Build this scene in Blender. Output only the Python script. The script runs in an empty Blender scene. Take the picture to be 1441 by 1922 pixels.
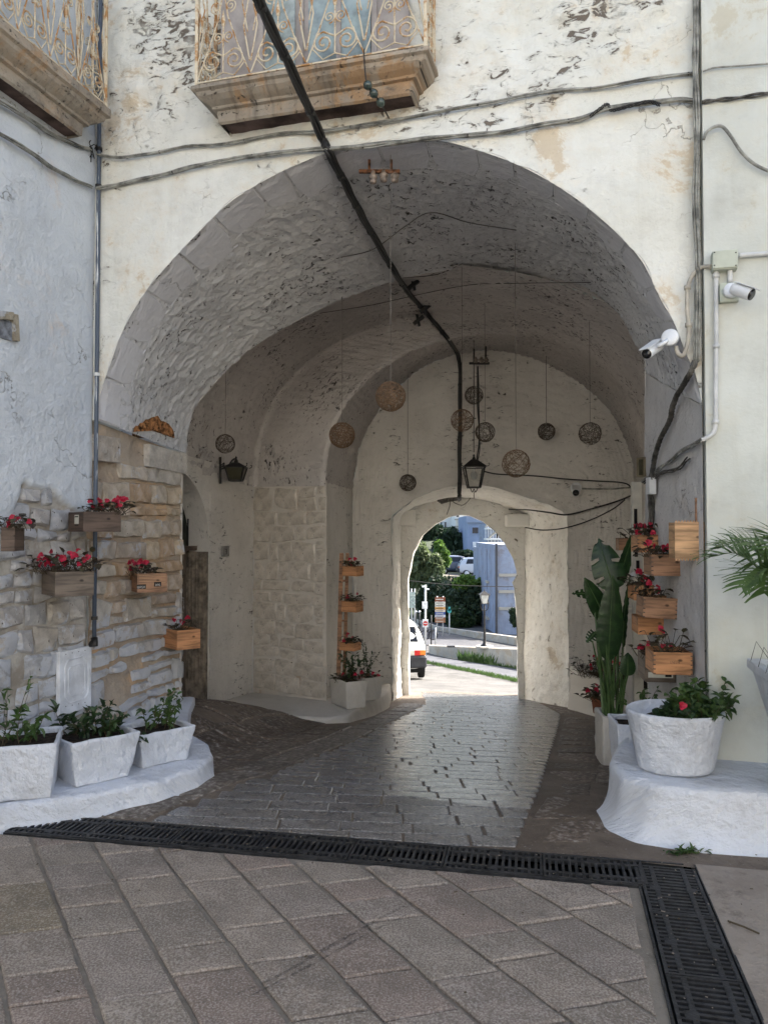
import bpy, math, random
import numpy as np
from mathutils import Vector, Matrix

# ------------------------------------------------------------------ camera, sky, sun
F = 1444.0
PITCH = math.radians(1.5)
CAM_H = 1.6
scene = bpy.context.scene
cam_data = bpy.data.cameras.new("camera")
cam_data.sensor_fit = 'VERTICAL'
cam_data.sensor_height = 36.0
cam_data.sensor_width = 36.0
cam_data.lens = 36.0 * F / 1922.0
cam_data.clip_start = 0.05
cam_data.clip_end = 2000.0
cam = bpy.data.objects.new("camera", cam_data)
scene.collection.objects.link(cam)
cam.location = (0, 0, CAM_H)
cam.rotation_euler = (math.radians(90) + PITCH, 0, 0)
scene.camera = cam

SUN_EL, SUN_AZ = math.radians(40), math.radians(52)      # azimuth from +Y towards +X
world = bpy.data.worlds.new("World")
scene.world = world
world.use_nodes = True
wn = world.node_tree
wn.nodes.clear()
wo = wn.nodes.new("ShaderNodeOutputWorld")
bg = wn.nodes.new("ShaderNodeBackground")
sky = wn.nodes.new("ShaderNodeTexSky")
sky.sky_type = 'NISHITA'
sky.sun_disc = False
sky.sun_elevation = SUN_EL
sky.sun_rotation = SUN_AZ
sky.dust_density = 4.0
sky.ozone_density = 0.3
sky.air_density = 1.0
bg.inputs["Strength"].default_value = 0.13
wn.links.new(sky.outputs[0], bg.inputs[0])
wn.links.new(bg.outputs[0], wo.inputs[0])
sl = bpy.data.lights.new("sun", 'SUN')
sl.energy = 4.6
sl.angle = math.radians(0.5)
sl.color = (1.0, 0.95, 0.88)
sun = bpy.data.objects.new("sun", sl)
scene.collection.objects.link(sun)
sdir = Vector((math.sin(SUN_AZ) * math.cos(SUN_EL), math.cos(SUN_AZ) * math.cos(SUN_EL), math.sin(SUN_EL)))
sun.rotation_euler = sdir.to_track_quat('Z', 'Y').to_euler()
sun.location = (10, 10, 30)
vs = scene.view_settings
vs.view_transform = 'Standard'
vs.look = 'None'
vs.gamma = 1.0
vs.use_curve_mapping = False
vs.exposure = 1.92
scene.cycles.diffuse_bounces = 6
scene.cycles.max_bounces = 10
scene.cycles.sample_clamp_indirect = 6.0
scene.cycles.use_denoising = True

RNG = random.Random(7)

# ------------------------------------------------------------------ geometry of the place
def ray(px, py):
    cx = (px - 720.5) / F
    cy = (961.0 - py) / F
    return Vector((cx, math.cos(PITCH) - cy * math.sin(PITCH), math.sin(PITCH) + cy * math.cos(PITCH)))

def P(px, py, d):
    r = ray(px, py)
    k = d / r.y
    return Vector((r.x * k, d, CAM_H + r.z * k))

def zat(py, d):
    return P(720, py, d).z

AX = math.radians(15.3)

def smooth(a, b, x):
    t = np.clip((np.asarray(x, float) - a) / (b - a), 0, 1)
    return t * t * (3 - 2 * t)

def g(X, Y):
    """height of the ground"""
    X = np.asarray(X, float); Y = np.asarray(Y, float)
    s = math.sin(AX) * X + math.cos(AX) * Y
    r = math.cos(AX) * X - math.sin(AX) * Y
    z = -0.133 * np.clip(s - 4.6, 0, 9.0)
    z = z - 0.17 * np.clip(s - 13.6, 0, 5.3)
    z = z - 0.10 * np.clip(s - 18.9, 0, 9.1)
    z = z - 0.04 * np.clip(s - 28, 0, 40)
    z = z + 0.035 * smooth(0.6, 0, np.abs(s - 4.6)) * -0.3
    rise = smooth(2.75, 3.5, -r) * smooth(4.7, 6.0, s) * (1 - smooth(6.6, 8.6, s))
    z = z + 0.27 * rise
    return z

def gz(X, Y):
    return float(g(X, Y))

def G(px, py):
    r = ray(px, py)
    lo, hi = 0.5, 120.0
    t = 0.5
    prev = t
    while t < 160:
        p = Vector((0, 0, CAM_H)) + r * t
        if p.z < gz(p.x, p.y):
            lo, hi = prev, t
            break
        prev = t
        t *= 1.02
    for _ in range(30):
        m = (lo + hi) / 2
        p = Vector((0, 0, CAM_H)) + r * m
        if p.z < gz(p.x, p.y): hi = m
        else: lo = m
    return Vector((0, 0, CAM_H)) + r * lo

class Wall:
    """vertical plane through two plan points, normal towards the open side"""
    def __init__(s, A, B, side=1):
        s.A = Vector((A[0], A[1], 0)); s.B = Vector((B[0], B[1], 0))
        s.t = (s.B - s.A).normalized(); s.L = (s.B - s.A).length
        s.n = Vector((s.t.y, -s.t.x, 0)) * side
    def p(s, u, z, off=0.0):
        v = s.A + s.t * u + s.n * off
        return Vector((v.x, v.y, z))
    def hit(s, px, py, off=0.0):
        r = ray(px, py); o = Vector((0, 0, CAM_H))
        k = (s.A + s.n * off - o).dot(s.n) / r.dot(s.n)
        return o + r * k
    def uz(s, px, py, off=0.0):
        h = s.hit(px, py, off)
        return (h - s.A).dot(s.t), h.z

FL = (-2.15, 5.67); FR = (1.89, 4.56)
IL = (-1.81, 6.92); IR = (2.0, 5.88)
FAC = Wall(FL, FR)
LJ = Wall(FL, IL)
LWn = (-2.15 - .298 * 3.6, 5.67 - 3.6)
LW = Wall(LWn, FL)
RJ = Wall(IR, FR)
RW = Wall(FR, (FR[0] + 6 * .9642, FR[1] - 6 * .265))
W1 = Wall((-2.42, 6.95), (-1.67, 9.84))
C1 = (-1.67, 9.84); C2 = (-0.69, 9.05)
PAN = Wall(C1, C2)
BD = 11.0      # back wall
TD = 12.2      # wall with the opening
OD = 13.1      # outside face

# ------------------------------------------------------------------ helpers
def link(o, parent=None):
    scene.collection.objects.link(o)
    if parent is not None: o.parent = parent
    return o

def wl(o):
    v = Vector((0, 0, 0))
    while o is not None:
        v += o.location; o = o.parent
    return v

def thing(name, label, cat, loc=(0, 0, 0), rz=0.0, group=None):
    o = bpy.data.objects.new(name, None)
    o.empty_display_size = 0.1
    link(o)
    o.location = loc; o.rotation_euler = (0, 0, rz)
    o['label'] = label; o['category'] = cat
    if group: o['group'] = group
    return o

def tag(o, label, cat, group=None):
    o['label'] = label; o['category'] = cat
    if group: o['group'] = group
    return o

def mk(name, verts, faces, mat, parent=None, uvs=None, smooth=False, local=False, attr=None):
    v = np.asarray(verts, float).reshape(-1, 3)
    if parent is not None and not local:
        v = v - np.array(wl(parent))
    me = bpy.data.meshes.new(name)
    me.from_pydata(v.tolist(), [], faces)
    if uvs is not None:
        ul = me.uv_layers.new(name="UVMap")
        idx = np.empty(len(me.loops), dtype=np.int32)
        me.loops.foreach_get("vertex_index", idx)
        ul.data.foreach_set("uv", np.asarray(uvs, float)[idx].ravel())
    if attr is not None:
        a = me.attributes.new("mask", 'FLOAT', 'POINT')
        a.data.foreach_set("value", np.asarray(attr, float).ravel())
    if smooth:
        me.polygons.foreach_set("use_smooth", [True] * len(me.polygons))
    if mat is not None: me.materials.append(mat)
    me.update()
    o = bpy.data.objects.new(name, me)
    link(o, parent)
    return o

class MB:
    def __init__(s): s.v = []; s.f = []
    def add(s, v, f):
        n = len(s.v); s.v += [tuple(x) for x in v]; s.f += [tuple(i + n for i in q) for q in f]
        return s
    def box(s, c, d, rz=0.0, M=None):
        x, y, z = d[0] / 2, d[1] / 2, d[2] / 2
        vs_ = [Vector((a * x, b * y, e * z)) for a in (-1, 1) for b in (-1, 1) for e in (-1, 1)]
        if rz: R_ = Matrix.Rotation(rz, 3, 'Z'); vs_ = [R_ @ q for q in vs_]
        if M is not None: vs_ = [M @ q for q in vs_]
        vs_ = [q + Vector(c) for q in vs_]
        s.add(vs_, [(0, 1, 3, 2), (4, 6, 7, 5), (0, 4, 5, 1), (2, 3, 7, 6), (0, 2, 6, 4), (1, 5, 7, 3)])
        return s
    def bar(s, a, b, w, h=None, up=Vector((0, 0, 1))):
        a = Vector(a); b = Vector(b); h = h or w
        d = (b - a); L = d.length
        if L < 1e-6: return s
        d.normalize()
        if abs(d.dot(up)) > .98: up = Vector((1, 0, 0))
        x = d.cross(up).normalized(); y = x.cross(d).normalized()
        vs_ = []
        for q in (a, b):
            for i, j in ((-1, -1), (1, -1), (1, 1), (-1, 1)):
                vs_.append(q + x * (i * w / 2) + y * (j * h / 2))
        s.add(vs_, [(0, 1, 2, 3), (7, 6, 5, 4), (0, 4, 5, 1), (1, 5, 6, 2), (2, 6, 7, 3), (3, 7, 4, 0)])
        return s
    def tube(s, pts, r, n=6, cap=True, closed=False):
        pts = [Vector(p) for p in pts]
        rs = r if isinstance(r, (list, tuple)) else [r] * len(pts)
        base = len(s.v); up = None; m = len(pts)
        for i, p in enumerate(pts):
            if closed: d = pts[(i + 1) % m] - pts[i - 1]
            else: d = pts[min(i + 1, m - 1)] - pts[max(i - 1, 0)]
            if d.length < 1e-9: d = Vector((0, 0, 1))
            d.normalize()
            if up is None:
                up = Vector((0, 0, 1)) if abs(d.z) < .9 else Vector((1, 0, 0))
            x = d.cross(up)
            if x.length < 1e-6: x = d.cross(Vector((0, 1, 0)))
            x.normalize(); y = x.cross(d).normalized(); up = y
            for k in range(n):
                a = 2 * math.pi * k / n
                s.v.append(tuple(p + (x * math.cos(a) + y * math.sin(a)) * rs[i]))
        lim = m if closed else m - 1
        for i in range(lim):
            j = (i + 1) % m
            for k in range(n):
                k2 = (k + 1) % n
                s.f.append((base + i * n + k, base + i * n + k2, base + j * n + k2, base + j * n + k))
        if cap and not closed:
            s.f.append(tuple(base + k for k in range(n))[::-1])
            s.f.append(tuple(base + (m - 1) * n + k for k in range(n)))
        return s
    def lathe(s, prof, c=(0, 0, 0), n=16, M=None):
        base = len(s.v); c = Vector(c)
        for (r, z) in prof:
            for k in range(n):
                a = 2 * math.pi * k / n
                q = Vector((r * math.cos(a), r * math.sin(a), z))
                if M is not None: q = M @ q
                s.v.append(tuple(q + c))
        for i in range(len(prof) - 1):
            for k in range(n):
                k2 = (k + 1) % n
                s.f.append((base + i * n + k, base + i * n + k2, base + (i + 1) * n + k2, base + (i + 1) * n + k))
        s.f.append(tuple(base + k for k in range(n))[::-1])
        s.f.append(tuple(base + (len(prof) - 1) * n + k for k in range(n)))
        return s
    def prism(s, poly, z0, z1):
        n = len(poly); base = len(s.v)
        for z in (z0, z1):
            for (x, y) in poly: s.v.append((x, y, z))
        for i in range(n):
            j = (i + 1) % n
            s.f.append((base + i, base + j, base + n + j, base + n + i))
        s.f.append(tuple(base + i for i in range(n))[::-1]); s.f.append(tuple(base + n + i for i in range(n)))
        return s
    def mk(s, name, mat, parent=None, smooth=False, local=False):
        return mk(name, s.v, s.f, mat, parent, smooth=smooth, local=local)

def tubeobj(name, pts, r, mat, parent=None, n=6, local=False):
    return MB().tube(pts, r, n).mk(name, mat, parent, smooth=True, local=local)

def spline(pts, k=8):
    """Catmull-Rom through points"""
    pts = [Vector(p) for p in pts]
    q = [pts[0] * 2 - pts[1]] + pts + [pts[-1] * 2 - pts[-2]]
    out = []
    for i in range(1, len(q) - 2):
        for j in range(k):
            t = j / k
            a, b, c, d = q[i - 1], q[i], q[i + 1], q[i + 2]
            out.append(0.5 * ((2 * b) + (c - a) * t + (2 * a - 5 * b + 4 * c - d) * t * t + (3 * b - a - 3 * c + d) * t ** 3))
    out.append(pts[-1])
    return out

def resample(pts, n):
    A = np.array([tuple(p) for p in pts], float)
    d = np.r_[0, np.cumsum(np.linalg.norm(np.diff(A, axis=0), axis=1))]
    t = np.linspace(0, d[-1], n)
    return np.stack([np.interp(t, d, A[:, i]) for i in range(A.shape[1])], 1)

# numpy noise
def _hash(ix, iy, iz, seed):
    h = (ix * 374761393 + iy * 668265263 + iz * 2147483647 + seed * 1274126177) & 0xffffffff
    h = ((h ^ (h >> 13)) * 1274126177) & 0xffffffff
    h = (h ^ (h >> 16)) & 0xffffffff
    return h / 4294967295.0

def vnoise(Q, scale, seed=0):
    Q = np.asarray(Q, float) * scale + 1000.0
    i = np.floor(Q).astype(np.int64); f = Q - i
    f = f * f * (3 - 2 * f)
    r = 0
    for dx in (0, 1):
        for dy in (0, 1):
            for dz in (0, 1):
                w = (f[..., 0] if dx else 1 - f[..., 0]) * (f[..., 1] if dy else 1 - f[..., 1]) * (f[..., 2] if dz else 1 - f[..., 2])
                r = r + w * _hash(i[..., 0] + dx, i[..., 1] + dy, i[..., 2] + dz, seed)
    return r * 2 - 1

def fbm(Q, scale, oct=4, seed=0):
    r = 0; a = 1; s = 0
    for k in range(oct):
        r = r + a * vnoise(Q, scale * 2 ** k, seed + k * 17); s += a; a *= .5
    return r / s

def rubble(U, V, rowh=.14, ln=.26, gap=.015, seed=0, warp=.03):
    """relief of coursed rubble, about -1 (joint) to +1"""
    Q = np.stack([U, V, np.zeros_like(U)], -1)
    V2 = V + warp * vnoise(Q, 3.0, seed + 5) + warp * .5 * vnoise(Q, 9, seed + 6)
    U2 = U + warp * vnoise(Q, 3.0, seed + 7) + warp * .5 * vnoise(Q, 9, seed + 8)
    row = np.floor(V2 / rowh).astype(np.int64)
    fv = V2 / rowh - row
    off = _hash(row, row * 0, row * 0, seed)
    L = ln * (.7 + .8 * _hash(row, row * 0 + 3, row * 0, seed))
    uu = U2 / L + off * 7
    col = np.floor(uu).astype(np.int64)
    fu = uu - col
    e = np.minimum(np.minimum(fu, 1 - fu) * L, np.minimum(fv, 1 - fv) * rowh)
    k = smooth(0, gap * 2, e)
    hgt = _hash(row, col, row * 0 + 9, seed)
    return k * (.35 + .65 * hgt) - (1 - k) * 1.0

def grid_mesh(name, A, mat, parent=None, uv=None, disp=None, flip=False, attr=None, smooth=True, fade=None):
    """A: (n,m,3) array of points"""
    A = np.asarray(A, float)
    n, m = A.shape[:2]
    du = np.gradient(A, axis=0); dv = np.gradient(A, axis=1)
    N = np.cross(du, dv); ln = np.linalg.norm(N, axis=2, keepdims=True); ln[ln < 1e-12] = 1
    N = N / ln
    if flip: N = -N
    if disp is not None:
        D = disp(A) if callable(disp) else disp
        if fade is not None: D = D * fade
        A = A + N * D[..., None]
    idx = np.arange(n * m).reshape(n, m)
    q = np.stack([idx[:-1, :-1], idx[1:, :-1], idx[1:, 1:], idx[:-1, 1:]], -1).reshape(-1, 4)
    if flip: q = q[:, ::-1]
    return mk(name, A.reshape(-1, 3), q.tolist(), mat, parent, uvs=None if uv is None else uv.reshape(-1, 2), smooth=smooth,
              attr=None if attr is None else attr.reshape(-1))

def ruled(c0, c1, m, power=1.0):
    c0 = np.asarray(c0, float); c1 = np.asarray(c1, float)
    t = np.linspace(0, 1, m)[None, :, None] ** power
    return c0[:, None, :] * (1 - t) + c1[:, None, :] * t

def lenuv(A):
    n, m = A.shape[:2]
    u = np.zeros((n, m)); v = np.zeros((n, m))
    u[1:] = np.cumsum(np.linalg.norm(np.diff(A, axis=0), axis=2).mean(axis=1))[:, None]
    v[:, 1:] = np.cumsum(np.linalg.norm(np.diff(A, axis=1), axis=2).mean(axis=0))[None, :]
    return np.stack([u, v], -1)

def wallgrid(w, u0, u1, z0, z1, step=.05, off=0.0):
    nu = max(2, int(abs(u1 - u0) / step)); nz = max(2, int(abs(z1 - z0) / step))
    U, Z = np.meshgrid(np.linspace(u0, u1, nu), np.linspace(z0, z1, nz), indexing='ij')
    A = np.zeros((nu, nz, 3))
    A[..., 0] = w.A.x + w.t.x * U + w.n.x * off
    A[..., 1] = w.A.y + w.t.y * U + w.n.y * off
    A[..., 2] = Z
    return A, U, Z

def shade(o, ang=40):
    pass

# ------------------------------------------------------------------ materials
class NT:
    def __init__(s, name, rough=.8, spec=.5, metal=0.0):
        s.m = bpy.data.materials.new(name); s.m.use_nodes = True
        s.t = s.m.node_tree; s.b = s.t.nodes["Principled BSDF"]
        s.b.inputs["Roughness"].default_value = rough
        s.b.inputs["Metallic"].default_value = metal
        s.b.inputs["Specular IOR Level"].default_value = spec
    def n(s, ty, **kw):
        x = s.t.nodes.new(ty)
        for k, v in kw.items(): setattr(x, k, v)
        return x
    def l(s, a, b): s.t.links.new(a, b); return s
    def inp(s, sock, v):
        if hasattr(v, 'is_linked') or hasattr(v, 'links'): s.t.links.new(v, sock)
        else: sock.default_value = v
    def coord(s, kind='UV', scale=(1, 1, 1), loc=(0, 0, 0)):
        tc = s.n("ShaderNodeTexCoord"); mp = s.n("ShaderNodeMapping")
        mp.inputs["Scale"].default_value = scale; mp.inputs["Location"].default_value = loc
        s.l(tc.outputs[kind], mp.inputs[0]); return mp.outputs[0]
    def noise(s, vec, scale, detail=4, rough=.6, dist=0.0):
        x = s.n("ShaderNodeTexNoise"); s.l(vec, x.inputs["Vector"])
        x.inputs["Scale"].default_value = scale; x.inputs["Detail"].default_value = detail
        x.inputs["Roughness"].default_value = rough; x.inputs["Distortion"].default_value = dist
        return x.outputs["Fac"]
    def voro(s, vec, scale, feat='F1', out="Distance", rnd=1.0):
        x = s.n("ShaderNodeTexVoronoi"); x.feature = feat; s.l(vec, x.inputs["Vector"])
        x.inputs["Scale"].default_value = scale; x.inputs["Randomness"].default_value = rnd
        return x.outputs[out]
    def ramp(s, v, a, b, inv=False):
        x = s.n("ShaderNodeMapRange"); x.interpolation_type = 'SMOOTHSTEP'
        s.l(v, x.inputs[0]); x.inputs[1].default_value = a; x.inputs[2].default_value = b
        x.inputs[3].default_value = 1.0 if inv else 0.0; x.inputs[4].default_value = 0.0 if inv else 1.0
        return x.outputs[0]
    def math(s, op, a, b=0.0, c=0.0):
        x = s.n("ShaderNodeMath", operation=op); s.inp(x.inputs[0], a); s.inp(x.inputs[1], b)
        s.inp(x.inputs[2], c)
        return x.outputs[0]
    def mix(s, f, a, b, mode='MIX'):
        x = s.n("ShaderNodeMix"); x.data_type = 'RGBA'; x.blend_type = mode
        s.inp(x.inputs[0], f)
        for sock, v in ((x.inputs[6], a), (x.inputs[7], b)):
            if isinstance(v, tuple): sock.default_value = (*v[:3], 1)
            else: s.l(v, sock)
        return x.outputs[2]
    def color(s, c):
        if isinstance(c, tuple): s.b.inputs["Base Color"].default_value = (*c[:3], 1)
        else: s.l(c, s.b.inputs["Base Color"])
        return s
    def bump(s, h, strength=.5, dist=.02, prev=None):
        x = s.n("ShaderNodeBump"); x.inputs["Strength"].default_value = strength
        x.inputs["Distance"].default_value = dist; s.l(h, x.inputs["Height"])
        if prev is not None: s.l(prev, x.inputs["Normal"])
        s.l(x.outputs[0], s.b.inputs["Normal"]); return x.outputs[0]

def simple(name, c, rough=.6, spec=.4, metal=0, var=.15, scale=8, bump=0.0, coord='Object', emit=None):
    m = NT(name, rough, spec, metal)
    v = m.coord(coord)
    nz = m.noise(v, scale, 5)
    d = tuple(x * (1 - var * 2) for x in c); u = tuple(min(1, x * (1 + var)) for x in c)
    m.color(m.mix(m.ramp(nz, .3, .7), d, u))
    if bump: m.bump(m.noise(v, scale * 4, 5), bump, .01)
    if emit:
        m.b.inputs["Emission Color"].default_value = (*c, 1); m.b.inputs["Emission Strength"].default_value = emit
    return m.m

def plaster(name, a, b, stain=(.55, .36, .2), stain_t=.62, pock_t=.70, pock_scale=(11, 14, 11), pock_col=(.05, .043, .037),
            pock_clump=.0, streak=.25, streak_col=(.42, .40, .34), bump=.6, coarse=.03, rough=.85, cracks=True, grime=.0, mask_cols=None, ledge_dirt=0, high=0):
    m = NT(name, rough, .25)
    uv = m.coord('UV')
    big = m.ramp(m.noise(uv, .9, 5, .6), .35, .65)
    c = m.mix(big, a, b)
    mid = m.noise(uv, 4.5, 6, .65)
    c = m.mix(m.math('MULTIPLY', m.ramp(mid, .45, .75), .28), c, tuple(x * .72 for x in b))
    # yellow-brown stains where paint has gone
    st = m.noise(uv, 1.7, 9, .72, .3)
    sf = m.ramp(st, stain_t, stain_t + .045)
    c = m.mix(m.math('MULTIPLY', sf, .55), c, stain)
    st2 = m.ramp(st, stain_t - .1, stain_t + .06)
    c = m.mix(m.math('MULTIPLY', st2, .25), c, tuple(min(1, x * 1.35) for x in stain))
    # runs
    sv = m.coord('UV', (9, .55, 1), (3.1, 1.7, 0))
    sn = m.ramp(m.noise(sv, 1.0, 6, .6), .52, .8)
    c = m.mix(m.math('MULTIPLY', sn, streak), c, streak_col)
    # pocks
    pv = m.coord('UV', pock_scale)
    pn = m.math('ADD', m.math('MULTIPLY', m.noise(pv, 1.0, 7, .62, 1.1), .8), m.math('MULTIPLY', m.noise(pv, 3.1, 4, .6, .5), .2))
    if pock_clump:
        cl = m.ramp(m.noise(uv, 1.1, 3), .42, .62)
        pn = m.math('ADD', pn, m.math('MULTIPLY', m.math('SUBTRACT', cl, 1.0), pock_clump))
    if high:
        sx = m.n("ShaderNodeSeparateXYZ"); m.l(uv, sx.inputs[0])
        pn = m.math('ADD', pn, m.math('MULTIPLY', m.ramp(sx.outputs[1], 3.9, 4.7), high))
    pk = m.ramp(pn, pock_t - .004, pock_t + .035)
    c = m.mix(m.math('MULTIPLY', m.ramp(pn, pock_t - .09, pock_t + .01), .30), c, tuple(x * .42 for x in b))
    c = m.mix(m.math('MULTIPLY', pk, m.ramp(m.noise(uv, 3.3, 3), .30, .48)), c, pock_col)
    h = m.math('MULTIPLY', pk, -1.6)
    if cracks:
        cv = m.coord('UV', (1, 1, 1), (.3, .9, 0))
        wz = m.noise(cv, 3, 5)
        vm = m.n("ShaderNodeVectorMath", operation='ADD'); m.l(cv, vm.inputs[0])
        cmb = m.n("ShaderNodeCombineXYZ"); m.l(wz, cmb.inputs[0]); m.l(m.noise(cv, 2.3, 5), cmb.inputs[1]); m.l(cmb.outputs[0], vm.inputs[1])
        cr = m.voro(vm.outputs[0], 1.3, 'DISTANCE_TO_EDGE')
        ck = m.math('MULTIPLY', m.ramp(cr, .0, .006, inv=True), m.ramp(m.noise(uv, 1.3, 2), .5, .6))
        c = m.mix(m.math('MULTIPLY', ck, .6), c, (.2, .17, .13))
        h = m.math('SUBTRACT', h, m.math('MULTIPLY', ck, .6))
    if grime:
        gm = m.ramp(m.noise(uv, 2.2, 8, .7), .5, .72)
        c = m.mix(m.math('MULTIPLY', gm, grime), c, (.16, .14, .12))
    if mask_cols is not None:
        at = m.n("ShaderNodeAttribute"); at.attribute_name = "mask"
        mc = m.mix(m.ramp(m.noise(uv, 7, 6), .35, .65), mask_cols[0], mask_cols[1])
        c = m.mix(at.outputs["Fac"], c, mc)
    m.color(c)
    h = m.math('ADD', h, m.math('MULTIPLY', m.noise(uv, 5, 8, .62), 1.4))
    h = m.math('ADD', h, m.math('MULTIPLY', m.noise(uv, 17, 6, .6), .5))
    nb = m.bump(h, bump, coarse)
    x = m.n("ShaderNodeBump"); x.inputs["Strength"].default_value = bump * .6; x.inputs["Distance"].default_value = .006
    m.l(m.noise(uv, 45, 4, .6), x.inputs["Height"]); m.l(nb, x.inputs["Normal"]); m.l(x.outputs[0], m.b.inputs["Normal"])
    return m.m

M = {}
M['facade'] = plaster("facade_limewash", (.775, .78, .735), (.70, .70, .64), pock_t=.625, pock_scale=(10, 19, 9), pock_clump=.12, high=.105, pock_col=(.17, .145, .12), stain=(.50, .39, .25), grime=.16, stain_t=.57, streak=.2)
M['left'] = plaster("left_wall_limewash", (.62, .66, .70), (.55, .59, .635), pock_t=.80, stain_t=.66, streak=.16, bump=.85,
                    mask_cols=((.30, .26, .21), (.48, .45, .40)))
M['right'] = plaster("smooth_greenish_plaster", (.62, .64, .60), (.535, .55, .505), pock_t=.85, stain_t=.575, stain=(.44, .40, .30), streak=.35, bump=.35, coarse=.012, cracks=False, streak_col=(.40, .38, .30), grime=.18)
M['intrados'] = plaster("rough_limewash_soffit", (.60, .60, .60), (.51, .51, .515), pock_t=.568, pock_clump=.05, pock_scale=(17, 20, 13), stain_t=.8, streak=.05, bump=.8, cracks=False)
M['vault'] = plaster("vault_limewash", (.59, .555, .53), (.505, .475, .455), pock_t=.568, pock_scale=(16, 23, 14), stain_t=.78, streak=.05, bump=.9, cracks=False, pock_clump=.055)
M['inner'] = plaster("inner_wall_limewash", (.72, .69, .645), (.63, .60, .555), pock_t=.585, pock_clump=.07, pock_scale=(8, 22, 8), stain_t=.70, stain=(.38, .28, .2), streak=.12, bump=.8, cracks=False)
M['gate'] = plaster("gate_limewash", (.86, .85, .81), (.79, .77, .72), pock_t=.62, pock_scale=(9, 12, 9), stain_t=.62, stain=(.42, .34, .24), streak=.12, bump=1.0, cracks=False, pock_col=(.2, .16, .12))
M['pier'] = plaster("pier_mortar", (.46, .39, .31), (.30, .23, .17), pock_t=.66, stain_t=.55, streak=.1, bump=1.0, cracks=False)
M['jamb'] = plaster("jamb_limewash", (.56, .55, .54), (.44, .43, .42), pock_t=.64, pock_scale=(26, 28, 16), stain_t=.66, stain=(.4, .33, .25), streak=.3, streak_col=(.3, .29, .28), bump=.8, cracks=True)
M['whitewash'] = plaster("fresh_whitewash", (.66, .69, .75), (.60, .635, .70), pock_t=.84, stain_t=.84, streak=.12, bump=.9, coarse=.05, cracks=False, rough=.6, grime=.34)

def wash(m, c, zlo=.45, zhi=1.2, col=(.60, .62, .66)):
    ge = m.n("ShaderNodeNewGeometry"); sx = m.n("ShaderNodeSeparateXYZ"); m.l(ge.outputs["Position"], sx.inputs[0])
    nz = m.noise(ge.outputs["Position"], 3.2, 8, .7)
    low = m.ramp(sx.outputs[2], zhi, zlo)
    w = m.ramp(m.math('ADD', nz, m.math('MULTIPLY', low, .15)), .575, .62)
    return m.mix(m.math('MULTIPLY', w, .8), c, col)
def stone_mat(name, bump=.8, dowash=True):
    m = NT(name, .85, .25)
    oi = m.n("ShaderNodeObjectInfo"); v = m.coord('Object')
    c = oi.outputs["Color"]
    a = m.mix(m.ramp(m.noise(v, 9, 6, .7), .3, .7), (.72, .70, .68), (1.15, 1.12, 1.08))
    c2 = m.mix(1.0, c, a, 'MULTIPLY')
    w = m.ramp(m.noise(v, 6, 7, .75), .52, .60)
    c2 = m.mix(m.math('MULTIPLY', w, .35), c2, (.62, .60, .56))
    pk = m.ramp(m.noise(v, 34, 3), .68, .72)
    c2 = m.mix(pk, c2, (.1, .08, .06))
    m.color(c2)
    h = m.math('SUBTRACT', m.noise(v, 11, 10, .72), m.math('MULTIPLY', pk, .5))
    dk = m.ramp(m.noise(v, 5, 8, .75), .40, .33)
    c2 = m.mix(m.math('MULTIPLY', dk, .45), c2, (.16, .13, .10))
    if dowash: c2 = wash(m, c2)
    m.color(c2)
    m.bump(h, bump, .045)
    return m.m
M['stone'] = stone_mat("limestone_block", 1.0)

def paving_mat(name, rough=.75, grain=120, gs=.9, gd=.004, spec=.4, dirt=(.10, .085, .07)):
    m = NT(name, rough, spec)
    oi = m.n("ShaderNodeObjectInfo"); v = m.coord('Object')
    tc = m.n("ShaderNodeTexCoord")
    a = m.mix(m.ramp(m.noise(v, 5, 6, .7), .3, .7), (.74, .73, .72), (1.14, 1.13, 1.12))
    c = m.mix(1.0, oi.outputs["Color"], a, 'MULTIPLY')
    sp = m.noise(v, grain, 3, .6)
    c = m.mix(m.math('MULTIPLY', m.ramp(sp, .49, .62), .6), c, tuple(x * 1.0 for x in dirt))
    c = m.mix(m.math('MULTIPLY', m.ramp(sp, .48, .36), .42), c, (.46, .43, .39))
    ge = m.n('ShaderNodeNewGeometry')
    c = m.mix(m.math('MULTIPLY', m.ramp(m.noise(ge.outputs['Position'], 1.7, 8, .72), .48, .66), .42), c, dirt)
    c = m.mix(m.math('MULTIPLY', m.ramp(m.noise(ge.outputs['Position'], 3.1, 8, .7), .55, .7), .25), c, tuple(min(1, x * 3.2) for x in dirt))
    m.color(c)
    rr = m.math('ADD', m.math('MULTIPLY', m.noise(v, 7, 5), .25), rough - .12)
    m.l(rr, m.b.inputs["Roughness"])
    m.bump(m.noise(v, grain, 4, .6), gs, gd)
    return m.m
M['slab'] = paving_mat("bush_hammered_slab")
M['sett'] = paving_mat("worn_dark_sett", rough=.28, grain=60, gs=.40, gd=.003, spec=.5, dirt=(.04, .037, .035))
M['cobble'] = paving_mat("old_brown_paving", rough=.6, grain=26, gs=.9, gd=.012, dirt=(.035, .025, .018))

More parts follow.
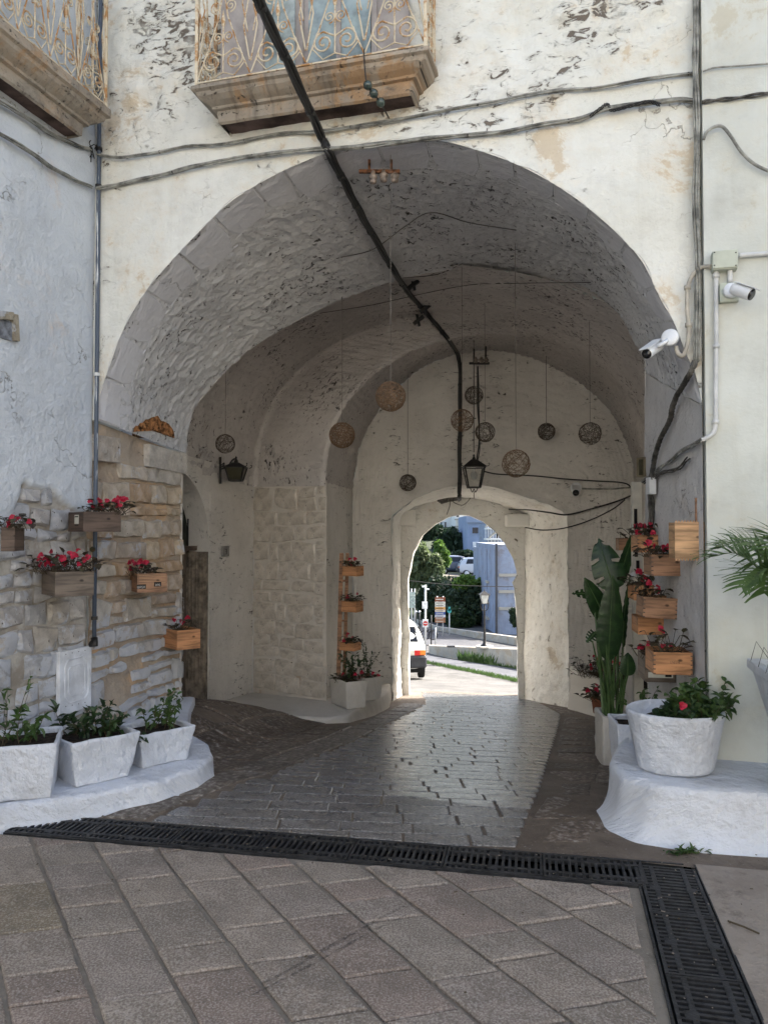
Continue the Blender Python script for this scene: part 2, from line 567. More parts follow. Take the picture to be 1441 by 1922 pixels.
def ground_mat(name, a, b, c3, rough=.9, sc=1.0, bump=.8, bd=.02):
    m = NT(name, rough, .3)
    v = m.coord('Object')
    c = m.mix(m.ramp(m.noise(v, 1.6 * sc, 7, .7), .35, .65), a, b)
    c = m.mix(m.math('MULTIPLY', m.ramp(m.noise(v, 5 * sc, 8, .75), .5, .68), .6), c, c3)
    sp = m.ramp(m.noise(v, 48 * sc, 3), .63, .72)
    c = m.mix(m.math('MULTIPLY', sp, .5), c, (.42, .38, .32))
    m.color(c)
    m.bump(m.noise(v, 12 * sc, 9, .7), bump, bd)
    return m.m
M['mortar'] = ground_mat("sandy_joint_mortar", (.19, .165, .135), (.25, .22, .18), (.12, .10, .08))
M['concrete'] = ground_mat("worn_beige_concrete", (.235, .195, .16), (.32, .275, .23), (.11, .088, .07), bump=1.0)
M['earth'] = ground_mat("trodden_brown_paving", (.13, .10, .075), (.20, .16, .125), (.07, .053, .04), rough=.72, bump=1.0, bd=.04)
M['street'] = ground_mat("pale_stone_street", (.07, .069, .067), (.125, .122, .118), (.03, .029, .028), sc=.8)
M['asphalt'] = ground_mat("grey_asphalt", (.07, .071, .078), (.095, .096, .104), (.05, .05, .052), sc=.5, bump=.3)
M['iron'] = simple("cast_iron", (.030, .031, .034), .55, .5, .3, .3, 20, .4)
M['iron2'] = simple("wrought_iron", (.022, .02, .019), .5, .5, .2, .3, 25, .3)
M['pit'] = simple("black_channel_shade", (.008, .008, .008), .8, .2)  # near-black colour stands in for the shade down the drain
M['cable'] = simple("black_cable", (.018, .018, .018), .5, .5, 0, .2, 10)
M['oldcable'] = simple("grey_painted_cable", (.30, .30, .27), .7, .3, 0, .35, 9, .3)
M['darkcable'] = simple("grimy_cable", (.10, .095, .085), .75, .3, 0, .4, 14, .3)
M['pipe'] = None
M['pvc'] = simple("pale_grey_pvc", (.55, .56, .56), .45, .5, 0, .1, 6)
M['flex'] = simple("beige_conduit", (.42, .39, .33), .6, .4, 0, .15, 12)
M['boxgreen'] = simple("greenish_grey_plastic", (.46, .49, .41), .5, .4, 0, .08, 5)
M['camwhite'] = simple("white_camera_shell", (.72, .74, .76), .35, .5, 0, .06, 6)
M['glassdark'] = simple("dark_lens", (.01, .01, .012), .12, .6)
M['soil'] = simple("potting_soil", (.035, .025, .018), .95, .2, 0, .5, 40, .9)
M['leaf'] = None
M['rust'] = simple("rusty_iron", (.16, .07, .035), .85, .3, .1, .45, 30, .6)
M['rope'] = simple("natural_wicker", (.17, .105, .06), .8, .3, 0, .4, 40)
M['ropedark'] = simple("grey_wicker", (.10, .075, .055), .8, .3, 0, .4, 40)
M['string'] = simple("thin_string", (.12, .11, .10), .8, .2)
M['stringlight'] = simple("pale_string", (.20, .18, .155), .8, .2)
M['ceramic'] = simple("stained_porcelain", (.30, .24, .20), .35, .6, 0, .35, 22)
M['glassgreen'] = simple("green_glass_insulator", (.055, .08, .068), .2, .7, 0, .2, 14)
M['white_metal'] = simple("white_painted_metal", (.72, .74, .77), .5, .4, 0, .12, 7, .15)
M['lampglass'] = simple("lantern_glass", (.045, .042, .025), .25, .5, 0, .2, 8)
M['label'] = simple("paper_label", (.62, .60, .52), .7, .2, 0, .05, 20)
M['ink'] = simple("printed_ink", (.03, .025, .02), .7, .2)
M['inkwhite'] = simple("white_print", (.6, .58, .54), .7, .2)

def wood(name, c, ring=.5):
    m = NT(name, .6, .3)
    v = m.coord('Object', (1.0, 1.0, 1.0))
    vv = m.coord('Object', (2.2, 2.2, 26))
    nz = m.noise(vv, 1.0, 5, .6, .6)
    gr = m.noise(m.coord('Object', (4, 4, 120)), 1.0, 3)
    oi = m.n("ShaderNodeObjectInfo")
    d = tuple(x * .55 for x in c); u = tuple(min(1, x * 1.25) for x in c)
    cc = m.mix(m.ramp(nz, .35, .62), d, u)
    cc = m.mix(m.math('MULTIPLY', m.ramp(gr, .5, .7), .3), cc, tuple(x * .5 for x in c))
    cc = m.mix(m.math('MULTIPLY', m.ramp(m.noise(v, 3, 5), .5, .75), .35), cc, tuple(x * .6 for x in c))
    kn = m.voro(m.coord('Object', (5, 5, 8), (.4, .2, .7)), 1.0)
    cc = m.mix(m.ramp(kn, .07, .12, inv=True), cc, tuple(x * .25 for x in c))
    m.color(cc)
    m.bump(nz, .25, .004)
    return m.m
M['pine'] = wood("orange_pine", (.44, .215, .10))
M['pine_light'] = wood("pale_pine", (.56, .34, .18))
M['pine_brown'] = wood("brown_pine", (.30, .165, .095))
M['wood_dark'] = wood("dark_weathered_wood", (.105, .073, .055))
M['wood_grey'] = wood("grey_weathered_wood", (.145, .115, .09))

def leafmat(name, c, c2, rough=.5, trans=.25):
    m = NT(name, rough, .45)
    v = m.coord('Object')
    oi = m.n("ShaderNodeObjectInfo")
    nz = m.ramp(m.noise(v, 14, 3), .35, .65)
    m.color(m.mix(nz, c, c2))
    tr = m.n("ShaderNodeBsdfTranslucent")
    m.l(m.mix(nz, tuple(min(1, x * 1.3) for x in c), tuple(min(1, x * 1.5) for x in c2)), tr.inputs[0])
    ms = m.n("ShaderNodeMixShader"); ms.inputs[0].default_value = trans
    out = m.t.nodes["Material Output"]
    m.l(m.b.outputs[0], ms.inputs[1]); m.l(tr.outputs[0], ms.inputs[2]); m.l(ms.outputs[0], out.inputs[0])
    return m.m
M['leaf'] = leafmat("green_leaf", (.035, .075, .022), (.075, .13, .035))
M['leafdark'] = leafmat("dark_leaf", (.018, .04, .016), (.035, .07, .022))
M['leafbig'] = leafmat("strelitzia_leaf", (.012, .036, .010), (.026, .066, .017), .35, .2)
M['leafwine'] = leafmat("begonia_leaf", (.035, .02, .015), (.05, .05, .022), .4, .15)
M['petal'] = leafmat("red_petal", (.42, .015, .04), (.62, .04, .10), .5, .3)
M['petalpink'] = leafmat("pink_petal", (.5, .03, .08), (.65, .12, .18), .5, .3)
M['palm'] = leafmat("palm_leaflet", (.05, .10, .03), (.11, .18, .055), .45, .25)
M['stem'] = simple("woody_stem", (.09, .07, .045), .8, .2)
M['treefar'] = leafmat("olive_crown", (.06, .085, .035), (.15, .19, .09), .6, .3)
M['treedark'] = leafmat("dark_crown", (.012, .028, .014), (.03, .055, .022), .7, .15)
M['treebright'] = leafmat("bright_crown", (.05, .11, .018), (.13, .22, .04), .6, .35)
M['bark'] = simple("bark", (.09, .07, .05), .9, .2, 0, .3, 6, .5)

# ================================================================== STRUCTURE
def struct(o):
    o['kind'] = 'structure'; return o

# drain lines (plan): cross drain and side drain
TA = Vector((-2.02, 4.286)); TB = Vector((1.217, 3.66))
tt = (TB - TA).normalized(); tn = Vector((-tt.y, tt.x))            # tn points away from the camera
DW = .133
def tline(u, off): v = TA + tt * u + tn * off; return v
SLt, SLb = Vector((1.217, 3.80)), Vector((0.932, 2.503))           # left edge of the side drain
SRt, SRb = Vector((1.496, 3.745)), Vector((1.2265, 2.503))
def lin(a, b, y): return a + (b - a) * ((y - a.y) / (b.y - a.y))

def quadgrid(name, A, B, C_, D, nu, nv, z, mat, wob=.004):
    """A,B bottom left/right, D,C top left/right (plan)"""
    U, V = np.meshgrid(np.linspace(0, 1, nu), np.linspace(0, 1, nv), indexing='ij')
    X = (1 - V) * ((1 - U) * A[0] + U * B[0]) + V * ((1 - U) * D[0] + U * C_[0])
    Y = (1 - V) * ((1 - U) * A[1] + U * B[1]) + V * ((1 - U) * D[1] + U * C_[1])
    Q = np.stack([X, Y, X * 0], -1)
    Z = g(X, Y) + z + wob * fbm(Q, 2.2, 4, 3)
    return grid_mesh(name, np.stack([X, Y, Z], -1), mat, uv=np.stack([X, Y], -1))

EXT = 9.0
uL = (-EXT - TA.x) / tt.x; 
bl = tline(uL, -DW); brt = lin(SLt, SLb, (TB + tn * -DW).y)
ob = quadgrid("paving_bed", (-EXT, -14), tuple(lin(SLt, SLb, -14)), tuple(lin(SLt, SLb, 3.52)), tuple(bl), 60, 80, -.010, M['mortar'], .003)
struct(ob)
Rtop = lin(SRt, SRb, 3.75)
ob = quadgrid("pavement", tuple(lin(SRt, SRb, -14)), (EXT, -14), (EXT, 2.2), tuple(Rtop), 60, 120, 0.0, M['concrete'], .006)
struct(ob)
# floor of the passage, behind the cross drain
xs = np.concatenate([np.linspace(-EXT, -3.2, 8), np.linspace(-3.1, 4.2, 120), np.linspace(4.4, EXT, 6)])
N = len(xs)
y0 = np.array([(TA + tt * ((x - TA.x) / tt.x) + tn * DW).y for x in xs])
y0 = np.where(xs > 1.3, np.array([(3.77 - .27 * (x - 1.3)) for x in xs]), y0)
rows = np.linspace(0, 1, 170)
X = np.repeat(xs[:, None], 170, 1); Y = y0[:, None] * (1 - rows[None]) + 13.2 * rows[None]
Q = np.stack([X, Y, X * 0], -1)
floorA = np.stack([X, Y, g(X, Y) - .0045 + .0025 * fbm(Q, 1.8, 5, 11)], -1)
ob = grid_mesh("passage_floor", floorA, M['earth'], uv=Q[..., :2]); struct(ob)
# near-black sheet under the drains, their deep shade given as colour
mb = MB()
a, b = tline(-.35, -DW - .01), tline(3.32, -DW - .01); c, d = tline(3.32, DW + .01), tline(-.35, DW + .01)
mb.add([(a.x, a.y, -.06), (b.x, b.y, -.06), (c.x, c.y, -.06), (d.x, d.y, -.06)], [(0, 1, 2, 3)])
e0, e1, e2, e3 = lin(SLt, SLb, -.6), lin(SRt, SRb, -.6), SRt, SLt
mb.add([(e0.x - .01, e0.y, -.061), (e1.x + .01, e1.y, -.061), (e2.x + .01, e2.y + .03, -.061), (e3.x - .01, e3.y + .03, -.061)], [(0, 1, 2, 3)])
struct(mb.mk("drain_channel_bed", M['pit']))

# the street outside
ys = np.concatenate([np.linspace(13.2, 30, 60), np.linspace(31, 70, 30)])
xs2 = np.concatenate([np.linspace(-60, -8, 10), np.linspace(-7.5, 16, 70), np.linspace(18, 60, 10)])
X, Y = np.meshgrid(xs2, ys, indexing='ij')
struct(grid_mesh("street", np.stack([X, Y, g(X, Y) - .012 + .012 * fbm(np.stack([X, Y, X * 0], -1), .9, 4, 4)], -1), M['street'], uv=np.stack([X, Y], -1)))

# ------------------------------------------------------------------ gateway building
GB = thing("gateway_building", "limewashed stone gateway house with a vaulted passage running down through it", "building", (0, 5.2, 0))

def curve(pts, d=None, wall=None, off=0):
    out = []
    for p in pts:
        if wall is not None: out.append(wall.hit(p[0], p[1], off))
        else: out.append(P(p[0], p[1], d if d is not None else p[2]))
    return out

front_px = [(182.5, 788), (186, 755), (191, 733), (205, 691), (226, 632), (247, 590), (281, 537), (316, 497), (368, 441), (424, 386), (472, 353),
            (531, 321), (601, 291), (645, 276), (700, 267), (760, 262), (830, 265), (912, 287), (990, 318), (1068, 364), (1130, 413), (1169, 450), (1207, 495), (1239, 562),
            (1262, 601), (1285, 660), (1305, 706), (1317, 761)]
inner_px = [(349, 851, 6.92), (353, 812, 6.92), (360, 778, 6.93), (375, 753, 6.94), (396, 729, 6.95), (420, 701, 6.97), (455, 667, 7.0),
            (490, 642, 7.05), (542, 611, 7.1), (587, 587, 7.15), (660, 554, 7.25), (740, 527, 7.4), (820, 509, 7.5), (900, 505, 7.5),
            (980, 512, 7.3), (1069, 529, 6.85), (1110, 547, 6.6), (1161, 590, 6.2), (1188, 636, 6.0), (1205, 664, 5.93), (1213, 700, 5.88)]
CF = resample(spline(curve(front_px, wall=FAC), 4), 300)
CI = resample(spline(curve(inner_px), 4), 300)
CF[0, 2] += 0

# facade
top = []
zt = 5.6
a0, a1 = CF[0], CF[-1]
path = [FAC.p(0.0, CF[0][2])] + [FAC.p(0.0, zt)] + [FAC.p(FAC.L, zt)] + [FAC.p(FAC.L, CF[-1][2])]
Oc = resample(path, 300)
uvF = None
A = ruled(CF, Oc, 90)
uw = (A[..., 0] - FAC.A.x) * FAC.t.x + (A[..., 1] - FAC.A.y) * FAC.t.y
UV = np.stack([uw, A[..., 2]], -1)
fade = np.ones(A.shape[:2]); fade[:, 0] = .2
grid_mesh("facade_wall", A, M['facade'], GB, UV, disp=lambda A: .012 * fbm(A, 2.2, 5, 1) + .006 * fbm(A, 9, 3, 2) + .045 * fbm(A, 7, 4, 6) * smooth(4.15, 4.7, A[..., 2]), flip=False, fade=fade)
A, U, Z = wallgrid(FAC, 0, FAC.L, zt, 9.5, .3)
grid_mesh("upper_facade", A, M['facade'], GB, np.stack([U, Z], -1))

# soffit of the front arch
SA = ruled(CF, CI, 90)
SUV = lenuv(SA)
def sof(A):
    uv = lenuv(A)
    r = rubble(uv[..., 1] * 1.0 + .3, uv[..., 0], .11, .19, .010, 3, .07)
    ring = smooth(.30, .42, uv[..., 1])
    return (.0065 * r * ring - .002 * ring + .012 * fbm(A, 3, 4, 8) + .005 * ring * fbm(A, 14, 3, 9))
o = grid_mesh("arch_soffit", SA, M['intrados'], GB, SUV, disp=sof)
soff = o
# which way do the soffit normals face?  inside of the passage expected
SN = np.cross(np.gradient(SA, axis=0), np.gradient(SA, axis=1)); SN /= np.linalg.norm(SN, axis=2, keepdims=True)
insgn = 1.0 if np.dot(SN[150, 10], np.array([0, 0, -1.0])) > 0 else -1.0
Lf = SUV[-1, 0, 0]
rr = random.Random(5)
cuts = [0.0]
while cuts[-1] < Lf - .25: cuts.append(cuts[-1] + rr.uniform(.24, .38))
cuts[-1] = Lf
wm = np.linalg.norm(CI - CF, axis=1)
vcol = [(.58, .585, .60), (.555, .56, .58), (.60, .60, .605)]
M['voussoir'] = plaster("voussoir_limewash", (.61, .61, .625), (.54, .54, .56), pock_t=.80, stain_t=.82, streak=.1, bump=.5, cracks=True)
for a, b in zip(cuts[:-1], cuts[1:]):
    i0 = int(a / Lf * 299); i1 = int(b / Lf * 299)
    if i1 - i0 < 3: continue
    ii = np.linspace(i0 + .25, i1 - .25, 7)
    w_ = rr.uniform(.31, .42)
    G_ = np.zeros((7, 6, 3)); NN = np.zeros((7, 6, 3)); uvv = np.zeros((7, 6, 2))
    for k, fi in enumerate(ii):
        i = int(fi); fr = fi - i; j = min(i + 1, 299)
        c0 = CF[i] * (1 - fr) + CF[j] * fr; c1 = CI[i] * (1 - fr) + CI[j] * fr
        Ld = np.linalg.norm(c1 - c0)
        for q in range(6):
            vv = -.004 + (w_ + .004) * q / 5
            G_[k, q] = c0 + (c1 - c0) * (vv / Ld); NN[k, q] = SN[i, 3] * insgn
            uvv[k, q] = (SUV[i, 0, 0], vv)
    h = .0045 + rr.uniform(-.001, .0015)
    Hh = np.full((7, 6), h); Hh[0] = Hh[-1] = -.01; Hh[:, 0] = -.01; Hh[:, -1] = -.01
    Hh[1:-1, 1:-1] += .003 * fbm(G_, 9, 2, 3)[1:-1, 1:-1]
    G2 = G_ + NN * Hh[..., None]
    e_ = .05
    G3 = G2.copy()
    G3[1] = G_[0] * (1 - e_ * 3) + G_[1] * e_ * 3 + NN[1] * h; G3[-2] = G_[-1] * (1 - e_ * 3) + G_[-2] * e_ * 3 + NN[-2] * h
    G3[:, -2] = G3[:, -1] * (1 - e_ * 3) + G3[:, -2] * e_ * 3; G3[1:-1, -2] = (G_[1:-1, -1] * .85 + G_[1:-1, -2] * .15) + NN[1:-1, -2] * h
    G3[1, -2] = G3[1, -2] * .85 + G3[0, -2] * .15; G2 = G3
    grid_mesh("voussoir", G2, M['voussoir'], soff, uvv, flip=(insgn < 0), smooth=False)

# vault room
def section(L, R, zL, zR, zc, n=220, bow=0.0, p=.85):
    th = np.linspace(0, math.pi, n); out = np.zeros((n, 3))
    k = (1 - np.cos(th)) / 2
    out[:, 0] = L[0] * (1 - k) + R[0] * k; out[:, 1] = L[1] * (1 - k) + R[1] * k + bow * np.sin(th)
    zs = zL * (1 - k) + zR * k
    out[:, 2] = zs + (zc - zs) * np.sin(th) ** p
    return out
S0 = section((-2.42, 6.95), (2.62, 6.1), 2.3, 2.2, 4.22, bow=.95, p=.8)
S1 = section(C1, (3.12, 8.8), 2.18, 2.1, 4.28, bow=0)
s2px = [(609.5, 912), (612, 880), (618, 840), (640, 775), (690, 712), (760, 665), (840, 636), (915, 628), (990, 632), (1060, 655), (1113, 691), (1152, 725),
        (1179, 770), (1192, 810), (1203, 852), (1208, 890)]
S2 = resample(spline([P(x, y, 9.05 + (x - 610) / 598 * 1.25) for x, y in s2px], 4), 220)
s3px = [(662, 925), (663, 905), (668, 885), (675, 838), (699, 787), (738, 738), (788, 694), (847, 668), (909, 658), (955, 661), (1010, 676), (1068, 707), (1107, 736),
        (1146, 775), (1169, 816), (1185, 866), (1189, 900)]
S3 = resample(spline([P(x, y, BD) for x, y in s3px], 4), 220)
secs = [S0, S1, S2, S3]
ms = [60, 14, 34]
parts = []
for k in range(3):
    R_ = ruled(secs[k], secs[k + 1], ms[k]); parts.append(R_ if k == 0 else R_[:, 1:])
VA = np.concatenate(parts, 1)
VUV = lenuv(VA)
def vd(A):
    uv = VUV
    return .011 * rubble(uv[..., 1], uv[..., 0], .105, .22, .012, 9, .05) + .02 * fbm(A, 1.6, 4, 8)
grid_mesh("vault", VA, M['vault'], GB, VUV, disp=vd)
# back face of the front arch
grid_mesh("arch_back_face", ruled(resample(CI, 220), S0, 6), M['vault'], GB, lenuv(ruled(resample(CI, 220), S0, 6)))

def wall_cols(name, w, cols, ztop, mat, parent, nz=60, disp=None, off=0.0, fadeb=None):
    B_ = np.array([tuple(w.p(u, zb, off)) for u, zb in cols]); T_ = np.array([tuple(w.p(u, ztop if not callable(ztop) else ztop(u), off)) for u, zb in cols])
    A = ruled(B_, T_, nz)
    uw = (A[..., 0] - w.A.x) * w.t.x + (A[..., 1] - w.A.y) * w.t.y
    UV = np.stack([uw, A[..., 2]], -1)
    return grid_mesh(name, A, mat, parent, UV, disp=disp, flip=False)

# ---- left jamb (pier) with exposed stones
def stones(parent, w, u0, u1, z0f, z1f, seed, rowh=(.13, .30), wid=(.14, .45), gap=.014, proud=.028, col=None, edge=None, inside=None, depth=.05, jit=.012, mat=None, rough=.006, split=.25, warp=.035, drop=.0):
    r = random.Random(seed)
    z = z0f; n = 0
    objs = []
    while z < z1f - .05:
        h = r.uniform(*rowh)
        if z + h > z1f - .07: h = z1f - z
        u = u0 - r.uniform(0, .1)
        while u < u1 - .02:
            ww = r.uniform(*wid)
            if u + ww > u1 - .08: ww = u1 - u
            parts_ = [(z, h)]
            if h > .2 and r.random() < split:
                k = r.uniform(.35, .65) * h; parts_ = [(z, k), (z + k, h - k)]
            for (zz, hh) in parts_:
                ua, ub = max(u, u0), min(u + ww, u1)
                if ub - ua < .05: continue
                cu, cz = (ua + ub) / 2, zz + hh / 2
                if inside is not None and not inside(cu, cz): continue
                gp = gap * r.uniform(.5, 1.6)
                q = [(ua + gp / 2, zz + gp / 2), (ub - gp / 2, zz + gp / 2), (ub - gp / 2, zz + hh - gp / 2), (ua + gp / 2, zz + hh - gp / 2)]
                j = min(jit, hh * .12, (ub - ua) * .12)
                q = [(a_ + r.uniform(-j, j), b_ + r.uniform(-j, j)) for a_, b_ in q]
                if edge is not None: q = [(min(a_, edge), b_) for a_, b_ in q]
                pr = proud * r.uniform(.4, 1.3)
                if r.random() < drop and n > 3: continue
                tu, tv = r.uniform(-.012, .012), r.uniform(-.010, .010)
                nx_, nz_ = (8, 6) if mat is None else (7, 5)
                I, K = np.meshgrid(np.arange(nx_), np.arange(nz_), indexing='ij')
                e1, e2 = .02 / max(.06, ub - ua), .018 / max(.06, hh)
                ss = np.where(I == 0, 0, np.where(I == nx_ - 1, 1, e1 + (1 - 2 * e1) * (I - 1) / (nx_ - 3)))
                ts = np.where(K == 0, 0, np.where(K == nz_ - 1, 1, e2 + (1 - 2 * e2) * (K - 1) / (nz_ - 3)))
                pu = (1 - ts) * ((1 - ss) * q[0][0] + ss * q[1][0]) + ts * ((1 - ss) * q[3][0] + ss * q[2][0])
                pz = (1 - ts) * ((1 - ss) * q[0][1] + ss * q[1][1]) + ts * ((1 - ss) * q[3][1] + ss * q[2][1])
                S3_ = np.stack([pu, pz, np.full_like(pu, 0.0)], -1)
                wu = warp * fbm(S3_, 2.6, 3, seed) + warp * .35 * fbm(S3_, 13, 2, seed + 2); wz = warp * fbm(S3_, 2.6, 3, seed + 1) + warp * .35 * fbm(S3_, 13, 2, seed + 3)
                pu = pu + wu * min(1, max(0, (min(cu - u0, u1 - cu)) / .12)); pz = pz + wz
                if edge is not None: pu = np.minimum(pu, edge)
                rim = (I == 0) | (I == nx_ - 1) | (K == 0) | (K == nz_ - 1)
                S3_[..., 2] = n * 3.7
                of = pr + tu * (ss - .5) * 2 + tv * (ts - .5) * 2 + rough * 2.2 * fbm(S3_, 11, 3, seed + 4)
                crn = ((I <= 1) | (I >= nx_ - 2)) & ((K <= 1) | (K >= nz_ - 2))
                of = of - crn * r.uniform(.002, .012)
                of = np.where(rim, -depth * .4, of)
                vs_ = [w.p(float(pu[i, k]), float(pz[i, k]), float(of[i, k])) for i in range(nx_) for k in range(nz_)]
                fs_ = [(i * nz_ + k, (i + 1) * nz_ + k, (i + 1) * nz_ + k + 1, i * nz_ + k + 1) for i in range(nx_ - 1) for k in range(nz_ - 1)]
                c0 = w.p(cu, cz, 0)
                o = bpy.data.objects.new("stone", None) if False else None
                me = bpy.data.meshes.new("stone")
                me.from_pydata([tuple(v - c0) for v in vs_], [], fs_)
                me.polygons.foreach_set("use_smooth", [True] * len(me.polygons))
                me.set_sharp_from_angle(angle=math.radians(28))
                me.materials.append(mat or M['stone'])
                o = bpy.data.objects.new("stone", me); link(o, parent)
                o.location = c0 - wl(parent)
                cc = col(cu, cz, r) if col else (.5, .46, .4)
                o.color = (*cc, 1)
                n += 1
            u += ww
        z += h
    return n

def mixc(a, b, t): t = max(0, min(1, t)); return tuple(x * (1 - t) + y * t for x, y in zip(a, b))

ljz0, ljz1 = -.25, CF[0][2]
B_ = np.array([tuple(LJ.p(u, ljz0)) for u in np.linspace(0, LJ.L, 60)])
T_ = np.array([tuple(LJ.p(u, CF[0][2] * (1 - u / LJ.L) + CI[0][2] * u / LJ.L)) for u in np.linspace(0, LJ.L, 60)])
A = ruled(B_, T_, 110)
uw = (A[..., 0] - LJ.A.x) * LJ.t.x + (A[..., 1] - LJ.A.y) * LJ.t.y
pier = grid_mesh("pier_wall", A, M['pier'], GB, np.stack([uw, A[..., 2]], -1), disp=lambda A: .016 * fbm(A, 8, 4, 8) - .020)
def ljcol(u, z, r):
    raw = r.choice([(.56, .41, .27), (.54, .46, .36), (.60, .53, .43), (.52, .45, .37), (.61, .51, .38)])
    wh = r.choice([(.56, .55, .53), (.50, .49, .48), (.60, .58, .54)])
    t = .9 - .95 * max(0, min(1, (z - .75) / .55)) * (0.55 + .45 * min(1, u / .6))
    if z > 1.95: t = .75
    return mixc(raw, wh, t + r.uniform(-.22, .22))
stones(pier, LJ, 0.0, LJ.L, ljz0, CI[0][2] - .15, 21, rowh=(.08, .24), wid=(.09, .40), col=ljcol, edge=LJ.L + .004, gap=.014, proud=.022, drop=.03, split=.4, depth=.10)
# end face of the pier towards the passage (turns the corner)
E1 = Wall(IL, (-2.42, 6.95), side=1)
A, U, Z = wallgrid(E1, 0, E1.L, -.4, 2.4, .08)
grid_mesh("pier_end", A, M['inner'], GB, np.stack([U, Z], -1), flip=False)
# impost slab
mb = MB()
sl_ = [LJ.p(.72, 2.12, 0), LJ.p(LJ.L + .012, 2.12, 0)]
mb.bar(LJ.p(.70, 2.235, -.0), LJ.p(LJ.L + .014, 2.215, -.0), .07, .185)
o = mb.mk("impost_block", M['stone'], GB); o.color = (.60, .575, .53, 1)
mb = MB(); mb.bar(LJ.p(-.0, 2.225, -.0), LJ.p(.30, 2.232, -.0), .064, .19)
o = mb.mk("impost_block", M['stone'], GB); o.color = (.52, .47, .41, 1)
# ---- right jamb
B_ = np.array([tuple(RJ.p(u, -.5)) for u in np.linspace(0, RJ.L, 60)])
T_ = np.array([tuple(RJ.p(u, CI[-1][2] * (1 - u / RJ.L) + CF[-1][2] * u / RJ.L)) for u in np.linspace(0, RJ.L, 60)])
A = ruled(B_, T_, 120)
uw = (A[..., 0] - RJ.A.x) * RJ.t.x + (A[..., 1] - RJ.A.y) * RJ.t.y
grid_mesh("right_jamb", A, M['jamb'], GB, np.stack([uw, A[..., 2]], -1), disp=lambda A: .022 * fbm(A, 1.8, 5, 31) + .006 * fbm(A, 12, 3, 5), fade=np.clip(np.minimum(1, (1 - np.linspace(0, 1, 60))[:, None] * 12), 0, 1) * np.ones((60, 120)))

# ---- left side wall of the vaulted room, with the old doorway
hu, _ = W1.uz(392, 1150)
R0 = .80; cu_ = hu - R0; zs_ = 1.42
cols = []
for u in np.linspace(0, cu_ - R0 - .001, 6): cols.append((u, -.9))
for k in range(41):
    a = math.pi * k / 40
    cols.append((cu_ - R0 * math.cos(a), zs_ + R0 * 1.05 * math.sin(a)))
for u in np.linspace(hu + .001, W1.L, 26): cols.append((u, -.9))
ins = lambda A: .014 * fbm(A, 2.4, 5, 13) + .004 * fbm(A, 11, 3, 14)
w1o = wall_cols("side_wall", W1, cols, lambda u: 2.32 - .12 * u / W1.L + .15, M['inner'], GB, 70, ins)
# reveal of the doorway
outl = [(cu_ - R0, -.9)] + [(cu_ - R0 * math.cos(math.pi * k / 30), zs_ + R0 * 1.05 * math.sin(math.pi * k / 30)) for k in range(31)] + [(hu, -.9)]
o0 = resample([W1.p(u, z, 0.005) for u, z in outl], 90); o1 = resample([W1.p(u, z, -.26) for u, z in outl], 90)
A = ruled(o1, o0, 8)
grid_mesh("doorway_reveal", A, M['inner'], GB, lenuv(A), disp=lambda A: .004 * fbm(A, 8, 3, 3))
DR = bpy.data.objects.new("old_doorway", None); link(DR, GB); DR.location = W1.p(cu_, 0, -.2) - wl(GB)
DR['label'] = "dark arched doorway with a carved stone jamb"
mb = MB(); mb.add([W1.p(cu_ - R0 - .1, 1.40, -.255), W1.p(hu + .1, 1.40, -.255), W1.p(hu + .1, 2.5, -.255), W1.p(cu_ - R0 - .1, 2.5, -.255)], [(0, 1, 2, 3)])
mb.mk("fanlight", simple("dark_grey_green_board", (.035, .037, .03), .8, .2, 0, .3, 5), DR)
mb = MB(); mb.add([W1.p(cu_ - R0 - .1, -.9, -.25), W1.p(hu + .1, -.9, -.25), W1.p(hu + .1, 1.42, -.25), W1.p(cu_ - R0 - .1, 1.42, -.25)], [(0, 1, 2, 3)])
dback = mb.mk("blocked_opening", M['earth'], DR)
stones(dback, Wall(tuple(W1.p(0, 0, -.25))[:2], tuple(W1.p(W1.L, 0, -.25))[:2]), cu_ - R0, hu - .12, -.5, 1.38, 31, rowh=(.16, .32), wid=(.2, .36), col=lambda u, z, r: mixc((.17, .125, .09), (.25, .21, .165), r.random()), proud=.02)
M['carved'] = simple("brown_carved_stone", (.27, .225, .175), .85, .2, 0, .3, 9, .9)
mb = MB(); mb.bar(W1.p(hu - .028, -.55, -.13), W1.p(hu - .028, 1.38, -.13), .055, .24, up=W1.n); mb.mk("carved_jamb", M['carved'], DR)
for k in range(5):
    x_ = -.035 - .045 * k
    MB().tube([W1.p(hu - .058, -.1 + .0 * k, x_), W1.p(hu - .058, 1.36, x_)], .009, 6).mk("jamb_moulding", M['carved'], DR)
mb = MB(); mb.bar(W1.p(cu_ - R0, 1.42, -.2), W1.p(hu - .0, 1.42, -.2), .10, .05); mb.mk("transom", M['wood_dark'], DR)
for k in range(5):
    mb = MB(); u = cu_ - .6 + k * .33
    mb.bar(W1.p(u, 1.42, -.22), W1.p(u, 1.42 + .95 * math.sqrt(max(.05, R0 ** 2 - (u - cu_) ** 2)), -.22), .014); mb.mk("fanlight_bar", M['iron2'], DR)

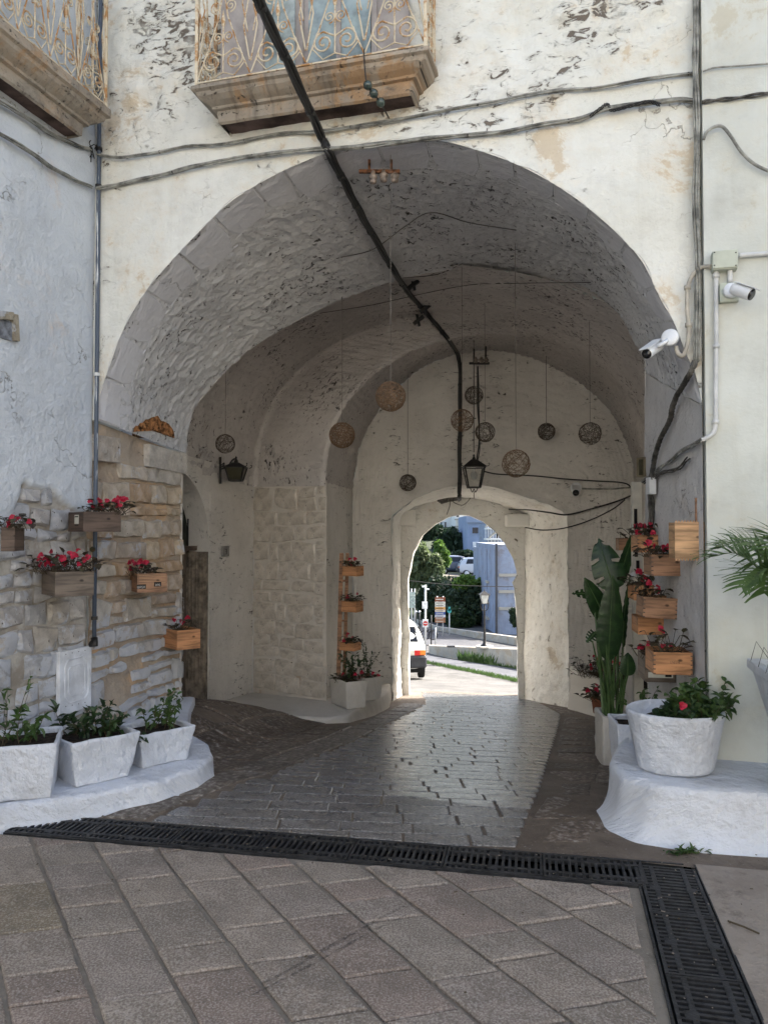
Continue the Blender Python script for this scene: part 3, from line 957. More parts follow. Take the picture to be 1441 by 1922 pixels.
# ---- stone panel between side wall and pilaster
A, U, Z = wallgrid(PAN, -.02, PAN.L + .01, -.8, 2.2, .03)
M['panel'] = plaster("panel_limewash", (.69, .65, .59), (.60, .56, .50), pock_t=.735, pock_scale=(10, 12, 10), pock_clump=.08, stain_t=.60, stain=(.42, .30, .2), streak=.12, bump=.8, cracks=False)
pan = grid_mesh("stone_panel", A, M['panel'], GB, np.stack([U, Z], -1), disp=.003 * fbm(A, 6, 4, 1) - .011)
M['washstone'] = stone_mat("whitewashed_block", .8, False)
stones(pan, PAN, 0, PAN.L, -.36, 2.16, 44, rowh=(.13, .30), wid=(.16, .55), gap=.007, proud=.003, rough=.002,
       col=lambda u, z, r: mixc((.66, .62, .56), (.57, .53, .47), r.random()), mat=M['washstone'], split=.35, jit=.02, warp=.03)
# pilaster side
PIL = Wall(C2, tuple(P(662, 999, BD))[:2])
A, U, Z = wallgrid(PIL, 0, PIL.L, -1.2, 2.2, .06)
grid_mesh("pilaster_face", A, M['inner'], GB, np.stack([U, Z], -1), disp=.012 * fbm(A, 2.5, 5, 4))
# right side wall of the room (plan polyline)
rp = [(2.62, 6.1), (3.12, 8.8), (S2[-1][0], S2[-1][1]), (S3[-1][0], S3[-1][1])]
zr = [2.2, 2.1, S2[-1][2], S3[-1][2]]
B_ = resample([(x, y, -1.3) for x, y in rp][::-1], 90); T_ = resample([(x, y, z) for (x, y), z in zip(rp, zr)][::-1], 90)
A = ruled(B_, T_, 60); grid_mesh("room_right_wall", A, M['inner'], GB, lenuv(A), disp=lambda A: .01 * fbm(A, 3, 4, 4))
A = ruled([(2.0, 5.88, -.6), (2.62, 6.1, -.6)], [(2.0, 5.88, 2.95), (2.62, 6.1, 2.95)], 8); grid_mesh("jamb_return", A[::-1], M['inner'], GB, lenuv(A), disp=None)

# ---- back wall with the gate recess
rec_o = [(736, 1345), (735, 1250), (735, 1100), (734, 975), (735, 967), (751, 955), (775, 938), (803, 924), (834, 915), (873, 910), (908, 911), (939, 917.5), (967, 927), (1001, 936),
         (1028, 946), (1052, 958), (1064, 967), (1066, 1100), (1067, 1250), (1068, 1345)]
rec_i = [(755, 1330), (753, 1250), (752, 1100), (751, 980), (752, 968), (765, 960), (779, 952), (800, 944), (829, 936), (860, 934), (886, 935), (928, 944), (956, 955),
         (975, 962), (984, 966), (985, 975), (984, 1100), (983, 1250), (983, 1330)]
opn = [(767, 1330), (768, 1290), (766, 1250), (768, 1200), (766, 1173), (766, 1120), (765, 1090), (767, 1075), (775, 1035.5), (792, 1005), (816, 984), (842, 970), (864, 965), (884, 968), (906, 978), (928, 995),
       (947, 1020), (963, 1049), (969, 1073), (969, 1086), (961, 1092), (966, 1104), (970, 1170), (972, 1230), (970, 1250), (972, 1290), (973, 1330)]
RO = resample([P(x, y, BD) for x, y in rec_o], 160)
RI = resample([P(x, y, TD) for x, y in rec_i], 160)
OPi = resample([P(x, y, TD) for x, y in opn], 160)
cx_ = 866
OPo = resample([P(cx_ + (x - cx_) * (1.0 if x > cx_ else .985), y if y > 1100 else y + 1, OD) for x, y in opn], 160)
bw = resample(list(map(tuple, [P(662, 1340, BD)])) + [tuple(p) for p in S3] + [tuple(P(1189, 1340, BD))], 160)
A = ruled(RO, bw, 70)
grid_mesh("back_wall", A, M['inner'], GB, A[..., [0, 2]], disp=lambda A: .012 * rubble(A[..., 0], A[..., 2], .15, .3, .012, 4, .06) + .012 * fbm(A, 2, 4, 3))
A = ruled(RI, RO, 40)
grid_mesh("gate_recess", A, M['gate'], GB, lenuv(A), disp=lambda A: .024 * fbm(A, 2.4, 5, 3) + .020 * fbm(A, 8, 4, 5) + .012 * rubble(lenuv(A)[..., 1] + .2, lenuv(A)[..., 0], .14, .3, .01, 5, .08))
A = ruled(OPi, RI, 30)
grid_mesh("gate_wall", A, M['gate'], GB, A[..., [0, 2]], disp=lambda A: .012 * fbm(A, 4, 5, 6))
A = ruled(OPo, OPi, 24)
grid_mesh("gate_reveal", A, M['gate'], GB, lenuv(A), disp=lambda A: .03 * fbm(A, 3, 5, 7))
for (x0, x1, y0_, y1_) in ((749, 779, 957, 987), (949, 992, 965, 989)):
    p0 = P(x0, y1_, TD - .14); p1 = P(x1, y0_, TD - .14)
    bm_ = MB(); nx, ny, nz = 6, 4, 5
    c_ = ((p0.x + p1.x) / 2, TD - .05, (p0.z + p1.z) / 2)
    bm_.box(c_, (p1.x - p0.x, .32, p1.z - p0.z))
    ob = bm_.mk("corbel", M['gate'], GB)
    md = ob.modifiers.new("bev", 'BEVEL'); md.width = .03; md.segments = 3
# outer shell; unseen roof and end walls added to keep sunlight from leaking in
outer = resample([(-9, OD, -6), (-9, OD, 9.5), (12, OD, 9.5), (12, OD, -6)], 160)
A = ruled(OPo, outer, 8); grid_mesh("outer_wall", A[:, ::-1], M['facade'], GB, A[:, ::-1][..., [0, 2]])
mb = MB(); mb.add([(-9, 4.0, 9.5), (12, 1.8, 9.5), (12, OD, 9.5), (-9, OD, 9.5)], [(0, 1, 2, 3)]); mb.mk("roof", M['facade'], GB)
mb = MB(); mb.add([(12, 1.6, -3), (12, OD, -6), (12, OD, 9.5), (12, 1.6, 9.5)], [(0, 1, 2, 3)])
mb.add([(-9, 5.5, -3), (-9, OD, -6), (-9, OD, 9.5), (-9, 5.5, 9.5)], [(0, 1, 2, 3)]); mb.mk("end_wall", M['facade'], GB)
# hook iron in the facade
# ------------------------------------------------------------------ left house
LH = thing("corner_house", "tall pale blue washed house wall along the left, stones showing low down", "building", (-3.2, 2.2, 0))
u0, u1 = 0.0, LW.L
A, U, Z = wallgrid(LW, 1.6, LW.L, -.1, 5.4, .025)
Q = np.stack([U, Z, U * 0], -1)
bnd = 1.80 + .18 * fbm(Q, 1.6, 4, 2) + .10 * fbm(Q, 6, 3, 3) - .35 * smooth(LW.L - .62, LW.L - .95, U)
lft = smooth(LW.L - .90, LW.L - .86, U + .03 * fbm(Q, 5, 3, 9))
lowcut = smooth(.55, .60, Z + .1 * fbm(Q, 3, 3, 1))
msk = (1 - smooth(-.015, .015, Z - bnd)) * lft
D = -.034 * msk + .010 * fbm(Q, 1.6, 5, 21) * 1.6 + .004 * fbm(Q, 8, 4, 22)
# niche
for (cu2, cz2, wu, wz) in ():
    pass
lwall = grid_mesh("house_wall", A, M['left'], LH, np.stack([U, Z], -1), disp=D, attr=msk)
A, U, Z = wallgrid(LW, 1.6, LW.L, 5.4, 9.5, .5); grid_mesh("upper_wall", A, M['left'], LH, np.stack([U, Z], -1))
A, U, Z = wallgrid(LW, -1.0, 1.6, -.1, 9.5, .5); grid_mesh("near_wall", A, M['left'], LH, np.stack([U, Z], -1))
mb = MB(); q0 = LW.p(-1.0, 0); mb.add([(q0.x, q0.y, 0), (-9, q0.y, 0), (-9, q0.y, 9.5), (q0.x, q0.y, 9.5)], [(0, 1, 2, 3)]); mb.mk("end_wall", M['left'], LH)
def lwin(u, z):
    q = np.array([u, z, 0.0]); b = 1.80 + .18 * float(fbm(q, 1.6, 4, 2)) + .10 * float(fbm(q, 6, 3, 3)) - .35 * float(smooth(LW.L - .62, LW.L - .95, u))
    return z < b - .03 and u > LW.L - .86
def lwcol(u, z, r):
    raw = r.choice([(.48, .42, .35), (.53, .47, .39), (.46, .42, .37), (.55, .50, .43)])
    wh = r.choice([(.52, .53, .56), (.47, .49, .53), (.57, .57, .58)])
    t = .45 + .5 * (z - .9) + (.35 if z < .8 else 0)
    return mixc(raw, wh, t + r.uniform(-.35, .35))
stones(lwall, LW, LW.L - .9, LW.L - .035, -.05, 2.0, 63, rowh=(.07, .20), wid=(.08, .30), gap=.014, proud=-.012, col=lwcol, inside=lwin, depth=.08, drop=.05, split=.4)

# ------------------------------------------------------------------ right house
RH = thing("plastered_house", "smooth greenish white plastered house wall to the right of the archway", "building", (3.0, 3.9, 0))
A, U, Z = wallgrid(RW, 0.012, RW.L, -.1, 5.4, .06, .06)
grid_mesh("house_wall", A, M['right'], RH, np.stack([U, Z], -1), disp=.006 * fbm(A, 1.2, 4, 2) + .002 * fbm(A, 7, 3, 2))
A, U, Z = wallgrid(RW, 0.012, RW.L, 5.4, 9.5, .5, .06); grid_mesh("upper_wall", A, M['right'], RH, np.stack([U, Z], -1))
a, b = RW.p(.012, -.1, .06), RW.p(.012, -.1, -.05)
A = ruled([tuple(b), tuple(a)], [tuple(b + Vector((0, 0, 9.6))), tuple(a + Vector((0, 0, 9.6)))], 40); grid_mesh("wall_corner", A, M['right'], RH, lenuv(A))

# ------------------------------------------------------------------ unseen house added across the square to bounce warm light forward
OH = thing("added_bounce_house", "unseen cream house added behind the viewer to send warm light back onto the facade", "building", (0, -9.5, 0))
mb = MB(); mb.add([(-16, -9.0, -.2), (16, -9.6, -.2), (16, -9.6, 8.5), (-16, -9.0, 8.5)], [(0, 1, 2, 3)])
mb.add([(-16, -9.0, 8.5), (16, -9.6, 8.5), (16, -17, 8.5), (-16, -17, 8.5)], [(0, 1, 2, 3)])
mk("house_wall", mb.v, mb.f, M['facade'], OH, uvs=[(v[0], v[2]) for v in mb.v])
for x in (-10, -6.5, -3, .5, 4, 7.5, 11):
    for z in (1.9, 5.2):
        mb = MB(); mb.box((x, -9.3, z), (.9, .12, 1.5)); o = mb.mk("window", M['glassdark'], OH)

# a tree of all inside surfaces, to hang things from
from mathutils.bvhtree import BVHTree
_v, _f = [], []
for nm in ("arch_soffit", "vault", "arch_back_face", "back_wall", "facade_wall", "side_wall", "stone_panel", "pilaster_face", "room_right_wall", "right_jamb", "gate_recess", "gate_wall", "gate_reveal"):
    o = bpy.data.objects.get(nm); w_ = wl(o); b_ = len(_v)
    _v += [v.co + w_ for v in o.data.vertices]; _f += [tuple(i + b_ for i in q.vertices) for q in o.data.polygons]
BVH = BVHTree.FromPolygons(_v, _f)
def surf(px, py, back=.06):
    r_ = ray(px, py).normalized(); h = BVH.ray_cast(Vector((0, 0, CAM_H)), r_)
    if h[0] is None: return P(px, py, 9)
    return h[0] - r_ * back
def ceil(c):
    h = BVH.ray_cast(Vector(c), Vector((0, 0, 1))); return h[0] if h[0] is not None else Vector(c) + Vector((0, 0, 1))
# bare orange patch where the plaster fell off (rough hollow with its own edge)
pts = []
for k in range(22):
    a = math.pi * k / 21
    rr_ = 1 + .12 * math.sin(5 * a) + .1 * rr.uniform(-1, 1)
    pts.append((248 + 40 * (1 - math.cos(a)) , 822 - 38 * math.sin(a) * rr_))
LJp = LJ
vs_ = []
ctr = surf(288, 808, .03)
rim = [surf(x, y, .022) for x, y in pts]
mid_ = [ctr.lerp(q, .6) + LJ.n * rr.uniform(-.002, .010) for q in rim]
fs_ = []
vs_ = [tuple(ctr)] + [tuple(q) for q in mid_] + [tuple(q) for q in rim]
n_ = len(rim)
for k in range(n_):
    k2 = (k + 1) % n_; fs_ += [(0, k + 1, k2 + 1), (k + 1, n_ + k + 1, n_ + k2 + 1, k2 + 1)]
M['barestone'] = simple("bare_orange_stone", (.36, .17, .07), .95, .2, 0, .5, 26, 1.0)
mk("bare_patch", vs_, fs_, M['barestone'], GB)


# ================================================================== PAVING
passage = bpy.data.objects["passage_floor"]
bed = bpy.data.objects["paving_bed"]

def clip(poly, a, b, c):
    """keep a*x+b*y<=c"""
    out = []
    for i in range(len(poly)):
        p, q = poly[i], poly[(i + 1) % len(poly)]
        fp, fq = a * p[0] + b * p[1] - c, a * q[0] + b * q[1] - c
        if fp <= 0: out.append(p)
        if fp * fq < 0:
            t = fp / (fp - fq); out.append((p[0] + (q[0] - p[0]) * t, p[1] + (q[1] - p[1]) * t))
    return out

def area(p): return .5 * abs(sum(p[i][0] * p[(i + 1) % len(p)][1] - p[(i + 1) % len(p)][0] * p[i][1] for i in range(len(p))))

def paver(name, poly, parent, mat, color, top=0.0, depth=.03, ch=.007, r=RNG, tilt=.003):
    if len(poly) < 3 or area(poly) < .0012: return
    cx = sum(p[0] for p in poly) / len(poly); cy = sum(p[1] for p in poly) / len(poly)
    # orientation
    sa = sum(poly[i][0] * poly[(i + 1) % len(poly)][1] - poly[(i + 1) % len(poly)][0] * poly[i][1] for i in range(len(poly)))
    if sa < 0: poly = poly[::-1]
    # split long edges for an uneven outline
    pp = []
    for i in range(len(poly)):
        p, q = poly[i], poly[(i + 1) % len(poly)]
        L = math.hypot(q[0] - p[0], q[1] - p[1]); k = 1 if L < .1 else (2 if L < .25 else 4)
        for j in range(k):
            t = j / k; w = .0035 if j else .002
            pp.append((p[0] + (q[0] - p[0]) * t + r.uniform(-w, w), p[1] + (q[1] - p[1]) * t + r.uniform(-w, w)))
    c0 = Vector((cx, cy, gz(cx, cy)))
    tx, ty = r.uniform(-tilt, tilt), r.uniform(-tilt, tilt); dz = r.uniform(-.0015, .0015)
    n = len(pp); vs_ = []
    for (lvl, sh) in ((-depth, 0), (-ch * .8, 0), (0, ch)):
        for (x, y) in pp:
            d = math.hypot(x - cx, y - cy) or 1
            k = 1 - sh * 1.3 / d
            X_, Y_ = cx + (x - cx) * k, cy + (y - cy) * k
            vs_.append((X_ - cx, Y_ - cy, gz(X_, Y_) - c0.z + top + lvl + dz + tx * (X_ - cx) / .3 + ty * (Y_ - cy) / .3))
    fs_ = []
    for l in range(2):
        for i in range(n):
            j = (i + 1) % n
            fs_.append((l * n + i, l * n + j, (l + 1) * n + j, (l + 1) * n + i))
    fs_.append(tuple(2 * n + i for i in range(n)))
    me = bpy.data.meshes.new(name); me.from_pydata(vs_, [], fs_); me.materials.append(mat)
    o = bpy.data.objects.new(name, me); link(o, parent); o.location = c0 - wl(parent); o.color = (*color, 1)
    return o

# foreground: skewed slabs
d1 = Vector((math.sin(math.radians(-31.5)), math.cos(math.radians(-31.5))))
d2 = Vector((math.sin(math.radians(75)), math.cos(math.radians(75))))
org = Vector((-.884, 2.503))
r = random.Random(12)
sa_, sb_ = SLt, SLb
ne = Vector((sa_.y - sb_.y, -(sa_.x - sb_.x))).normalized()         # right of the left drain edge
tlow = TA - tn * DW
slabcols = [(.262, .216, .176), (.25, .21, .172), (.285, .236, .19), (.235, .184, .152), (.268, .222, .182), (.228, .19, .16)]
for i in range(-11, 13):
    a = -2.6 + r.uniform(0, .5)
    while a < 3.2:
        L = r.choice([.20, .28, .34, .40, .48])
        g_ = .010
        b0, b1 = i * .272 + g_ * .9, (i + 1) * .272 - g_ * .9
        q = [org + d1 * (a + g_ * .6) + d2 * b0, org + d1 * (a + L - g_ * .6) + d2 * b0, org + d1 * (a + L - g_ * .6) + d2 * b1, org + d1 * (a + g_ * .6) + d2 * b1]
        poly = [(v.x, v.y) for v in q]
        poly = clip(poly, tn.x, tn.y, tn.dot(tlow) - .035)
        if poly: poly = clip(poly, ne.x, ne.y, ne.dot(sb_) - .05)
        if poly: poly = clip(poly, 0, -1, -1.2)
        if poly: poly = clip(poly, -1, 0, 3.4)
        if poly and len(poly) > 2:
            c = r.choice(slabcols)
            if r.random() < .035: c = (.24, .195, .135)
            f = r.uniform(.88, 1.12)
            paver("paving_slab", poly, bed, M['slab'], tuple(x * f for x in c), top=.002, r=r)
        a += L
# plain strip along the drains
strip_lo = [tline(-.4, -DW - .034), tline(3.30, -DW - .034)]
def gstrip(name, pts_a, pts_b, z, mat, n=40, lbl=None):
    A = ruled(resample([(p.x, p.y, 0) for p in pts_a], n), resample([(p.x, p.y, 0) for p in pts_b], n), 3)
    A[..., 2] = g(A[..., 0], A[..., 1]) + z
    o = grid_mesh(name, A, mat, None, uv=A[..., :2]); struct(o); return o

# passage road: rows of long setts
eL = [G(250, 1548), G(400, 1490), G(503, 1455), G(672, 1388), G(780, 1331), G(800, 1318)]
eR = [G(960, 1602), G(965, 1596), G(1011, 1485), G(1047, 1367), G(1052, 1340), G(1010, 1318)]
def edge_x(e, y):
    ys_ = [p.y for p in e]; xs_ = [p.x for p in e]
    if y < ys_[0]: k = (xs_[1] - xs_[0]) / (ys_[1] - ys_[0] + 1e-9); return xs_[0] + k * 0
    return float(np.interp(y, ys_, xs_))
r = random.Random(33)
rowd = .150
ang = math.radians(-4.5)
rd = Vector((math.cos(ang), math.sin(ang)))
y = 3.55; cnt = 0; rest = []
tup = TA + tn * DW
row = 0
while y < 12.9:
    dd = rowd * r.uniform(.93, 1.07)
    # centre line crosses the edges
    def xe(e, base):
        x = 0
        for _ in range(5): x = edge_x(e, base + math.tan(ang) * x)
        return x
    xl, xr = xe(eL, y + dd / 2), xe(eR, y + dd / 2)
    if y > 11: xl = max(xl, .15)
    x = xl + r.uniform(-.05, .05)
    while x < xr - .05:
        L = r.uniform(.24, .46)
        if x + L > xr - .10: L = xr - x
        gx = .0048; gy = .0026
        yy = lambda xx: y + math.tan(ang) * xx
        poly = [(x + gx, yy(x) + gy), (x + L - gx, yy(x + L) + gy), (x + L - gx, yy(x + L) + dd - gy), (x + gx, yy(x) + dd - gy)]
        sh = r.uniform(-.006, .006); poly = [(p[0] + sh, p[1]) for p in poly]
        poly = clip(poly, -tn.x, -tn.y, -(tn.dot(tup) + .02))
        for e_, s_ in ((eL, -1), (eR, 1)):
            if not poly: break
            pa, pb_ = Vector((edge_x(e_, y - .15), y - .15)), Vector((edge_x(e_, y + .3), y + .3))
            nn_ = Vector((pb_.y - pa.y, -(pb_.x - pa.x))) * s_
            poly = clip(poly, nn_.x, nn_.y, nn_.dot(pa))
        if len(poly) > 2 and area(poly) > .004:
            f = r.uniform(.85, 1.18)
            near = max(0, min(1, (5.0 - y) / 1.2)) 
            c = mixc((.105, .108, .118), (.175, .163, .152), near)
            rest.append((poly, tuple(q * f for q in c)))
        x += L
    y += dd; row += 1
rest.sort(key=lambda q: q[0][0][1])
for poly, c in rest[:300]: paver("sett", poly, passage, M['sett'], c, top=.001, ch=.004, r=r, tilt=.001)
mb = MB()
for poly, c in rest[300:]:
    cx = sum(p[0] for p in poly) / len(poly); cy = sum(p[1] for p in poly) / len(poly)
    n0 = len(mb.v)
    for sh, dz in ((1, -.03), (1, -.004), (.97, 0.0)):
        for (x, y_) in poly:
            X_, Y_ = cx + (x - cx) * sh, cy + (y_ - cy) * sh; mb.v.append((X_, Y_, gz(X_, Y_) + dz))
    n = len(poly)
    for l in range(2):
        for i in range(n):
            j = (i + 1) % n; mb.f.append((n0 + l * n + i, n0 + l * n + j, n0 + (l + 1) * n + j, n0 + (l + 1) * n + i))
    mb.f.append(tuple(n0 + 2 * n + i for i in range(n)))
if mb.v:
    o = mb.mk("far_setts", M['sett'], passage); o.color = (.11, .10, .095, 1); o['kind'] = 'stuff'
# old slabs left of the road: two bands along it and bigger ones to the wall
r = random.Random(8)
def band(off0, off1, y0_, y1_, lo, hi, colr):
    y = y0_
    while y < y1_:
        L = r.uniform(lo, hi)
        xa, xb = edge_x(eL, y), edge_x(eL, y + L)
        g_ = .010
        poly = [(xa - off1 + g_, y + g_), (xa - off0 - g_, y + g_ - .03), (xb - off0 - g_, y + L - g_ - .03), (xb - off1 + g_, y + L - g_)]
        poly = [(p[0] + r.uniform(-.015, .015), p[1] + r.uniform(-.015, .015)) for p in poly]
        poly = clip(poly, -tn.x, -tn.y, -(tn.dot(tup) + .03))
        if len(poly) > 2:
            f = r.uniform(.75, 1.25); paver("floor_slab", poly, passage, M['cobble'], tuple(q * f for q in colr), top=.004, ch=.012, r=r, tilt=.006)
        y += L
band(.02, .30, 4.3, 10.4, .35, .7, (.15, .125, .102))
band(.30, .62, 4.4, 8.0, .3, .55, (.14, .11, .085))
band(.62, 1.05, 4.7, 8.2, .3, .5, (.13, .10, .076))
band(1.05, 1.5, 5.6, 8.6, .3, .5, (.125, .095, .07))
band(1.5, 2.0, 6.6, 8.8, .3, .5, (.12, .09, .068))
# old slabs right of the road
y = 4.0
for k in range(16):
    L = r.uniform(.3, .55)
    for (a, b) in ((.03, .38), (.38, .80)):
        xa, xb = edge_x(eR, y), edge_x(eR, y + L)
        if k > 12 and a > .1: continue
        poly = [(xa + a + .01, y + .012), (xa + b - .01, y + .012), (xb + b - .01, y + L - .012), (xb + a + .01, y + L - .012)]
        poly = [(p[0] + r.uniform(-.03, .03), p[1] + r.uniform(-.02, .02)) for p in poly]
        f = r.uniform(.8, 1.2); paver("floor_slab", poly, passage, M['cobble'], tuple(q * f for q in (.165, .125, .095)), top=-.003, ch=.014, r=r, tilt=.008)
    y += L

# ------------------------------------------------------------------ drains
def grate_mesh(L, W):
    mb = MB()
    n = 15
    for y_ in (-W / 2 + .007, W / 2 - .007): mb.box((0, y_, 0), (L, .014, .022))
    for y_ in (-W * .27, W * .27): mb.box((0, y_, .0005), (L, .020, .020))
    for x_ in (-L / 2 + .006, L / 2 - .006): mb.box((x_, 0, -.0005), (.012, W - .03, .0225))
    for i in range(1, n):
        x_ = -L / 2 + L * i / n
        mb.box((x_, 0, -.001), (.0135, W - .029, .019))
    mb.box((0, W * .30 + 0, .0012), (.05, .045, .019)); mb.box((0, -W * .30, .0012), (.05, .045, .019))
    me = mk("grate", mb.v, mb.f, M['iron'], None)
    return me
GL = .4655
gm = grate_mesh(GL, 2 * DW - .006); gdata = gm.data; bpy.data.objects.remove(gm)
dr1 = thing("drainage_grate", "black iron grating strip running across the paving in front of the archway", "drain grate", (tline(1.5, 0).x, tline(1.5, 0).y, 0), 0, None)
k = 0; u = .02 + GL / 2
while u < 3.26:
    c = tline(u, 0); o = bpy.data.objects.new("grate", gdata); link(o, dr1)
    o.location = Vector((c.x, c.y, -.008 + (k % 2) * .0012)) - dr1.location; o.rotation_euler = (0, 0, math.atan2(tt.y, tt.x)); k += 1; u += GL + .004
mb = MB()
for s_ in (-1, 1):
    a, b = tline(.02, s_ * (DW + .004)), tline(3.30 if s_ < 0 else 3.5, s_ * (DW + .004))
    mb.bar((a.x, a.y, -.02), (b.x, b.y, -.02), .010, .04)
mb.mk("frame", M['iron'], dr1)
sd = (SLt - SLb).normalized(); 
dr2 = thing("drainage_grate", "black iron grating strip running away along the right, turning from the cross strip", "drain grate", (1.1, 2.8, 0))
y = 3.72 - GL / 2; k = 0
while y > .2:
    c = (lin(SLt, SLb, y) + lin(SRt, SRb, y)) / 2
    o = bpy.data.objects.new("grate", gdata); link(o, dr2); o.location = Vector((c.x, c.y, -.008 + (k % 2) * .001)) - dr2.location
    o.rotation_euler = (0, 0, math.atan2(sd.y, sd.x)); y -= (GL + .004) * sd.y; k += 1
mb = MB()
for (p_, q_) in ((SLt, SLb), (SRt, SRb)):
    a, b = p_, lin(p_, q_, -.3); mb.bar((a.x, a.y, -.02), (b.x, b.y, -.02), .010, .04)
mb.mk("frame", M['iron'], dr2)

# ================================================================== LEDGES
def loft(name, top, base, zt, zbf, mat, parent=None, levels=10, N_=120, rnd=.05, noise=.008, inner=True):
    top = resample([(x, y, 0) for x, y in top + top[:1]], N_ + 1)[:-1]; base = resample([(x, y, 0) for x, y in base + base[:1]], N_ + 1)[:-1]
    cen = top.mean(0)
    rings = []
    for l in range(levels + 1):
        t = l / levels
        fl = (1 - t) ** 4.2
        ring = top * (1 - fl) + base * fl
        zb = np.array([zbf(p[0], p[1]) for p in ring]) if callable(zbf) else np.full(N_, zbf)
        z = zb * (1 - t) + (zt - rnd) * t
        rings.append(np.stack([ring[:, 0], ring[:, 1], z], 1))
    for k in range(1, 6):
        a = k / 5 * math.pi / 2
        vec = cen - top; ln = np.linalg.norm(vec[:, :2], axis=1, keepdims=True)
        ring = top + vec / ln * rnd * (1 - math.cos(a))
        rings.append(np.stack([ring[:, 0], ring[:, 1], np.full(N_, zt - rnd + rnd * math.sin(a))], 1))
    last = rings[-1]
    for k in (.25, .5, .8, .97):
        q = last * (1 - k) + np.array([cen[0], cen[1], zt]) * k; q[:, 2] = zt; rings.append(q)
    A = np.stack(rings, 1)
    A = np.concatenate([A, A[:1]], 0)
    Q = A.copy()
    A = A + noise * np.stack([fbm(Q, 4, 4, 1), fbm(Q, 4, 4, 2), .5 * fbm(Q, 4, 4, 3)], -1) + np.stack([fbm(Q, 1.3, 2, 5), fbm(Q, 1.3, 2, 6), 0 * A[..., 0]], -1) * noise * 1.5 + noise * .45 * np.stack([fbm(Q, 14, 3, 7), fbm(Q, 14, 3, 8), .7 * fbm(Q, 9, 3, 9)], -1)
    uv = np.stack([A[..., 0] + A[..., 1] * .3, A[..., 2] + A[..., 1]], -1)
    return grid_mesh(name, A, mat, parent, uv, flip=True)

led = loft("ledge", [(-2.9, 3.92), (-2.5, 4.03), (-2.08, 4.19), (-1.63, 4.38), (-1.335, 4.61), (-1.17, 4.90), (-1.13, 5.15), (-1.22, 5.42), (-1.45, 5.75), (-1.62, 6.5), (-1.70, 6.98),
              (-2.1, 6.9), (-2.45, 5.5), (-3.2, 3.9)],
           [(-2.9, 3.87), (-2.5, 3.98), (-2.06, 4.14), (-1.60, 4.33), (-1.30, 4.56), (-1.13, 4.87), (-1.09, 5.15), (-1.18, 5.46), (-1.42, 5.80), (-1.58, 6.5), (-1.66, 7.02),
              (-2.1, 6.95), (-2.45, 5.5), (-3.2, 3.9)], .125, lambda x, y: gz(x, y) - .05, M['whitewash'], levels=8, rnd=.03, noise=.006)
tag(led, "low whitewashed masonry ledge with a rounded end under the stone pier", "ledge")
ped = loft("pedestal", [(1.46, 4.85), (1.30, 4.50), (1.285, 4.22), (1.38, 4.05), (1.6, 3.97), (1.95, 3.89), (2.6, 3.74), (4.2, 3.3), (4.3, 4.2), (1.95, 4.85)],
           [(1.40, 4.90), (1.17, 4.55), (1.12, 4.20), (1.19, 4.00), (1.46, 3.84), (1.95, 3.79), (2.6, 3.64), (4.2, 3.2), (4.3, 4.2), (1.95, 4.9)], .285, lambda x, y: gz(x, y) - .05, M['whitewash'], levels=14, N_=200, rnd=.05, noise=.012)
tag(ped, "thick rounded whitewashed plinth beside the right of the archway", "plinth")
M['oldwash'] = plaster("dull_whitewash", (.60, .575, .53), (.50, .47, .42), pock_t=.8, stain_t=.7, stain=(.3, .24, .17), streak=.15, bump=.7, cracks=False)
mid_l = loft("inner_ledge", [(-1.66, 8.65), (-1.25, 8.32), (-.906, 8.22), (-.62, 8.16), (-.38, 8.30), (-.12, 9.1), (.06, 10.1), (.10, 10.95), (-.5, 10.95), (-.8, 9.3), (-1.67, 9.95), (-1.95, 9.2)],
             [(-1.70, 8.55), (-1.25, 8.24), (-.9, 8.14), (-.60, 8.08), (-.33, 8.24), (-.07, 9.05), (.09, 10.1), (.12, 11.0), (-.5, 11.0), (-.8, 9.3), (-1.67, 9.95), (-2.0, 9.2)],
             -.355, lambda x, y: gz(x, y) - .08, M['oldwash'], levels=6, rnd=.04, noise=.010)
for v in mid_l.data.vertices:
    if v.co.y > 8.9: v.co.z -= .09 * (v.co.y - 8.9)
tag(mid_l, "low pale platform at the foot of the inner left wall under two white pots", "ledge")
# planter bench, back right
BN = thing("planter_bench", "pale masonry planting trough with sloping top in the back right corner", "planter", (2.9, 10.0, -.9))
p = [(2.60, 10.85), (2.86, 9.35), (3.45, 9.45), (3.62, 10.85)]
pb = [(2.55, 10.85), (2.76, 9.15), (3.5, 9.2), (3.7, 10.85)]
mb = MB()
zt_ = [-.27, -.31, -.31, -.27]
n0 = [(x, y, gz(x, y) - .1) for x, y in pb]; n1 = [(x, y, gz(x, y) + .33) for x, y in p]; n2 = [(x, y, z) for (x, y), z in zip(p, zt_)]
cxm, cym = 3.13, 10.15
n3 = [(x + (cxm - x) * .16, y + (cym - y) * .08, z) for x, y, z in n2]; n4 = [(x, y, z - .12) for x, y, z in n3]
mb.v = n0 + n1 + n2 + n3 + n4
for l in range(4):
    for i in range(4):
        j = (i + 1) % 4; mb.f.append((l * 4 + i, l * 4 + j, l * 4 + 4 + j, l * 4 + 4 + i))
o = mb.mk("trough", M['oldwash'], BN)
md = o.modifiers.new("bev", 'BEVEL'); md.width = .02; md.segments = 2
mb = MB(); mb.add([(x, y, z + .04) for x, y, z in n4], [(0, 1, 2, 3)]); mb.mk("soil", M['soil'], BN)

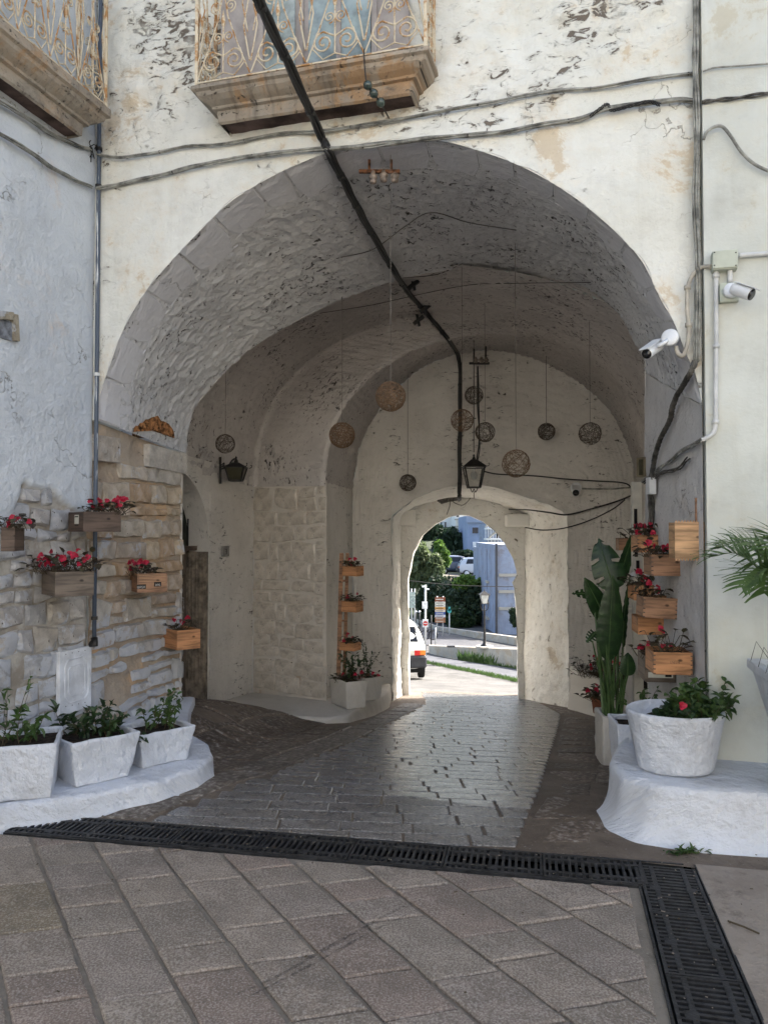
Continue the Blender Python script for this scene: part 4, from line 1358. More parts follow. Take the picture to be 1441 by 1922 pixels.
# ================================================================== LEAVES
def leafset(items, ns=1):
    """items: (pos, dir, normal, length, width, fold, droop)"""
    v = []; f = []
    for (p, d, nn, L, W, fold, droop) in items:
        s_ = d.cross(nn)
        if s_.length < 1e-6: s_ = Vector((1, 0, 0))
        s_.normalize(); nn2 = s_.cross(d).normalized()
        b = len(v)
        def q(t, w, h): return tuple(p + d * (L * t) + s_ * (W * w) + nn2 * (L * (h - droop * t * t)))
        v += [q(0, 0, 0), q(.28, .46, fold * .5), q(.62, .42, fold * .5), q(1, 0, 0), q(.62, -.42, fold * .5), q(.28, -.46, fold * .5), q(.5, 0, 0)]
        f += [(b, b + 6, b + 2, b + 1), (b + 6, b + 3, b + 2), (b, b + 5, b + 4, b + 6), (b + 6, b + 4, b + 3)]
    return v, f

def rvec(r):
    while True:
        v = Vector((r.uniform(-1, 1), r.uniform(-1, 1), r.uniform(-1, 1)))
        if .05 < v.length < 1: return v.normalized()

def blossom_mesh():
    r = random.Random(3); it = []
    for k in range(11):
        a = k * 2.1 + r.uniform(-.3, .3)
        d = Vector((math.cos(a), math.sin(a), r.uniform(-.2, .9))).normalized()
        it.append((Vector((0, 0, 0)), d, Vector((0, 0, 1)), r.uniform(.018, .026), r.uniform(.022, .03), .25, .1))
    v, f = leafset(it); o = mk("blossom", v, f, M['petal'], None); d = o.data; bpy.data.objects.remove(o); return d
BLO = blossom_mesh()

def begonia(parent, c, w, dp, seed, n=26, nb=7, h=.10, petal=None, leafm=None, local=False, side=None):
    """c: world point at soil level"""
    r = random.Random(seed); it = []; st = MB(); c = Vector(c)
    for k in range(int(n * 1.9)):
        b = c + Vector((r.uniform(-w / 2, w / 2), r.uniform(-dp / 2, dp / 2), 0))
        d = Vector((r.uniform(-1, 1), r.uniform(-1, 1), r.uniform(.3, 1.4))).normalized()
        tip = b + d * h * r.uniform(.5, 1.1)
        st.tube([b, tip], .0022, 3, cap=False)
        dd = Vector((d.x, d.y, r.uniform(-.3, .4))).normalized()
        it.append((tip, dd, Vector((0, 0, 1)), r.uniform(.04, .068), r.uniform(.036, .056), .25, r.uniform(0, .3)))
    v, f = leafset(it)
    lf = mk("foliage", v, f, leafm or M['leafwine'], parent); lf['kind'] = 'stuff'
    st.mk("stems", M['stem'], parent)
    pw = wl(parent)
    for k in range(nb):
        o = bpy.data.objects.new("blossom", BLO if petal is None else petal); link(o, parent)
        a = r.uniform(0, 6.28); rr_ = r.uniform(.3, 1.05)
        q = c + Vector((math.cos(a) * rr_ * w * .62, math.sin(a) * rr_ * dp * .6 - .02, h * r.uniform(.35, 1.25)))
        o.location = q - pw; o.rotation_euler = (r.uniform(.3, 1.4), r.uniform(-.5, .5), r.uniform(-1.5, 1.5)); o.scale = [r.uniform(.8, 1.25)] * 3

# ================================================================== WINE-BOX FLOWER BOXES
def boxthing(name, label, px, yt, yb, d, pR, pL, beta, mat, seed, wR=None, wL=None, roll=0.0, flowers=(26, 7), fc=None, finger=False, cat="flower box", group=None, empty=False, h=.10, th=.011, fw=None, pitch=0):
    top = P(px, yt, d); bot = P(px, yb, d); H = top.z - bot.z
    b = math.radians(beta)
    if wR is None: wR = abs(pR) * d / F / max(.2, math.cos(b))
    if wL is None: wL = abs(pL) * d / F / max(.2, abs(math.sin(b)))
    t = thing(name, label, cat, bot, 0, group)
    Rz = Matrix.Rotation(b, 3, 'Z') @ Matrix.Rotation(roll, 3, 'Y') @ Matrix.Rotation(pitch, 3, 'X')
    # local frame: x right along the front face, y along the left face (away)
    def lb(n_, c, s, m=mat):
        mb = MB(); mb.box((0, 0, 0), s)
        v = [(Vector(q)) for q in mb.v]
        me = bpy.data.meshes.new(n_); me.from_pydata([tuple(q) for q in v], [], mb.f); me.materials.append(m)
        o = bpy.data.objects.new(n_, me); link(o, t); o.location = Rz @ Vector(c); o.rotation_euler = Rz.to_euler()
        md = o.modifiers.new("bev", 'BEVEL'); md.width = .0015; md.segments = 1
        return o
    fb = lb("front_board", (wR / 2, th / 2, H / 2), (wR, th, H))
    lb("back_board", (wR / 2, wL - th / 2, H / 2), (wR, th, H))
    lb("side_board", (th / 2, wL / 2, H / 2 - .0007), (th - .0006, wL - 2 * th - .001, H - .0025)); lb("side_board", (wR - th / 2, wL / 2, H / 2 - .0007), (th - .0006, wL - 2 * th - .001, H - .0025))
    lb("bottom_board", (wR / 2, wL / 2, .006), (wR - 2 * th - .001, wL - 2 * th - .001, .010))
    if finger:
        mb = MB(); n = int(H / .013)
        for i in range(n):
            z = (i + .5) * H / n
            if i % 2 == 0:
                mb.box((.006, -.0004, z), (.012, .0016, H / n * .55)); mb.box((-.0004, .006, z), (.0016, .012, H / n * .55)); mb.box((wR - .006, -.0004, z), (.012, .0016, H / n * .55))
        v = [tuple(Rz @ Vector(q)) for q in mb.v]
        o = mk("finger_joints", v, mb.f, M['wood_dark'], t, local=True); o['kind'] = 'stuff'
    if not empty:
        o = lb("soil", (wR / 2, wL / 2, H - .035), (wR - 2 * th - .004, wL - 2 * th - .004, .02), M['soil'])
        cc = fc or (.5, .5)
        c = t.location + Rz @ Vector((wR * cc[0], wL * cc[1], H - .02))
        begonia(t, c, (fw or wR * .75), min(wL * .7, .2), seed, flowers[0], flowers[1], h)
    t['H'] = H
    del t['H']
    return t, Rz, (wR, wL, H), fb

boxes = "wooden wine box planters on the walls"
bt = {}
def plate(t, Rz, x, z, w, h, mat, name, y=-.0016, face='front', dims=None, th_=.0016):
    mb = MB()
    if face == 'front': mb.box((x, y, z), (w, th_, h))
    else: mb.box((y, x, z), (th_, w, h))
    v = [tuple(Rz @ Vector(q)) for q in mb.v]
    return mk(name, v, mb.f, mat, t, local=True)
FONT = {'A': [(0, 0, 0, 1), (0, 1, 1, 1), (1, 1, 1, 0), (0, .5, 1, .5)], 'B': [(0, 0, 0, 1), (0, 1, .8, 1), (.8, 1, 1, .75), (1, .75, .8, .5), (0, .5, .8, .5), (.8, .5, 1, .25), (1, .25, .8, 0), (.8, 0, 0, 0)],
        'S': [(1, 1, 0, 1), (0, 1, 0, .5), (0, .5, 1, .5), (1, .5, 1, 0), (1, 0, 0, 0)], '1': [(.5, 0, .5, 1)], '2': [(0, 1, 1, 1), (1, 1, 1, .5), (1, .5, 0, .5), (0, .5, 0, 0), (0, 0, 1, 0)],
        '4': [(0, 1, 0, .5), (0, .5, 1, .5), (1, 1, 1, 0)], '6': [(1, 1, 0, 1), (0, 1, 0, 0), (0, 0, 1, 0), (1, 0, 1, .5), (1, .5, 0, .5)], '5': [(1, 1, 0, 1), (0, 1, 0, .5), (0, .5, 1, .5), (1, .5, 1, 0), (1, 0, 0, 0)],
        '9': [(1, .5, 0, .5), (0, .5, 0, 1), (0, 1, 1, 1), (1, 1, 1, 0), (1, 0, 0, 0)], 'K': [(0, 0, 0, 1), (0, .5, 1, 1), (0, .5, 1, 0)], 'H': [(0, 0, 0, 1), (1, 0, 1, 1), (0, .5, 1, .5)], 'J': [(1, 1, 1, 0), (1, 0, 0, 0), (0, 0, 0, .3)],
        '3': [(0, 1, 1, 1), (1, 1, 1, 0), (1, 0, 0, 0), (.2, .5, 1, .5)], 'Z': [(0, 1, 1, 1), (1, 1, 0, 0), (0, 0, 1, 0)]}
def text(t, Rz, s_, x, z, ch, mat, y=-.003, st=None, name="lettering", off=None):
    mb = MB(); st = st or ch * .14; cx = x
    for c in s_:
        for (a, b, c2, d) in FONT.get(c, []):
            mb.bar((cx + a * ch * .6, y, z + b * ch), (cx + c2 * ch * .6, y, z + d * ch), st, .001, up=Vector((0, 1, 0)))
        cx += ch * .95
    v = [tuple(Rz @ Vector(q)) for q in mb.v]
    return mk(name, v, mb.f, mat, t, local=True)

# left hand boxes on the house wall and the pier
t, Rz, D_, fb = boxthing("flower_box", "dark weathered wine box of red flowers bearing a white paper label, mounted at the pipe", 157, 960, 998, 5.20, 54, 52, 42, M['wood_dark'], 1, flowers=(30, 14), fc=(.8, .3), fw=.2)
q = plate(t, Rz, .12, D_[2] * .62, .075, .062, M['label'], "paper_label", face='side')
for zz in (.84, .42):
    plate(t, Rz, .12, D_[2] * zz - .012, .06, .008, M['ink'], "label_print", face='side', y=-.003)
t, Rz, D_, fb = boxthing("flower_box", "greyish wine box heaped with the fullest red begonias, above the white metal hatch", 104, 1074, 1121, 4.92, 56, 59, 38, M['wood_grey'], 2, flowers=(44, 22), fw=.34, h=.13)
t, Rz, D_, fb = boxthing("flower_box", "brown wine box with grid lines and two small black printed tags, on the pier", 258, 1077, 1113, 5.95, 48, 44, 30, M['pine_brown'], 3, flowers=(22, 11), fc=(.2, .4), fw=.2)
o = plate(t, Rz, .03, D_[2] * .32, .07, .035, M['ink'], "printed_tag"); text(t, Rz, "BASA", .002, D_[2] * .24, .016, M['inkwhite'], y=-.0035)
o = plate(t, Rz, .155, D_[2] * .42, .055, .035, M['ink'], "printed_tag"); text(t, Rz, "BAS", .138, D_[2] * .34, .014, M['inkwhite'], y=-.0035)
for k in range(6):
    plate(t, Rz, D_[0] / 2, D_[2] * (.5 + .08 * k), D_[0] * .9, .002, M['pine_light'], "printed_line", th_=.001, y=-.0008)
t, Rz, D_, fb = boxthing("flower_box", "orange pine wine box with one sprig of pink flowers at the pier's inner edge", 333, 1184, 1221, 6.45, 36, 53, 40, M['pine'], 4, flowers=(10, 4), fc=(.5, .4), fw=.10)
boxthing("flower_box", "dark wine box at the far left, half out of the picture", 2, 990, 1035, 4.50, 24, 50, 10, M['wood_dark'], 5, wL=.2, flowers=(18, 5), fc=(.3, .5), fw=.2)

# right hand boxes on the jamb
BE = -8
def rb(label, x0, x1, yt, yb, d, mat, seed, **k):
    return boxthing("flower_box", label, x0, yt, yb, d, x1 - x0, 0, k.pop('beta', BE), mat, seed, wL=k.pop('wL', .26), **k)
rb("reddish pine flower box, topmost of the column on the right jamb", 1196, 1246, 1004, 1037, 5.55, M['pine'], 11, flowers=(26, 9), fc=(.4, .4), finger=True)
rb("wide grey-brown finger-jointed flower box just under the upended pale box", 1222, 1290, 1041, 1081, 5.05, M['pine_brown'], 12, flowers=(20, 8), fc=(.2, .4), fw=.14, finger=True)
rb("small bright orange flower box with dark knots, peeping out behind the tilted one", 1189, 1232, 1098, 1127, 5.70, M['pine'], 13, flowers=(24, 5), fc=(.45, .4))
rb("tilted brown wooden flower box holding a green cactus-like sprig", 1206, 1266, 1120, 1159, 5.15, M['pine_brown'], 14, roll=math.radians(3), flowers=(16, 4), fc=(.35, .4), fw=.12, finger=True)
rb("orange wooden flower box without plants showing, under the tilted brown box", 1197, 1252, 1159, 1191, 5.45, M['pine'], 15, flowers=(4, 0))
t, Rz, D_, fb = rb("pale orange flower box with burnt-in figures, lowest and nearest on the right jamb", 1226, 1295, 1224, 1266, 4.75, M['pine'], 16, flowers=(16, 4), fc=(.5, .45), fw=.12, finger=True, h=.13)
text(t, Rz, "1414", D_[0] * .42, D_[2] * .5, .016, M['wood_dark'], y=-.0012, st=.002)
t, Rz, D_, fb = rb("grey-brown flower box with a cream label, tucked behind the lowest pale box", 1210, 1265, 1232, 1280, 5.15, M['wood_grey'], 17, flowers=(10, 5), fc=(.1, .3), fw=.08)
plate(t, Rz, D_[0] * .5, D_[2] * .28, D_[0] * .8, .035, M['label'], "cream_label"); plate(t, Rz, D_[0] * .75, D_[2] * .28, .04, .022, M['ink'], "label_print", y=-.003)
boxthing("flower_box", "small reddish wooden box on the wall behind the tall banana-like leaves", 1161, 1010, 1033, 7.6, 30, 0, BE, M['pine_brown'], 18, wL=.2, flowers=(4, 0))
# upended box standing on end
t, Rz, D_, fb = boxthing("upended_box", "tall pale pine wine box turned on its side with toothed ends, on the right jamb", 1266, 980, 1049, 4.66, 56, 0, -12, M['pine_light'], 19, wL=.24, empty=True, cat="wooden box")
mb = MB()
for z0_ in (-.004, D_[2] + .004):
    n = 11
    for i in range(n): mb.box((D_[0] * (i + .5) / n, .006, z0_), (D_[0] / n * .5, .011, .012))
mk("teeth", [tuple(Rz @ Vector(q)) for q in mb.v], mb.f, M['pine_light'], t, local=True)['kind'] = 'stuff'
o = boxthing("wooden_board", "plain brown board fixed upright above the upended pale box", 1305, 934, 990, 4.66, 12, 0, -12, M['pine_brown'], 20, wR=.045, wL=.03, empty=True, cat="board", th=.006)

# pallet frame with three boxes
FR_ = thing("plant_ladder", "two brown upright planks standing against the inner pilaster, carrying three small boxes", "plank frame", P(642, 1328, 8.95))
mb = MB(); mb.bar(P(634, 1318, 8.95), P(641, 1038, 8.95), .048, .02, up=Vector((0, 1, 0))); mb.mk("post", M['pine_brown'], FR_)
mb = MB(); mb.bar(P(645, 1318, 9.05), P(652, 1038, 9.05), .040, .02, up=Vector((0, 1, 0))); mb.mk("post", M['pine_brown'], FR_)
for yy in (1090, 1165, 1240):
    mb = MB(); mb.bar(P(637, yy, 9.0), P(652, yy, 9.0), .03, .02); mb.mk("rung", M['pine_brown'], FR_)
for k, (y0_, y1_, xx, lbl) in enumerate(((1063, 1082, 669, "small pinkish pine box at the top of the plank frame"), (1129, 1150, 668, "small pine box in the middle of the plank frame"), (1208, 1223, 664, "small shallow pine box at the bottom of the plank frame"))):
    boxthing("small_flower_box", lbl, xx, y0_, y1_, 8.55, 13, 28, 62, M['pine'], 40 + k, flowers=(22, 4), h=.09, group="three little boxes on the plank frame")

# ================================================================== PLANTERS
def trough(name, label, corner, azR, azL, LR, LL, z0, H, flare, mat, cat="planter", th=.022, group=None, soil=.035):
    t = thing(name, label, cat, (corner[0], corner[1], z0), 0, group)
    a, b = math.radians(azR), math.radians(azL)
    dR = Vector((math.sin(a), math.cos(a), 0)); dL = Vector((math.sin(b), math.cos(b), 0))
    c = Vector((corner[0], corner[1], z0))
    base = [c, c + dR * LR, c + dR * LR + dL * LL, c + dL * LL]
    cen = sum(base, Vector()) / 4
    def ring(k_, z, inset=0):
        out = []
        for sR, sL in ((0, 0), (1, 0), (1, 1), (0, 1)):
            q = c + dR * (LR * sR + (flare * k_ - inset) * (1 if sR else -1)) + dL * (LL * sL + (flare * k_ - inset) * (1 if sL else -1))
            q.z = z0 + z; out.append(q)
        return out
    mb = MB()
    R_ = [ring(0, 0), ring(.5, H * .5), ring(1, H), ring(1, H, th), ring(1, H - soil - .02, th)]
    for q in R_: mb.v += [tuple(x) for x in q]
    for l in range(4):
        for i in range(4):
            j = (i + 1) % 4; mb.f.append((l * 4 + i, l * 4 + j, l * 4 + 4 + j, l * 4 + 4 + i))
    mb.f.append((3, 2, 1, 0))
    bm_v = mb.v; uv = [(x + y, z + y) for x, y, z in bm_v]
    o = mk("pot", mb.v, mb.f, mat, t, uvs=uv)
    md = o.modifiers.new("bev", 'BEVEL'); md.width = .016; md.segments = 3
    sd_ = o.modifiers.new("sub", 'SUBSURF'); sd_.subdivision_type = 'SIMPLE'; sd_.levels = 3; sd_.render_levels = 3
    tx = bpy.data.textures.get("lumps") or bpy.data.textures.new("lumps", 'CLOUDS'); tx.noise_scale = .09
    dm = o.modifiers.new("lumps", 'DISPLACE'); dm.texture = tx; dm.strength = .022; dm.mid_level = .5; dm.texture_coords = 'GLOBAL'
    for p_ in o.data.polygons: p_.use_smooth = True
    s_ = ring(1, H - soil, th * .6); mb = MB(); mb.add(s_, [(0, 1, 2, 3)]); mb.mk("soil", M['soil'], t)
    cen = sum(s_, Vector()) / 4
    return t, cen, dR, dL

def shrub(parent, c, n, h, spread, seed, leaf=.045, mat=None, nl=10, stemr=.003, lean=(0, 0), w=(.1, .1), up=.9, lw=.5, axis=None):
    r = random.Random(seed); it = []; st = MB(); c = Vector(c)
    for k in range(n):
        b = c + Vector((r.uniform(-w[0], w[0]), r.uniform(-w[1], w[1]), -.01))
        if axis is not None: b = c + axis[0] * r.uniform(-w[0], w[0]) + axis[1] * r.uniform(-w[1], w[1])
        d = Vector((r.uniform(-spread, spread) + lean[0], r.uniform(-spread, spread) + lean[1], up)).normalized()
        L = h * r.uniform(.55, 1.05); pts_ = [b]; q = b.copy(); dd = d.copy(); m_ = 7
        for i in range(m_):
            dd = (dd + Vector((r.uniform(-.22, .22), r.uniform(-.22, .22), r.uniform(-.12, .08)))).normalized(); q = q + dd * (L / m_); pts_.append(q.copy())
        st.tube(pts_, [stemr * (1 - .6 * i / m_) for i in range(m_ + 1)], 4, cap=False)
        for i in range(nl):
            t_ = .15 + .85 * (i + r.random()) / nl
            idx = min(m_ - 1, int(t_ * m_)); p_ = pts_[idx].lerp(pts_[idx + 1], t_ * m_ - idx if idx < m_ else 1)
            for _ in range(2 if r.random() < .6 else 1):
                dv = (rvec(r) + Vector((0, 0, .35))); dv.normalize()
                it.append((p_, dv, Vector((r.uniform(-.4, .4), r.uniform(-.4, .4), 1)), leaf * r.uniform(.6, 1.25), leaf * lw * r.uniform(.8, 1.2), .3, r.uniform(0, .35)))
    st.mk("stems", M['stem'], parent)
    v, f = leafset(it); o = mk("foliage", v, f, mat or M['leaf'], parent); o['kind'] = 'stuff'
    return o

t, cen, dR, dL = trough("trough_planter", "large white trough at the far left of the ledge with a thin climbing stem", (-2.36, 4.14), 72, -18, .54, .34, .125, .31, .035, M['whitewash'])
shrub(t, cen + dR * -.02, 6, .42, .22, 5, .055, nl=8, w=(.08, .06)); shrub(t, cen + dR * .12, 5, .22, .6, 6, .06, nl=7, w=(.05, .08)); shrub(t, cen + dR * .02, 3, .55, .15, 7, .03, nl=4, w=(.05, .03), stemr=.002)
t, cen, dR, dL = trough("trough_planter", "white trough in the middle of the ledge with two low leafy clumps", (-1.77, 4.47), 46, -44, .32, .30, .125, .27, .05, M['whitewash'])
shrub(t, cen - dR * .06 + dL * .07, 9, .20, .65, 8, .058, M['leafdark'], nl=9, w=(.10, .08)); shrub(t, cen + dR * .10, 8, .24, .5, 9, .055, M['leafdark'], nl=9, w=(.09, .06))
t, cen, dR, dL = trough("trough_planter", "smaller white trough at the rounded end of the ledge with a shrub reaching up", (-1.50, 4.83), 46, -44, .31, .28, .125, .22, .04, M['whitewash'])
shrub(t, cen + dR * .05, 9, .27, .45, 10, .05, nl=10, w=(.10, .07)); shrub(t, cen - dR * .14 - dL * .1, 4, .14, .7, 11, .045, M['leafdark'], nl=5, w=(.03, .03), lean=(-.2, -.8), up=.25)
# inside pair
t, cen, dR, dL = trough("square_pot", "square white pot with a bushy twining plant, nearer of the two under the plank frame", (-.405, 8.52), 62, -32, .22, .36, -.35, .30, .03, M['oldwash'])
shrub(t, cen, 9, .42, .22, 12, .05, M['leafdark'], nl=12, w=(.09, .07)); begonia(t, cen, .3, .18, 60, 30, 4, .08)
t, cen, dR, dL = trough("square_pot", "square white pot with a thin upright plant, farther of the two under the plank frame", (-.215, 9.02), 52, -40, .22, .24, -.37, .27, .03, M['oldwash'])
shrub(t, cen, 8, .46, .12, 13, .035, M['leafdark'], nl=14, w=(.05, .04)); begonia(t, cen, .24, .14, 61, 24, 6, .07)

# round tub on the plinth
tb = thing("round_tub", "big round white tub of leafy green plants with one red flower on the plinth", "planter", (1.625, 4.33, .285))
prof = [(.0, 0), (.195, 0), (.210, .012), (.220, .06), (.243, .20), (.264, .325), (.272, .345), (.268, .365), (.252, .37), (.242, .355), (.235, .30), (.0, .295)]
mb = MB(); mb.lathe(prof, (0, 0, 0), 72)
vv = [(x * 1.0 + .008 * math.sin(3 * math.atan2(y, x)), y * .90, z * .90) for x, y, z in mb.v]
Qv = np.array(vv); Qn = Qv + .006 * np.stack([fbm(Qv, 7, 4, 1), fbm(Qv, 7, 4, 2), fbm(Qv, 5, 3, 3)], -1) * (Qv[:, 2:3] > .005)
o = mk("pot", Qn, mb.f, M['whitewash'], tb, uvs=np.stack([np.arctan2(Qn[:, 1], Qn[:, 0]) * .25, Qn[:, 2]], -1), smooth=True, local=True)
md = o.modifiers.new("sub", 'SUBSURF'); md.levels = 1; md.render_levels = 1
mb = MB(); mb.lathe([(0, .275), (.238, .275)], (0, 0, 0), 32)
mk("soil", [(x, y * .9, z) for x, y, z in mb.v], [q for q in mb.f if len(q) == 4], M['soil'], tb, local=True)
shrub(tb, (1.73, 4.32, .56), 40, .20, .75, 14, .058, nl=9, w=(.12, .12), lw=.62); shrub(tb, (1.63, 4.25, .56), 26, .13, .9, 15, .055, M['leafdark'], nl=7, w=(.10, .08), lw=.8); shrub(tb, (1.83, 4.42, .56), 4, .29, .25, 16, .06, nl=8, w=(.05, .05), lw=.6)
o = bpy.data.objects.new("blossom", BLO); link(o, tb); o.location = Vector((1.60, 4.15, .67)) - wl(tb); o.scale = (1.1, 1.1, 1.1); o.rotation_euler = (1, 0, 0)

# square pot with gravel and the banana-like plant
t, cen, dR, dL = trough("square_planter", "tall square pale planter of gravel between the passage floor and the plinth", (1.715, 6.08), 95, 5, .22, .34, -.25, .40, .0, M['oldwash'], th=.03, soil=.05)
t['label'] = "tall square pale planter holding the giant banana-like plant"
gv = MB(); r = random.Random(2)
for k in range(160):
    c = cen + dR * r.uniform(-.09, .09) + dL * r.uniform(-.14, .14); gv.box(c + Vector((0, 0, .005)), (r.uniform(.006, .014),) * 3, r.uniform(0, 3))
gv.mk("gravel", M['label'], t)['kind'] = 'stuff'
BPc = cen
def bigleaf(parent, root, base, tip, width, face, curl=.15, seed=0, split=0, mat=None, bend=.12):
    """root: where the stalk leaves the pot; base/tip of the blade; face: direction the blade faces"""
    root, base, tip, face = Vector(root), Vector(base), Vector(tip), Vector(face).normalized()
    o_st = MB(); mid = root.lerp(base, .5) + Vector((0, 0, .06)); pts_ = spline([root, mid, base], 6)
    o_st.tube(pts_, [.016 * (1 - .55 * i / (len(pts_) - 1)) for i in range(len(pts_))], 6)
    ax_ = tip - base; L = ax_.length; ax_.normalize(); sd_ = ax_.cross(face).normalized(); nn = sd_.cross(ax_).normalized()
    n, m_ = 26, 11; vs_, fs_ = [], []; r = random.Random(seed)
    cen_ = []
    for i in range(n):
        t = i / (n - 1); w = width / 2 * (math.sin(math.pi * min(1, t ** .72 * .97 + .03)) ** .62) * (1.0 if t < .9 else 1 - (t - .9) * 4.0)
        if t > .985: w = width * .03
        c = base + ax_ * (L * t) - nn * (bend * L * (t - .3) ** 2); cen_.append(c)
        rip = .004 * math.sin(i * 2.3 + seed)
        for j in range(m_):
            s_ = (j / (m_ - 1)) * 2 - 1
            tear = 0
            if split and abs(s_) > .3 and (i * 7 + seed * 3 + (5 if s_ > 0 else 0)) % split == 0: tear = .035 * (abs(s_) - .3)
            vs_.append(c + sd_ * (w * s_) + nn * (-curl * w * s_ * s_ + .03 * w * abs(s_) * 2 + rip * abs(s_)) + ax_ * (-.10 * w * s_ * s_ - tear))
    for i in range(n - 1):
        for j in range(m_ - 1):
            if split and (i * 7 + seed * 3 + (5 if j > m_ // 2 else 0)) % split == 0 and (j < 3 or j > m_ - 5): continue
            b = i * m_ + j; fs_.append((b, b + 1, b + m_ + 1, b + m_))
    o = mk("leaf", [tuple(q) for q in vs_], fs_, mat or M['leafbig'], parent, smooth=True)
    o_st.tube([q + nn * .003 for q in cen_], [.007 * (1 - .8 * i / n) for i in range(n)], 5)
    o_st.mk("leaf_stalk", M['palmstalk'], o)
    return o
M['palmstalk'] = leafmat("leaf_stalk_green", (.05, .10, .03), (.09, .15, .05), .45, .1)
BP = thing("banana_plant", "giant dark green plant with paddle-shaped leaves rising in the right of the passage", "plant", BPc)
rt = lambda dx, dy: BPc + Vector((dx, dy, 0))
bigleaf(BP, rt(-.02, .06), P(1152, 1105, 6.5), P(1122, 1010, 6.6), .27, (-.25, -1, .15), seed=1, split=9, mat=None)
bigleaf(BP, rt(.0, -.02), P(1141, 1238, 6.2), P(1150, 1080, 6.15), .205, (-.15, -1, .1), seed=2, bend=.06)
bigleaf(BP, rt(.05, .05), P(1160, 1100, 6.6), P(1190, 985, 6.75), .14, (-.9, -.6, .2), seed=3)
bigleaf(BP, rt(-.06, .03), P(1138, 1165, 6.5), P(1098, 1085, 6.45), .17, (-.1, -1, .2), seed=4, split=7)
bigleaf(BP, rt(-.06, .0), P(1112, 1115, 6.55), P(1074, 1113, 6.5), .09, (-.1, -1, .5), seed=5, split=6)
bigleaf(BP, rt(-.07, .0), P(1118, 1186, 6.35), P(1100, 1205, 6.3), .10, (-.3, -1, .4), seed=6, split=5)
bigleaf(BP, rt(.07, .02), P(1177, 1268, 6.1), P(1178, 1225, 6.1), .125, (-.1, -1, .1), seed=7)
bigleaf(BP, rt(.08, .05), P(1168, 1215, 6.3), P(1176, 1078, 6.4), .07, (-.9, -.4, .1), seed=8)
st = MB(); r = random.Random(4)
for k in range(16):
    a = rt(r.uniform(-.08, .08), r.uniform(-.06, .06)); x = r.uniform(1108, 1182)
    b = P(x, r.uniform(1200, 1270), 6.2 + r.uniform(-.1, .2)); st.tube(spline([a, a.lerp(b, .5) + Vector((0, 0, .03)), b], 5), [.011 * (1 - .05 * i) for i in range(11)], 5)
st.mk("stalks", M['palmstalk'], BP)
# pots around it
t = thing("clay_pot", "small terracotta pot of pink flowers in front of the banana-like plant", "flower pot", P(1126, 1338, 6.7))
mb = MB().lathe([(.0, 0), (.06, 0), (.075, .11), (.082, .112), (.082, .13), (.07, .13), (.066, .11), (0, .108)], (0, 0, 0), 20); mb.mk("pot", simple("terracotta", (.30, .12, .07), .8, .2), t, True, True)
begonia(t, Vector(t.location) + Vector((0, 0, .11)), .18, .16, 70, 46, 7, .12)
for k, (x, y_, lbl) in enumerate(((1122, 1262, "pink flowering plant in the trough behind, against the back wall"), (1160, 1262, "dark leafy plant at the right end of the trough behind"))):
    t = thing("trough_plant", lbl, "plant", P(x, y_ + 8, 9.9)); begonia(t, Vector(t.location), .5, .3, 80 + k, 60, 10, .22)
t = thing("small_shrub", "small light green shrub showing between the round tub and the jamb", "plant", P(1208, 1345, 5.0))
shrub(t, Vector(t.location) + Vector((0, 0, -.04)), 9, .26, .4, 90, .05, nl=9, w=(.06, .06))
t, cen, dR, dL = trough("square_pot", "white square pot partly hidden behind the round tub", (1.52, 4.98), 95, 5, .2, .25, -.05, .42, .03, M['whitewash'])

# right trough with palm
PT = thing("flared_trough", "flared white trough with a heavy rim at the right edge by the stained wall", "planter", (2.28, 3.87, .285))
top_ = [(2.00, 4.27), (1.845, 3.62), (2.55, 3.46), (2.70, 4.10)]
def sc(p, k): return [((x - 2.27) * k + 2.27, (y - 3.86) * k + 3.86) for x, y in p]
lv = [(sc(top_, .52), .285), (sc(top_, .76), .60), (sc(top_, .93), .84), (sc(top_, .95), .845), (sc(top_, 1.0), .855), (sc(top_, 1.0), .905), (sc(top_, .86), .905), (sc(top_, .82), .80)]
mb = MB()
for pl, z in lv: mb.v += [(x, y, z) for x, y in pl]
for l in range(len(lv) - 1):
    for i in range(4):
        j = (i + 1) % 4; mb.f.append((l * 4 + i, l * 4 + j, l * 4 + 4 + j, l * 4 + 4 + i))
o = mk("pot", mb.v, mb.f, M['whitewash'], PT, uvs=[(x + y, z + y) for x, y, z in mb.v]); md = o.modifiers.new("bev", 'BEVEL'); md.width = .012; md.segments = 3
mb = MB(); mb.add([(x, y, .84) for x, y in sc(top_, .83)], [(0, 1, 2, 3)]); mb.mk("soil", M['soil'], PT)
wr = MB(); prev = None
for k in range(3):
    a = P(1408 + k * 14, 1240 + k * 12, 4.05 - k * .12); b = a + Vector((.03, .0, .10)); c = a + Vector((.10, .0, .0))
    MB().tube([a, b, c], .0018, 4).mk('wire_hoop', M['iron2'], PT)
pass
PM = thing("palm", "feathery green palm fronds arching in from the right edge over the wall", "palm", (2.3, 3.85, .84))
